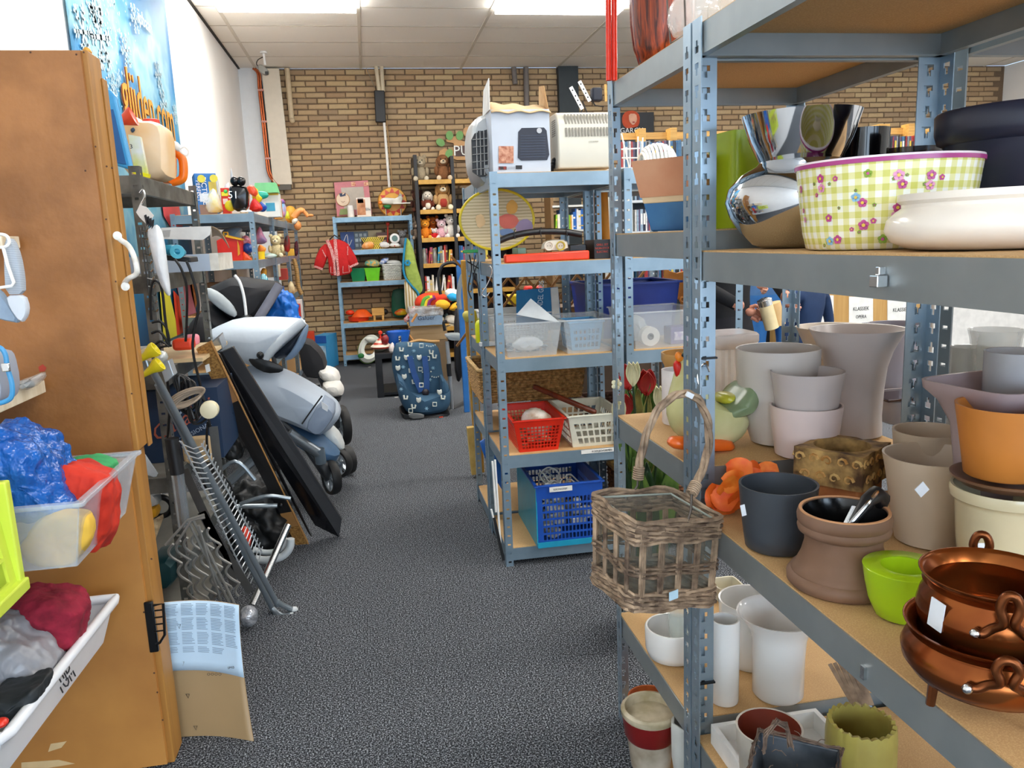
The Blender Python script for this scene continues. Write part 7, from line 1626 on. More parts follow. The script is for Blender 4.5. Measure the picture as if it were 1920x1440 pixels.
G().lathe([(.07,0),(.11,.01),(.12,.06),(.115,.06),(.10,.015)], 28, (U(672,590,Y=9.14).x, 9.14, z)).out('pan', mat('e23a12', .4), t); G().ball(U(656,586,Y=9.14), (.05,.04,.03), 12, 8).out('pan_lip', mat('e23a12', .4), t); G().lathe([(.12,0),(.11,.015),(.06,.07),(.04,.08),(.001,.082)], 28, (U(678,582,Y=9.14).x, 9.13, z+.055)).out('dome', mat('f25c1a', .45), t)
t = thing('wooden_toy_chest', 'small yellowish wooden toy cart on the fourth shelf', 'toy', (U(710,588,Y=9.15).x, 9.15, z)); x = t.location.x
G().box(x-.075, x+.065, 9.1, 9.2, z+.06, z+.14).out('box', WOODL, t, smooth=False, bev=.003)
for dx in (-.05,.045): G().box(x+dx-.012, x+dx+.012, 9.1, 9.2, z, z+.06).out('leg', WOODL, t, smooth=False)
G().ball((x+.075, 9.18, z+.09), .035, 10, 8).out('dark_knob', BLACK, t)
tag(G().box(U(672,598,Y=9.06).x, U(716,598,Y=9.06).x, 9.03, 9.08, z, z+.008).out('orange_ruler', mat('d98a2a', .5), smooth=False), 'flat orange-yellow strip lying at the shelf front', 'strip')
o = G().puff([(734,592),(734,545),(746,541),(760,541),(762,590),(750,596)], 9.26, .03, p=5).out('green_cutting_board', mat('0f5a40', .5)); tag(o, 'big dark green plastic sheet behind the fourth shelf', 'sheet')
blob('red_yellow_car', 'red and yellow toy car at the right end of the fourth shelf', [(738,586),(750,578),(762,580),(764,590),(744,592)], 9.1, .05, mat('e8c81c', .4, h2='d8301c', sc=12))
# red jacket on its hanger
t = thing('red_jacket', 'red children’s jacket with white embroidered borders hanging on the blue shelving', 'jacket', U(630, 520, Y=8.95))
RJ = mat('cc1a1c', .8, var=.15, sc=20, bump=.3, bsc=40); EM = mat('e9c9c4', .8, h2='c02028', sc=160)
G().puff([(614,452),(630,447),(652,455),(658,470),(656,490),(662,512),(636,518),(617,516),(616,490),(610,470)], 8.93, .06, p=4).out('body', RJ, t)
G().puff([(612,455),(600,465),(592,482),(588,502),(604,507),(612,490),(618,470)], 8.94, .05, p=4).out('sleeve', RJ, t)
G().puff([(650,455),(660,468),(668,482),(672,494),(656,502),(650,485),(646,465)], 8.92, .05, p=4).out('sleeve', RJ, t)
for P_ in ([(613,450),(622,470),(628,495),(629,516)], [(628,448),(630,470),(632,495),(634,517)]): g = G(); q = [U(a,b,Y=8.868) for a,b in P_]; [g.bar(a,b,.034,.004,(0,1,0)) for a,b in zip(q,q[1:])]; g.out('embroidered_border', EM, t, smooth=False)
for P_ in ([(589,499),(605,505)], [(656,501),(672,493)], [(604,468),(611,482)], [(652,462),(652,478)]): g = G(); q = [U(a,b,Y=8.875) for a,b in P_]; g.bar(q[0], q[1], .022 if P_[0][1] > 490 else .010, .004, (0,1,0)); g.out('cuff_border', EM, t, smooth=False)
for P_ in ([(620,500),(620,512),(626,512),(626,500)], [(643,499),(643,512),(655,510),(654,497)]): G().tube([U(a,b,Y=8.866) for a,b in P_], .005, 4).out('pocket_trim', EM, t)
G().tube([U(x,y,Y=8.93) for x,y in ((618,449),(627,441),(640,449))], .008, 6).out('hanger', BLACK, t)
# green hooded towel
t = thing('green_hooded_towel', 'lime green hooded towel with blue edging and flower, hanging on the black bookcase', 'towel', U(775, 600, Y=8.8))
GT = mat('a9bc5c', .9, h2='94a94c', sc=30, bump=.4)
G().puff([(762,446),(768,450),(776,470),(782,500),(790,525),(794,545),(784,555),(772,540),(760,515),(758,480)], 8.8, .05, p=4).out('towel_body', GT, t)
G().puff([(758,520),(772,540),(782,552),(786,565),(775,585),(762,592),(758,560)], 8.78, .04, p=4).out('checked_lining', mat('d9d3bf', .9, h2='a9905a', sc=10, kind='wavex'), t)
for P_ in ([(761,446),(758,470),(756,500),(760,520),(772,536),(783,548),(787,562)],): G().tube(cat([U(a,b,Y=8.74) for a,b in P_]), .012, 6).out('blue_edging', mat('1f8ab4', .8), t)
for i in range(6): a = i*PI/3; G().ball(U(764+4*math.cos(a), 493+4*math.sin(a), Y=8.73), (.014,.006,.014), 8, 6).out('flower_petal', mat('1f8ab4', .8), t)
# cable pipes hanging from the ceiling
t = thing('drop_cable_duct', 'pair of cream ducts ending in a black sleeve, dropping from the ceiling', 'cable duct', U(712, 228, Y=9.3))
for x0, x1 in ((705,711),(715,718)): G().tube([U(x0+.0,124,Y=9.3), U(x1,172,Y=9.3)], .022, 12).out('cream_duct', mat('cfc0a4', .5), t)
G().bar(U(711,170,Y=9.3), U(714,230,Y=9.3), .115, .06, (0,1,0)).out('black_sleeve', BLACK, t, bev=.01)
G().tube([U(720,228,Y=9.3), U(731,362,Y=9.24)], .014, 8).out('white_conduit', WHITE, t); G().tube([U(725,226,Y=9.3), U(737,360,Y=9.24)], .006, 6).out('cord', mat('b08a5a', .6), t); G().tube([U(687,128,Y=9.3), U(703,165,Y=9.3)], .004, 5).out('tie_cord', mat('8a8070', .6), t)
t = thing('wall_pipe', 'cream waste pipe on the brick wall beside the radiator', 'pipe', U(547,228,Y=9.3)); G().tube([U(538,128,Y=9.33), U(547,224,Y=9.33)], .028, 14).ball(U(548,226,Y=9.31), .03, 12, 8).out('pipe', mat('c9b594', .5), t)
t = thing('tall_radiator', 'tall narrow cream panel radiator high in the corner', 'radiator', U(520, 350, Y=9.25))
G().add([U(490,128,Y=9.27), U(523,128,Y=9.27), U(548,346,Y=9.27), U(512,346,Y=9.27), U(490,128,Y=9.36), U(523,128,Y=9.36), U(548,346,Y=9.36), U(512,346,Y=9.36)], [(0,1,2,3),(7,6,5,4),(0,4,5,1),(1,5,6,2),(2,6,7,3),(3,7,4,0)]).out('panel', mat('d6cbb8', .4, var=.05), t, smooth=False, bev=.006)
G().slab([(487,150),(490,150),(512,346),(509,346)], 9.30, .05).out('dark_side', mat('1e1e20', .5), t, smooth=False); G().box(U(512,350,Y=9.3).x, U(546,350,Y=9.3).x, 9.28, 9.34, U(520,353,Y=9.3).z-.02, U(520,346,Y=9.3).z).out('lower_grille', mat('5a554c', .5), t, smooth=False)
t = thing('copper_pipes', 'twin copper heating pipes running down the white corner', 'pipe', U(490, 360, Y=9.28))
for dx in (0, 4): G().tube(cat([U(x+dx,y,Y=9.28) for x,y in ((474,128),(483,138),(485,165),(492,230),(499,300),(503,325),(512,340),(520,349))]), .011, 8).out('copper_pipe', mat('b5603a', .25, .8), t)
for x, y in ((489,169),(495,228),(502,297)): G().cb(U(x,y,Y=9.27), (.06,.02,.02)).out('pipe_clip', mat('c98a7a', .4), t)
t = thing('security_camera', 'small grey security camera on a white ceiling bracket', 'camera', U(495, 130, Y=8.6))
G().tube([U(494,98,Y=8.6), U(497,122,Y=8.6)], .012, 8).out('bracket', WHITE, t); G().lathe([(.04,0),(.03,.02)], 16, Vector((U(494,98,Y=8.6).x, 8.6, CZ-.02))).out('ceiling_plate', WHITE, t)
G().puff([(484,122),(492,122),(504,132),(504,140),(496,142),(484,133)], 8.55, .04, p=5).out('camera_body', mat('8a8880', .4), t); G().cb(U(500,137,Y=8.5), (.03,.02,.03)).out('lens_hood', BLACK, t, bev=.004)
G().tube(cat([U(x,y,Y=8.6) for x,y in ((493,107),(484,112),(481,120),(486,126))]), .005, 6).out('camera_cable', BLACK, t)
# ================= black bookcase =================
X0, X1, YB = .56, 1.62, 8.75
t = bc = thing('black_bookcase', 'tall black bookcase with yellow shelf edges full of soft toys and books', 'bookcase', ((X0+X1)/2, 9.0, 0))
BK = mat('18171a', .5)
topz = U(765, 290, Y=YB).z
xm = U(853, 400, Y=YB).x
for x in (X0, xm, X1): G().box(x-.018, x+.018, YB+.02, 9.3, 0, topz - (0 if x == X0 else .02)).out('upright', BK, t, smooth=False)
G().box(X0, X1, 9.28, 9.3, 0, topz-.45).out('back_panel', mat('2a2630', .7), t, smooth=False)
SZ = [U(810, y, Y=YB).z for y in (343, 399, 452, 500, 552, 620, 670)]
for z_ in SZ:
    if z_ < .05: continue
    for a, b in ((X0+.02, xm-.02), (xm+.02, X1-.02)): G().box(a, b, YB, YB+.03, z_-.012, z_+.035).out('shelf_edge', mat('cf9f45', .5, h2='bd8d38', sc=20), t, smooth=False, bev=.003); G().box(a, b, YB+.03, 9.28, z_, z_+.018).out('shelf_board', WOODL, t, smooth=False)
def onsh(i): return SZ[i] + .019
yy = YB + .14
for (nm, lab, px, i, s, bd, mz, ears, hd_) in (
  ('grey_teddy','grey-beige plush bear with black nose on the top shelf, left',792,0,.29,'a8987c','c9bda4','round',None),
  ('brown_dog','brown plush dog lying on the top shelf, middle',835,0,.30,'8a5a34','d9c4a4','long',None),
  ('small_teddy','small grey-brown plush bear on the top shelf, right bay',888,0,.20,'9a8468','c4b498','round',None),
  ('dark_monkey','dark brown plush monkey on the second shelf, left',784,1,.24,'4a2418','6a3a24','round',None),
  ('white_brown_dog','white and brown plush dog on the second shelf',803,1,.23,'7a3a24','efe6d6','long','e6dccb'),
  ('beige_puppy','large beige plush puppy with long ears and checked shirt on the second shelf',832,1,.33,'c9a06a','efe0c0','long','b98a50'),
  ('grey_donkey','grey plush donkey at the left of the third shelf',780,2,.22,'7a6a5c','b9a894','tall',None),
  ('orange_lion','bright orange plush sitting on the third shelf',795,2,.23,'ee8a1a','f2a83a','round','f09a22'),
  ('rust_plush','rust orange plush behind the bright orange one',810,2,.26,'c8601a','d97a2a','round',None),
  ('red_heart_plush','red plush with white face low on the third shelf',812,2,.12,'d01c20','efe6e2','round','efe6e2'),
  ('pink_mouse','pink and white plush mouse on the third shelf',826,2,.22,'e6b4be','efe2e2','round','e6c4cc'),
  ('white_bear','white plush polar bear at the right of the third shelf',845,2,.27,'efe9de','f6f2ea','round',None)):
    dy = .12 if nm in ('rust_plush', 'dark_monkey', 'grey_donkey') else (-.05 if nm in ('red_heart_plush',) else 0)
    plush(nm, lab, px, 400, yy+dy, s, bd, hd_, mz, ears, 'soft toys in the black bookcase', z=onsh(i), belly=('efe6d0' if nm == 'white_brown_dog' else ('a8382a' if nm == 'beige_puppy' else None)))
BC = (('c23a2a','red'),('e6dcc8','cream'),('2a62a0','blue'),('d98a3a','orange'),('7a7a7a','grey'),('e0c84a','yellow'),('5a2a24','brown'),('2a9ac0','light blue'),('efefef','white'),('b04a6a','pink'))
books('books on the fourth shelf of the black bookcase', X0+.03, xm-.02, YB+.05, onsh(3), .15, .21, 'on the fourth shelf of the black bookcase', BC, 11, lean=.12)
books('books on the fifth shelf of the black bookcase', X0+.03, xm-.02, YB+.05, onsh(4), .13, .20, 'on the fifth shelf of the black bookcase', (('e6dcc8','cream'),('c9b890','sand'),('c23a2a','red'),('efefef','white'),('a88a5a','tan')), 12, lean=.2)
books('books in the right bay of the black bookcase', xm+.03, X1-.3, YB+.05, onsh(3), .15, .22, 'on the fourth shelf, right bay of the bookcase', BC, 13, maxn=14)
books('books near the bottom of the black bookcase', X0+.03, xm-.02, YB+.05, onsh(5), .10, .15, 'near the bottom of the black bookcase', (('3a4a4a','dark'),('b9a86a','olive'),('c9c0a8','cream')), 14, maxn=16)
for i, (a, lab) in enumerate(((796,'silver figurine at the left of the fourth bookcase shelf'),(815,'silver flask between the books on the fourth bookcase shelf'))):
    c = Vector((U(a,480,Y=YB+.03).x, YB+.035, onsh(3))); tag(G().lathe([(.022,0),(.026,.02),(.022,.06),(.03,.09),(.02,.13),(.026,.16),(.01,.18)], 20, c).out('silver_ornament', mat('b9b4a8', .3, .7)), lab, 'ornament')
# tree sign on top
t = thing('tree_sign', 'wooden tree-shaped sign with green leaves and PU lettering on the brick wall', 'sign', U(850, 300, Y=9.3)); TS = mat('c99a64', .6)
G().slab([(822,295),(824,283),(834,278),(845,283),(852,275),(850,268),(838,266),(836,262),(848,258),(856,254),(862,262),(872,266),(880,262),(896,262),(896,300),(856,300),(850,297)], 9.33, .02).out('tree_board', TS, t, smooth=False)
for x, y, a in ((826,267,-.9),(843,254,-.1),(862,254,.1),(842,288,.4),(875,247,0)):
    pts = [(x+ (7*math.sin(b)*math.cos(a) - 9*math.cos(b)*math.sin(-a)), y + (7*math.sin(b)*math.sin(a) - 9*math.cos(b)*math.cos(a))) for b in [i*PI/5 for i in range(10)]]
    G().slab(pts, 9.32, .02).out('leaf', mat('6fa454' if x != 875 else 'c99a64', .5), t, smooth=False)
G().slab([(853,275),(880,272),(896,272),(896,293),(853,293)], 9.325, .006).out('dark_plaque', mat('4a2a24', .5), t, smooth=False)
text('PUP', .16, U(872, 283, Y=9.31), (PI/2,0,0), mat('efefe8', .5), t)
# ================= things around the car seat =================
t = thing('black_side_table', 'black square side table loaded with toys, left of the car seat', 'table', (.25, 7.1, 0)); BT = mat('121114', .4)
zt = U(740, 661, Y=6.95).z; xa = U(702,660,Y=6.95).x; xb = xa + .50
G().box(xa, xb, 6.95, 7.45, zt-.05, zt).out('table_top', BT, t, smooth=False, bev=.003)
for x in (xa, xb-.06):
    for y in (6.95, 7.39): G().box(x, x+.06, y, y+.06, 0, zt-.05).out('leg', BT, t, smooth=False, bev=.002)
G().box(xa+.06, xb-.06, 6.96, 7.44, .02, .04).out('foot_rail', BT, t, smooth=False)
t = thing('spinning_top', 'cream and red striped humming top with a red knob', 'toy', Vector((U(715,655,Y=7.1).x, 7.1, zt))); c = t.location.copy()
for i, (r0, r1, z0, z1, m_) in enumerate(((.02,.085,0,.03,'e6dcc8'),(.085,.095,.03,.045,'c43a24'),(.095,.07,.045,.065,'e6dcc8'),(.07,.055,.065,.08,'c43a24'),(.055,.035,.08,.10,'e6dcc8'),(.035,.02,.10,.115,'c43a24'))): G().lathe([(r0,z0),(r1,z1)], 28, c).out('band', mat(m_, .35), t)
G().lathe([(.008,.11),(.008,.15),(.018,.155),(.018,.175),(.004,.185)], 16, c).out('knob', mat('e03a1c', .4), t)
for (px_, m_, lab, nm) in (([(708,664),(722,660),(728,664),(720,668)],'e6b82a','small yellow toy on the black side table','yellow_toy'),([(728,648),(738,640),(740,660),(730,662)],'efe2dc','white and red toy cup on the black side table','white_toy'),([(705,664),(714,661),(716,668),(707,668)],'2a2a2a','black and white checked toy on the side table','checked_toy'),([(714,632),(724,626),(730,634),(726,648),(716,644)],'8a1c1c','dark red ball toy behind the spinning top','red_ball')): blob(nm, lab, px_, 7.05, .03, m_)
ballth('black_ball', 'shiny black ball behind the spinning top', 722, 632, 7.3, .055, mat('0c0c0d', .15))
t = thing('blue_bucket', 'bright blue toy bucket with a checked strip', 'bucket', Vector((U(747,645,Y=7.3).x, 7.3, zt)))
G().lathe([(.06,0),(.07,.0),(.10,.15),(.095,.15),(.06,.01)], 28, t.location, sx=1.15).out('bucket', mat('1c62c4', .4), t); G().slab([(747,630),(752,630),(753,652),(749,652)], 7.19, .004).out('checked_strip', mat('e6e6e6', .5, h2='1a1a1a', sc=90, kind='vor'), t, smooth=False)
t = thing('toilet_trainer', 'white oval toilet training seat with green edge leaning on the shelving', 'toilet seat', U(690, 680, Y=8.85))
c = U(693, 654, Y=8.85); T = Matrix.Translation(c)@Matrix.Rotation(.45,4,'Y')@Matrix.Rotation(-.35,4,'X')@Matrix.Rotation(PI/2,4,'X')
G().lathe([(.075,-.02),(.08,.03),(.13,.045),(.165,.01),(.16,-.03)], 36, T=T, sx=.72, ring=True).out('seat_ring', mat('e2e6dc', .25), t); G().lathe([(.163,-.03),(.170,-.02),(.170,-.035)], 36, T=T, sx=.72, ring=True).out('green_edge', mat('9fd06a', .4), t)
G().puff([(682,636),(690,630),(704,632),(706,640),(694,643)], 8.83, .03).out('splash_guard', mat('e2e6dc', .25), t); G().ball(U(677,667,Y=8.70), (.035,.01,.028), 12, 8).out('green_badge', mat('2a7a3a', .4), t)
# car seat
t = thing('car_seat', 'dark blue child car seat printed with white letters and animals', 'car seat', U(800, 780, Y=6.1)); t.location.z = 0; ORG[t.name] = Vector(t.location)
CS = mat('31546e', .8, h2='d9ddd4', sc=17, kind='blob'); _r = [x for x in CS.node_tree.nodes if x.type == 'VALTORGB'][0]; _r.color_ramp.elements[0].color = hexc('31546e'); _r.color_ramp.elements[1].color = hexc('31546e')
Yc = 6.25
G().puff([(740,645),(752,641),(790,640),(815,643),(824,655),(828,690),(832,710),(842,722),(842,750),(830,768),(790,774),(765,772),(752,750),(742,720),(733,680)], Yc+.15, .10, p=4, rings=9).out('back_cushion', CS, t)
G().puff([(746,712),(756,722),(768,745),(836,742),(843,725),(844,752),(834,768),(795,775),(762,772),(748,745)], Yc-.10, .17, p=4, rings=9).out('seat_cushion', CS, t)
G().puff([(742,700),(754,706),(764,730),(766,758),(756,762),(746,740)], Yc-.02, .13, p=4).out('side_wing', CS, t); G().puff([(826,700),(838,716),(844,735),(842,752),(832,748),(824,726)], Yc-.02, .13, p=4).out('side_wing', CS, t)
for P_ in ([(768,668),(776,700),(790,735)], [(796,668),(800,700),(800,735)]): g = G(); q = [U(a,b,Y=Yc+.03) for a,b in P_]; [g.bar(a,b,.045,.006,(0,1,0)) for a,b in zip(q,q[1:])]; g.out('harness_strap', mat('274f8c', .6), t, smooth=False)
G().ball(U(798,736,Y=Yc-.03), (.03,.02,.03), 12, 8).out('buckle', mat('2a2024', .4), t)
G().puff([(748,764),(764,774),(840,766),(842,776),(832,783),(770,787),(754,780)], Yc-.08, .2, p=6).out('black_base', BLACK, t); G().puff([(765,774),(795,776),(795,784),(768,785)], Yc-.30, .012, p=6).out('grey_panel', mat('6a6c6c', .4), t)
WP_ = mat('d9dcd2', .7); LB_ = mat('8fb8d0', .7)
rnd = random.Random(5)
for (x, y, k_) in ((752,655,'u'),(768,646,'u'),(790,648,'s'),(808,648,'d'),(776,658,'x'),(808,660,'u'),(762,670,'b'),(772,672,'x'),(786,670,'t'),(802,672,'s'),(814,668,'u'),(746,690,'b'),(756,688,'x'),(770,695,'u'),(788,692,'s'),(800,698,'d'),(812,690,'x'),(758,706,'t'),(776,716,'u'),(790,722,'s'),(806,712,'x'),(818,706,'d'),(760,745,'u'),(775,762,'u'),(800,766,'x'),(815,758,'s'),(830,745,'u'),(785,750,'b'),(770,770,'s'),(824,735,'b'),(752,730,'x'),(745,672,'u')):
    Yp = Yc+.045 if y < 722 else Yc-.275
    if k_ == 'u': G().tube([U(x-3,y-4,Y=Yp), U(x-2,y+3,Y=Yp), U(x+3,y+3,Y=Yp), U(x+4,y-3,Y=Yp)], .0075, 5).out('letter_print', WP_, t)
    elif k_ == 'x':
        g = G(); [g.tube([U(x-3.5*math.cos(a),y-3.5*math.sin(a),Y=Yp), U(x+3.5*math.cos(a),y+3.5*math.sin(a),Y=Yp)], .0025, 4) for a in (0,PI/3,2*PI/3)]; g.out('star_print', LB_, t)
    elif k_ == 's': G().tube([U(x-3.5,y-3.5,Y=Yp), U(x+3.5,y-3.5,Y=Yp), U(x+3.5,y+3.5,Y=Yp), U(x-3.5,y+3.5,Y=Yp)], .004, 4, closed=True).out('block_print', WP_, t)
    elif k_ == 'd':
        g = G(); [g.ball(U(x-8+i*4, y+1.5*math.sin(i), Y=Yp), (.006,.004,.006), 6, 4) for i in range(5)]; g.out('dot_print', WP_, t)
    else: G().puff([(x-5,y-5),(x,y-3),(x+4,y-6),(x+5,y+2),(x,y+6),(x-4,y+3)], Yp, .006).out('animal_print', WP_, t)
# play trolley / walker right of the seat
t = thing('folded_baby_walker', 'folded metal frame with grey tray and twin castors right of the car seat', 'walker', U(848, 780, Y=6.3)); t.location.z = 0; ORG[t.name] = Vector(t.location)
G().puff([(833,628),(842,625),(866,625),(866,637),(840,637)], 6.3, .10, p=5).out('grey_tray', mat('9aa4a8', .4), t)
G().tube([U(838,640,Y=6.25), U(842,680,Y=6.25), U(848,770,Y=6.25)], .016, 10).out('silver_leg', mat('b9bdc0', .3, .6), t); G().tube([U(841,682,Y=6.24), U(843,705,Y=6.24)], .019, 10).out('black_sleeve', BLACK, t)
G().tube([U(850,768,Y=6.25), U(870,755,Y=6.4)], .02, 8).out('foot_bar', DKGREY, t)
for x in (840, 847): G().lathe([(.012,-.012),(.034,-.010),(.034,.010),(.012,.012)], 20, T=Matrix.Translation(U(x,776,Y=6.2))@Matrix.Rotation(PI/2,4,'Y')@Matrix.Rotation(.3,4,'X')).out('castor', mat('6a6c6e', .5), t)
G().puff([(852,580),(862,576),(868,600),(868,700),(858,720),(852,690)], 6.5, .06, p=5).out('black_frame', BT, t); G().tube(cat([U(x,y,Y=6.3) for x,y in ((834,620),(832,605),(838,602))]), .012, 8).out('black_hinge', BLACK, t)
G().tube(cat([U(x,y,Y=6.0) for x,y in ((826,552),(822,520),(830,498),(848,492),(858,496))]), .012, 8).out('black_hoop', BLACK, t)
G().tube(cat([U(x,y,Y=6.0) for x,y in ((862,580),(860,550),(866,520),(878,505),(890,498))]), .018, 8).out('grey_hoop', mat('7d868c', .4), t)
# pine crate with silver carton, plush
t = thing('pine_crate', 'pine crate under the wrapped silver carton', 'crate', U(806, 636, Y=7.6)); zc0 = U(806, 638, Y=7.6).z; x0, x1 = U(768,610,Y=7.6).x, U(838,610,Y=7.6).x; zc1 = U(800,612,Y=7.6).z
G().box(x0, x1, 7.6, 7.9, 0, zc0-.002).out('support_box', mat('6f5a40', .7), t, smooth=False); G().box(x0, x1, 7.6, 7.95, zc0, zc1).out('crate_box', mat('a98c66', .6, kind='grainx', h2='94774f', sc=14), t, smooth=False, bev=.004); G().box(x0-.01, x1+.02, 7.58, 7.97, zc1, zc1+.015).out('crate_lid', WOODL, t, smooth=False)
t = thing('silver_carton', 'silver-grey carton wrapped in crinkled film with dark lettering', 'box', U(803, 608, Y=7.55)); z0, z1 = zc1+.016, U(800,576,Y=7.55).z; xa, xb = U(768,600,Y=7.55).x, U(830,600,Y=7.55).x
G().box(xa, xb, 7.55, 7.8, z0, z1-.05).out('carton', mat('7f95ac', .4), t, smooth=False); crumple(G().box(xa-.005, xb+.01, 7.545, 7.8, z1-.09, z1).out('film_wrap', mat('cfd4d8', .12, alpha=.6, h2='a89888', sc=12, bump=1, bsc=60), t, bev=.01), .02, .04, 3)
text('Galuer', .06, ((xa+xb)/2, 7.546, z0+.07), (PI/2,0,0), mat('1e2a44', .5), t)
blob('red_plush_rug', 'red and rainbow striped soft cushion heaped on the crates', [(776,570),(782,556),(800,548),(826,550),(850,556),(846,568),(806,578),(784,580)], 7.9, .12, mat('d8281c', .8, h2='e0501c', sc=10), 'cushion')
for i, h_ in enumerate(('5aa03a','e6c52a','8a2a6a')): tag(G().tube(cat([U(x+i*5,y,Y=7.76) for x,y in ((792,575),(796,562),(806,557))]), .022, 8).out('stripe_band', mat(h_, .8)), ('green','yellow','purple')[i]+' soft band of the rainbow cushion', 'cushion')
t = thing('duck_plush', 'yellow and white plush with blue shorts lying on the crates', 'soft toy', U(845, 560, Y=7.7)); YP = mat('f0b42a', .85, var=.1)
G().puff([(832,548),(842,540),(860,544),(866,556),(858,566),(840,560)], 7.7, .10).out('white_body', mat('efece4', .85), t); G().puff([(836,556),(846,548),(858,552),(860,562),(846,566)], 7.62, .06).out('blue_shorts', mat('1fa0dc', .7), t)
G().puff([(815,570),(822,562),(836,562),(846,570),(838,580),(822,580)], 7.6, .06).out('leg', YP, t); G().puff([(840,580),(850,568),(864,564),(866,574),(852,584)], 7.6, .06).out('leg', YP, t); G().ball(U(858,572,Y=7.55), (.02,.01,.02), 8, 6).out('black_patch', BLACK, t)
blob('dark_cushion', 'dark grey round cushion under the yellow plush', [(838,582),(850,576),(868,576),(870,592),(850,596)], 7.75, .14, mat('2a2828', .7), 'cushion')
blob('white_cloth', 'cream crumpled cloth on the crate, right of the silver carton', [(832,604),(836,592),(850,590),(862,598),(858,610)], 7.65, .08, mat('dcd2c2', .8, bump=.4), 'cloth')
tag(G().tube([U(772,604,Y=7.5), U(782,588,Y=7.5)], .012, 6).tube([U(760,618,Y=7.5), U(776,640,Y=7.5)], .01, 6).out('folding_stool', mat('c98a4a', .6)), 'small wooden folding stool frame left of the pine crate', 'stool')
G().box(.44, .56, 8.9, 9.1, BL[3]+.004, BL[3]+.02).out('end_ledge', WOODL, rackS, smooth=False)
blob('red_frill', 'red and white frilly scarf hanging left of the silver carton', [(756,598),(764,590),(776,572),(780,580),(770,600),(760,606)], 7.6, .03, mat('c8281c', .7, h2='efe0dc', sc=40), 'scarf')
tag(G().tube(cat([U(x,y,Y=6.38) for x,y in ((768,643),(785,638),(806,640),(824,640))]), .012, 6).out('clothes_stick', mat('c9985a', .5)), 'bent wooden clothes hanger lying on top of the car seat', 'hanger')
for i, (x, y) in enumerate(((729,737),(743,745),(827,782),(693,688))): tag(G().cb(U(x,y,Z=.004), (.03,.02,.004)).out('litter', mat('d8d4cc' if i != 2 else 'd8401c', .6), bev=.001), ('white scrap of paper on the carpet near the side table leg','white scrap of paper in front of the side table','red scrap in front of the car seat base','grey scrap of paper near the brick wall')[i], 'scrap')
# ================= beyond the pot shelves =================
ZE = .8135
for (nm, lab, x, yt, pr, m_, X, Y) in (
  ('clear_flared_bowl','clear flared glass bowl on the back-to-back shelf',1862,618,[(14,0),(16,.3),(26,.6),(42,.95),(46,1)],mat('e3e6e0',.05,alpha=.35,spec=1),None,1.25),
  ('clear_cylinder','clear grey glass cylinder left of the flared bowl',1812,650,[(30,0),(31,1)],mat('c4c4be',.1,alpha=.6),None,1.30),
  ('grey_glass_pot','smoky white glass pot at the right edge of the back shelf',1900,658,[(44,0),(50,.5),(52,1)],mat('cfd0d4',.15,alpha=.7),None,1.12),
  ('grey_glass_pot','milky glass pot between the cylinder and the edge pot',1862,664,[(24,0),(28,1)],mat('d9d6d0',.15,alpha=.8),None,1.34)):
    p_ = U(x, yt+60, Y=Y); p_.x = max(p_.x, 1.22); pot(nm, lab, 'vase', x, yt+90, yt, pr, m_, Y=Y, zb=ZE, n=32, th=.003)
# DVD rack
def dvds(x0, x1, Y, z, h, seed, place, skip=0):
    rnd = random.Random(seed); x = x0; i = 0; C_ = (('1f2a44','navy'),('2a6a9c','blue'),('3c6f96','steel blue'),('e6e6e4','white'),('1a1a1c','black'),('8a8f96','grey'),('b03a3a','red'),('9cb4c8','pale blue'),('5a4a6a','purple'))
    while x < x1 - .02:
        w = rnd.choice((.0145,.0145,.024)); hx, cn = rnd.choice(C_); hh = h*rnd.uniform(.93, 1)
        o = G().box(x+.0008, x+w-.0008, Y+rnd.uniform(0,.01), Y+.13, z, z+hh).out('dvd_case', mat(hx, .3, var=.3, sc=60), smooth=False)
        if w > .02: G().box(x+.004, x+w-.004, Y-.002, Y, z+hh*.3, z+hh*.8).out('spine_print', mat(rnd.choice(('e9e9e6','2a2a30','d9c04a')), .4), o, smooth=False)
        tag(o, '%s disc case, %s from the left %s' % (cn, ordn(i), place), 'disc case', 'disc cases ' + place); x += w; i += 1
        if i > 46: break
YD = 6.5
zr = [U(1240, y, Y=YD).z for y in (312, 374, 432, 531)]
xl, xr_ = U(1150, 400, Y=YD).x, U(1760, 300, Y=YD).x
t = thing('disc_rack', 'long disc rack with pale wooden top frame behind the pot shelves', 'rack', ((xl+xr_)/2, YD+.1, 0))
for x in (xl, U(1182,400,Y=YD).x, U(1296,400,Y=YD).x, xr_): G().box(x-.02, x+.02, YD+.0, YD+.2, 0, zr[0]-.02).out('white_upright', mat('d9d9d4', .5), t, smooth=False)
G().box(xl, U(1182,400,Y=YD).x, YD+.05, YD+.2, 0, zr[1]+.2).out('white_side_panel', mat('dcdcd6', .6), t, smooth=False)
for z_ in zr: G().box(xl, xr_, YD-.01, YD+.2, z_-.02, z_).out('shelf_board', mat('d5d9db', .5), t, smooth=False)
G().box(xl, xr_, YD+.17, YD+.2, .1, zr[0]-.02).out('back_panel', mat('3a4048', .6), t, smooth=False)
zt_ = U(1240, 252, Y=YD).z
G().box(xl+.1, xr_, YD+.14, YD+.17, zt_-.02, zt_+.035).out('pine_rail', WOODL, t, smooth=False)
for px in (1203, 1262, 1604, 1655, 1665, 1712): x = U(px, 250, Y=YD).x; G().box(x, x+.06, YD+.06, YD+.17, zr[0], zt_+.06).out('pine_post', WOODL, t, smooth=False, bev=.003)
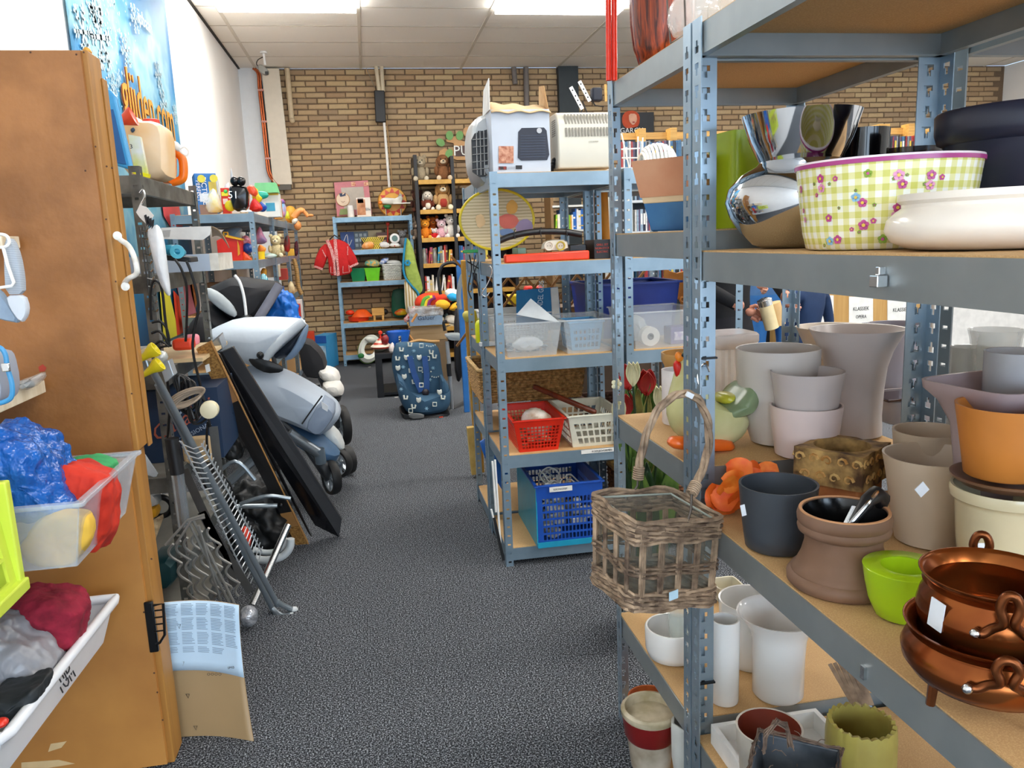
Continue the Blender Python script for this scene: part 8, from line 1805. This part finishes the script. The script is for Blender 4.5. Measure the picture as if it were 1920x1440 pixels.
dvds(U(1166,300,Y=YD).x, U(1300,300,Y=YD).x, YD, zr[0]+.001, .21, 21, 'on the top tier of the disc rack'); dvds(U(1655,300,Y=YD).x, U(1752,300,Y=YD).x, YD, zr[0]+.001, .21, 22, 'at the right end of the disc rack')
for i in (1, 2, 3): dvds(U(1190,300,Y=YD).x, U(1292,300,Y=YD).x, YD, zr[i]+.001, .19, 30+i, 'on tier %s of the disc rack' % ('two','three','four')[i-1])
# blue crate strip and low stock
# small colourful bookshelf
t = thing('low_bookshelf', 'open bookshelf with white edges glimpsed between the blue-grey uprights', 'bookshelf', (2.3, 8.2, 0))
xa, xb = U(1036, 420, Y=8.2).x, U(1140, 420, Y=8.2).x; zb_ = [U(1085, y, Y=8.2).z for y in (384, 430, 500)]
for x in (xa, xb): G().box(x-.015, x+.015, 8.2, 8.5, 0, zb_[0]+.1).out('upright', mat('8a6a44', .6), t, smooth=False)
for z_ in zb_: G().box(xa, xb, 8.18, 8.5, z_-.02, z_).out('white_shelf', mat('d9dad6', .5), t, smooth=False)
books('books on the glimpsed low bookshelf', xa+.03, xb-.03, 8.2, zb_[1]+.001, .14, .22, 'on the glimpsed low bookshelf', (('9a4a9a','purple'),('8ac02a','lime'),('efe6d0','cream'),('2a6ac0','blue'),('e0a02a','orange'),('e6e6e6','white')), 41, lean=.08, maxn=20)
# poster, column, pipes on the brick wall
t = thing('garcia_poster', 'black poster of a red-haired woman with GARCIA lettering', 'poster', (U(1195,250,Y=9.3).x, 9.33, U(1195,292,Y=9.3).z))
G().slab([(1126,212),(1226,210),(1226,290),(1126,292)], 9.33, .02).out('black_canvas', mat('15161a', .6, h2='2a2f38', sc=2), t, smooth=False)
G().puff([(1166,218),(1174,208),(1190,207),(1200,216),(1199,234),(1190,241),(1176,242),(1167,234)], 9.327, .006).out('red_hair_print', mat('c04a24', .7), t); G().puff([(1179,213),(1193,213),(1195,226),(1187,236),(1179,227)], 9.318, .006).out('face_print', mat('e0a88c', .7), t)
G().slab([(1186,228),(1190,228),(1190,230),(1186,230)], 9.31, .002).out('lips_print', mat('a01c24', .6), t, smooth=False); G().puff([(1178,238),(1196,236),(1200,252),(1174,252)], 9.326, .003).out('sweater_print', mat('0b0b0c', .7), t)
text('GARCIA', .085, U(1186, 245, Y=9.31), (PI/2,0,0), mat('e6e6e6', .5), t)
a = U(1047,128,Y=9.3); b = U(1084,128,Y=9.3); tag(G().box(a.x, b.x, 9.3, 9.398, 0, CZ-.003).out('dark_column', mat('263035', .6)), 'dark green-grey painted column against the brick wall', 'column')
for x0, x1, y1, r, lab in ((963,966,158,.03,'short grey pipe end at the top of the brick wall'),(986,990,330,.032,'long grey pipe running down the brick wall')): tag(G().tube([U(x0,126,Y=9.34), U(x1,y1,Y=9.34)], r, 12).out('wall_pipe', mat('6d6662', .5)), lab, 'pipe')
# card index cabinets with labels
YK = 6.0; zt_ = U(1600, 538, Y=YK).z; xa, xb = U(1500,600,Y=YK).x, U(1742,600,Y=YK).x
t = thing('record_cabinet', 'pale wooden record cabinet with white genre cards', 'cabinet', ((xa+xb)/2, YK+.25, 0))
G().box(xa, xb, YK, YK+.5, 0, zt_).out('cabinet_body', mat('c29a5c', .6, kind='grain', h2='b3884a', sc=14), t, smooth=False)
for (x0, x1, y0, y1, ls) in ((1528,1563,552,604,('VROMEL',)),(1592,1637,556,616,('KLASSIEK','OPERA','OPERETTE')),(1664,1714,560,612,('KLASSIEK',))):
    c = G().slab([(x0,y0),(x1,y0+2),(x1,y1),(x0,y1)], YK-.004, .003).out('genre_card', mat('ecebe6', .6), t, smooth=False)
    for i, s_ in enumerate(ls): text(s_, .045 if i == 0 else .04, U((x0+x1)/2, (573 if len(ls) == 1 else 579)+i*15+(8 if x0 > 1650 else 0), Y=YK-.006), (PI/2,0,0), INK, t, sx=.8)
tag(G().box(xb+.05, xb+1.6, YK, YK+.4, 0, zt_-.08).out('white_counter', mat('dcdad6', .6), smooth=False, bev=.01), 'white counter to the right of the record cabinet', 'counter')
for i, (x, h_) in enumerate(((1760,.3),(1800,.26),(1835,.3))):
    c = U(x, 620, Y=YK+.1); tag(G().cb((c.x, YK+.15, zt_-.08+h_/2), (.12,.15,h_)).out('stock_box', mat(('a9b0a8','d9d4c4','8f9a94')[i], .6), bev=.004), ('grey-green','cream','slate green')[i]+' carton on the white counter behind the pots', 'box')
t = thing('toy_cradle_end', 'curved orange-brown wooden end panel with oval cut-outs', 'panel', U(1266, 560, Y=4.4)); WD = mat('b5732a', .5, h2='a0621f', sc=10)
G().slab([(1246,500),(1256,508),(1270,512),(1284,508),(1290,500),(1290,572),(1270,560),(1252,545),(1246,530)], 4.4, .02).out('panel', WD, t, smooth=False, bev=.003)
[G().bar(U(x,y,Y=4.41), Vector((U(x,y,Y=4.41).x, 4.41, 0)), .05, .02, (0,1,0)).out('leg', WD, t, smooth=False) for x, y in ((1254,542),(1284,565))]; G().puff([(1262,524),(1272,526),(1274,538),(1264,538)], 4.395, .008).out('cut_out', mat('d9d2d6', .6), t); G().tube(cat([U(x,y,Y=4.39) for x,y in ((1284,560),(1278,558),(1276,564),(1282,568))]), .008, 6).out('scroll', WD, t)
# ---------------- people ----------------
def human(name, label, x, y, H, rz, top, legs, hairc, skin, arms, lean=0, cat_='person', shoe='1c1c20', hair_long=False):
    """arms: dict side -> (elbow, hand) in body space, unit = height; body faces -y"""
    t = thing(name, label, cat_, (x, y, 0)); T = Matrix.Translation((x, y, 0)) @ Matrix.Rotation(rz, 4, 'Z') @ Matrix.Scale(H, 4)
    V = [(0,0,.53),(0,.0,.60),(0,-.01-lean*.3,.70),(0,-.0-lean*.6,.80),(0,-lean*.8,.855)]; R_ = [.085,.078,.088,.075,.034]; E = [(0,1),(1,2),(2,3),(3,4)]
    for s in (-1, 1):
        n = len(V); V += [(s*.055,0,.48),(s*.058,-.01,.28),(s*.058,.01,.06),(s*.06,-.05,.03)]; R_ += [.062,.042,.028,.024]; E += [(0,n),(n,n+1),(n+1,n+2),(n+2,n+3)]
        n = len(V); el, ha = arms[s]; V += [(s*.105,-lean*.6,.795),el,ha]; R_ += [.040,.029,.020]; E += [(3,n),(n,n+1),(n+1,n+2)]
    me = bpy.data.meshes.new('b'); me.from_pydata(V, E, []); o = bpy.data.objects.new('b', me); C.objects.link(o); m = o.modifiers.new('s', 'SKIN'); o.modifiers.new('u', 'SUBSURF').levels = 2
    for i, r in enumerate(R_): me.skin_vertices[0].data[i].radius = (r, r*.78); me.skin_vertices[0].data[i].use_root = (i == 0)
    bpy.context.view_layer.update(); ev = bpy.data.meshes.new_from_object(o.evaluated_get(bpy.context.evaluated_depsgraph_get())); bpy.data.objects.remove(o)
    g = G(); g.v = [T @ v.co for v in ev.vertices]; g.f = [tuple(p.vertices) for p in ev.polygons]
    mt = [mat(top, .85, var=.2, sc=8, bump=.4), mat(legs, .85, var=.2, sc=10, bump=.3), mat(skin, .55), mat(shoe, .6)]
    b = g.out('body', mt[0], t, ang=180)
    for m_ in mt[1:]: b.data.materials.append(m_)
    Ti = T.inverted(); hands = [Vector(arms[s][1]) for s in (-1, 1)]
    for p in b.data.polygons:
        c = Ti @ (p.center + ORG[b.name]); k_ = 0
        if abs(c.x) < .13 and c.z < .52: k_ = 1
        if c.z < .045: k_ = 3
        if c.z > .845 or any((c-h).length < .035 for h in hands): k_ = 2
        p.material_index = k_
    hd = Vector((0, -lean, .93)); SK_ = mt[2]
    G().ball(hd, (.045,.054,.066), 18, 12, T=T).tube([(0,-lean*.8,.85),(0,-lean*.9,.90)], .03, 12).out('x', SK_) ; bpy.data.objects.remove(bpy.data.objects['x'])
    h = G().ball(hd, (.045,.054,.066), 18, 12, T=T).out('head', SK_, t)
    for s in (-1, 1):
        G().ball(hd+Vector((s*.018,-.048,.008)), (.008,.005,.005), 8, 6, T=T).out('eye', mat('2a2420', .3), h); G().ball(hd+Vector((s*.046,0,0)), (.007,.012,.016), 8, 6, T=T).out('ear', SK_, h)
    G().ball(hd+Vector((0,-.057,-.008)), (.008,.011,.015), 8, 6, T=T).out('nose', SK_, h); G().ball(hd+Vector((0,-.050,-.034)), (.016,.005,.004), 8, 6, T=T).out('mouth', mat('a85a50', .5), h)
    G().ball(hd+Vector((0,.012,.016)), (.051,.056,.060), 16, 10, T=T).out('hair', mat(hairc, .7, var=.4, sc=40), h)
    for s in (-1, 1):
        el, ha = Vector(arms[s][0]), Vector(arms[s][1]); d = (ha-el).normalized(); sd = d.cross(Vector((0,0,1))).normalized(); up = sd.cross(d)
        q = G().ball(ha+d*.022, (.018,.018,.014), 10, 8, T=T)
        for i in range(4):
            a = ha + d*.032 + up*(.013-.009*i); L_ = (.020,.024,.022,.016)[i]; q.tube([T@a, T@(a+d*L_-sd*s*.003), T@(a+d*(L_*1.3)-sd*s*L_*.6), T@(a+d*L_-sd*s*L_)], [.0062*H,.0058*H,.0052*H,.004*H], 7)
        a = ha + d*.014 + up*.012; q.tube([T@a, T@(a+up*.012+d*.010-sd*s*.006), T@(a+up*.012+d*.026-sd*s*.012)], [.0068*H,.0062*H,.0045*H], 7)
        q.out('hand', SK_, t)
    return t
ax = U(1372, 600, Y=4.0); human('person', 'person in a black jumper holding a cream container, behind the pot shelves', ax.x, 4.05, 1.66, .35, '121317', '1e1e24', '3a2a20', 'c98a70', {-1: ((-.16,-.03,.64), (-.06,-.13,.56)), 1: ((.17,-.05,.63), (.10,-.16,.575))})
bx = U(1452, 600, Y=4.95); human('person', 'person in a denim shirt and blue jeans, behind the pot shelves', bx.x, 5.0, 1.70, -.2, '4d78ac', '2f72b8', '6a4a30', 'd29a80', {-1: ((-.15,-.02,.64), (-.09,-.12,.58)), 1: ((.15,-.02,.64), (.09,-.13,.60))})
cx_ = U(1517, 600, Y=4.3); human('person', 'child in a navy hooded top leaning forward beside the record cabinet', cx_.x, 4.35, 1.17, .25, '1b3358', '1a2540', 'a9794a', 'e0aa96', {-1: ((-.15,-.02,.66), (-.13,-.04,.52)), 1: ((.15,-.02,.66), (.13,-.04,.52))}, lean=.03)
j = U(1440, 588, Y=3.72)
t = thing('cream_canister', 'cream canister with a shiny steel lid in the hands of the person in black', 'canister', j+Vector((0,0,-.08))); T = Matrix.Translation(j)@Matrix.Rotation(-.3,4,'Y')
G().lathe([(.035,-.08),(.036,.05),(.02,.06)], 20, T=T).out('canister_body', mat('e3cfa0', .35), t); G().lathe([(.037,.045),(.037,.075),(.012,.085)], 20, T=T).out('steel_lid', CHROME, t); G().lathe([(.030,-.07),(.034,.05)], 20, T=T@Matrix.Translation((.05,.01,-.01))).out('second_cup', mat('d9b27a', .5), t)
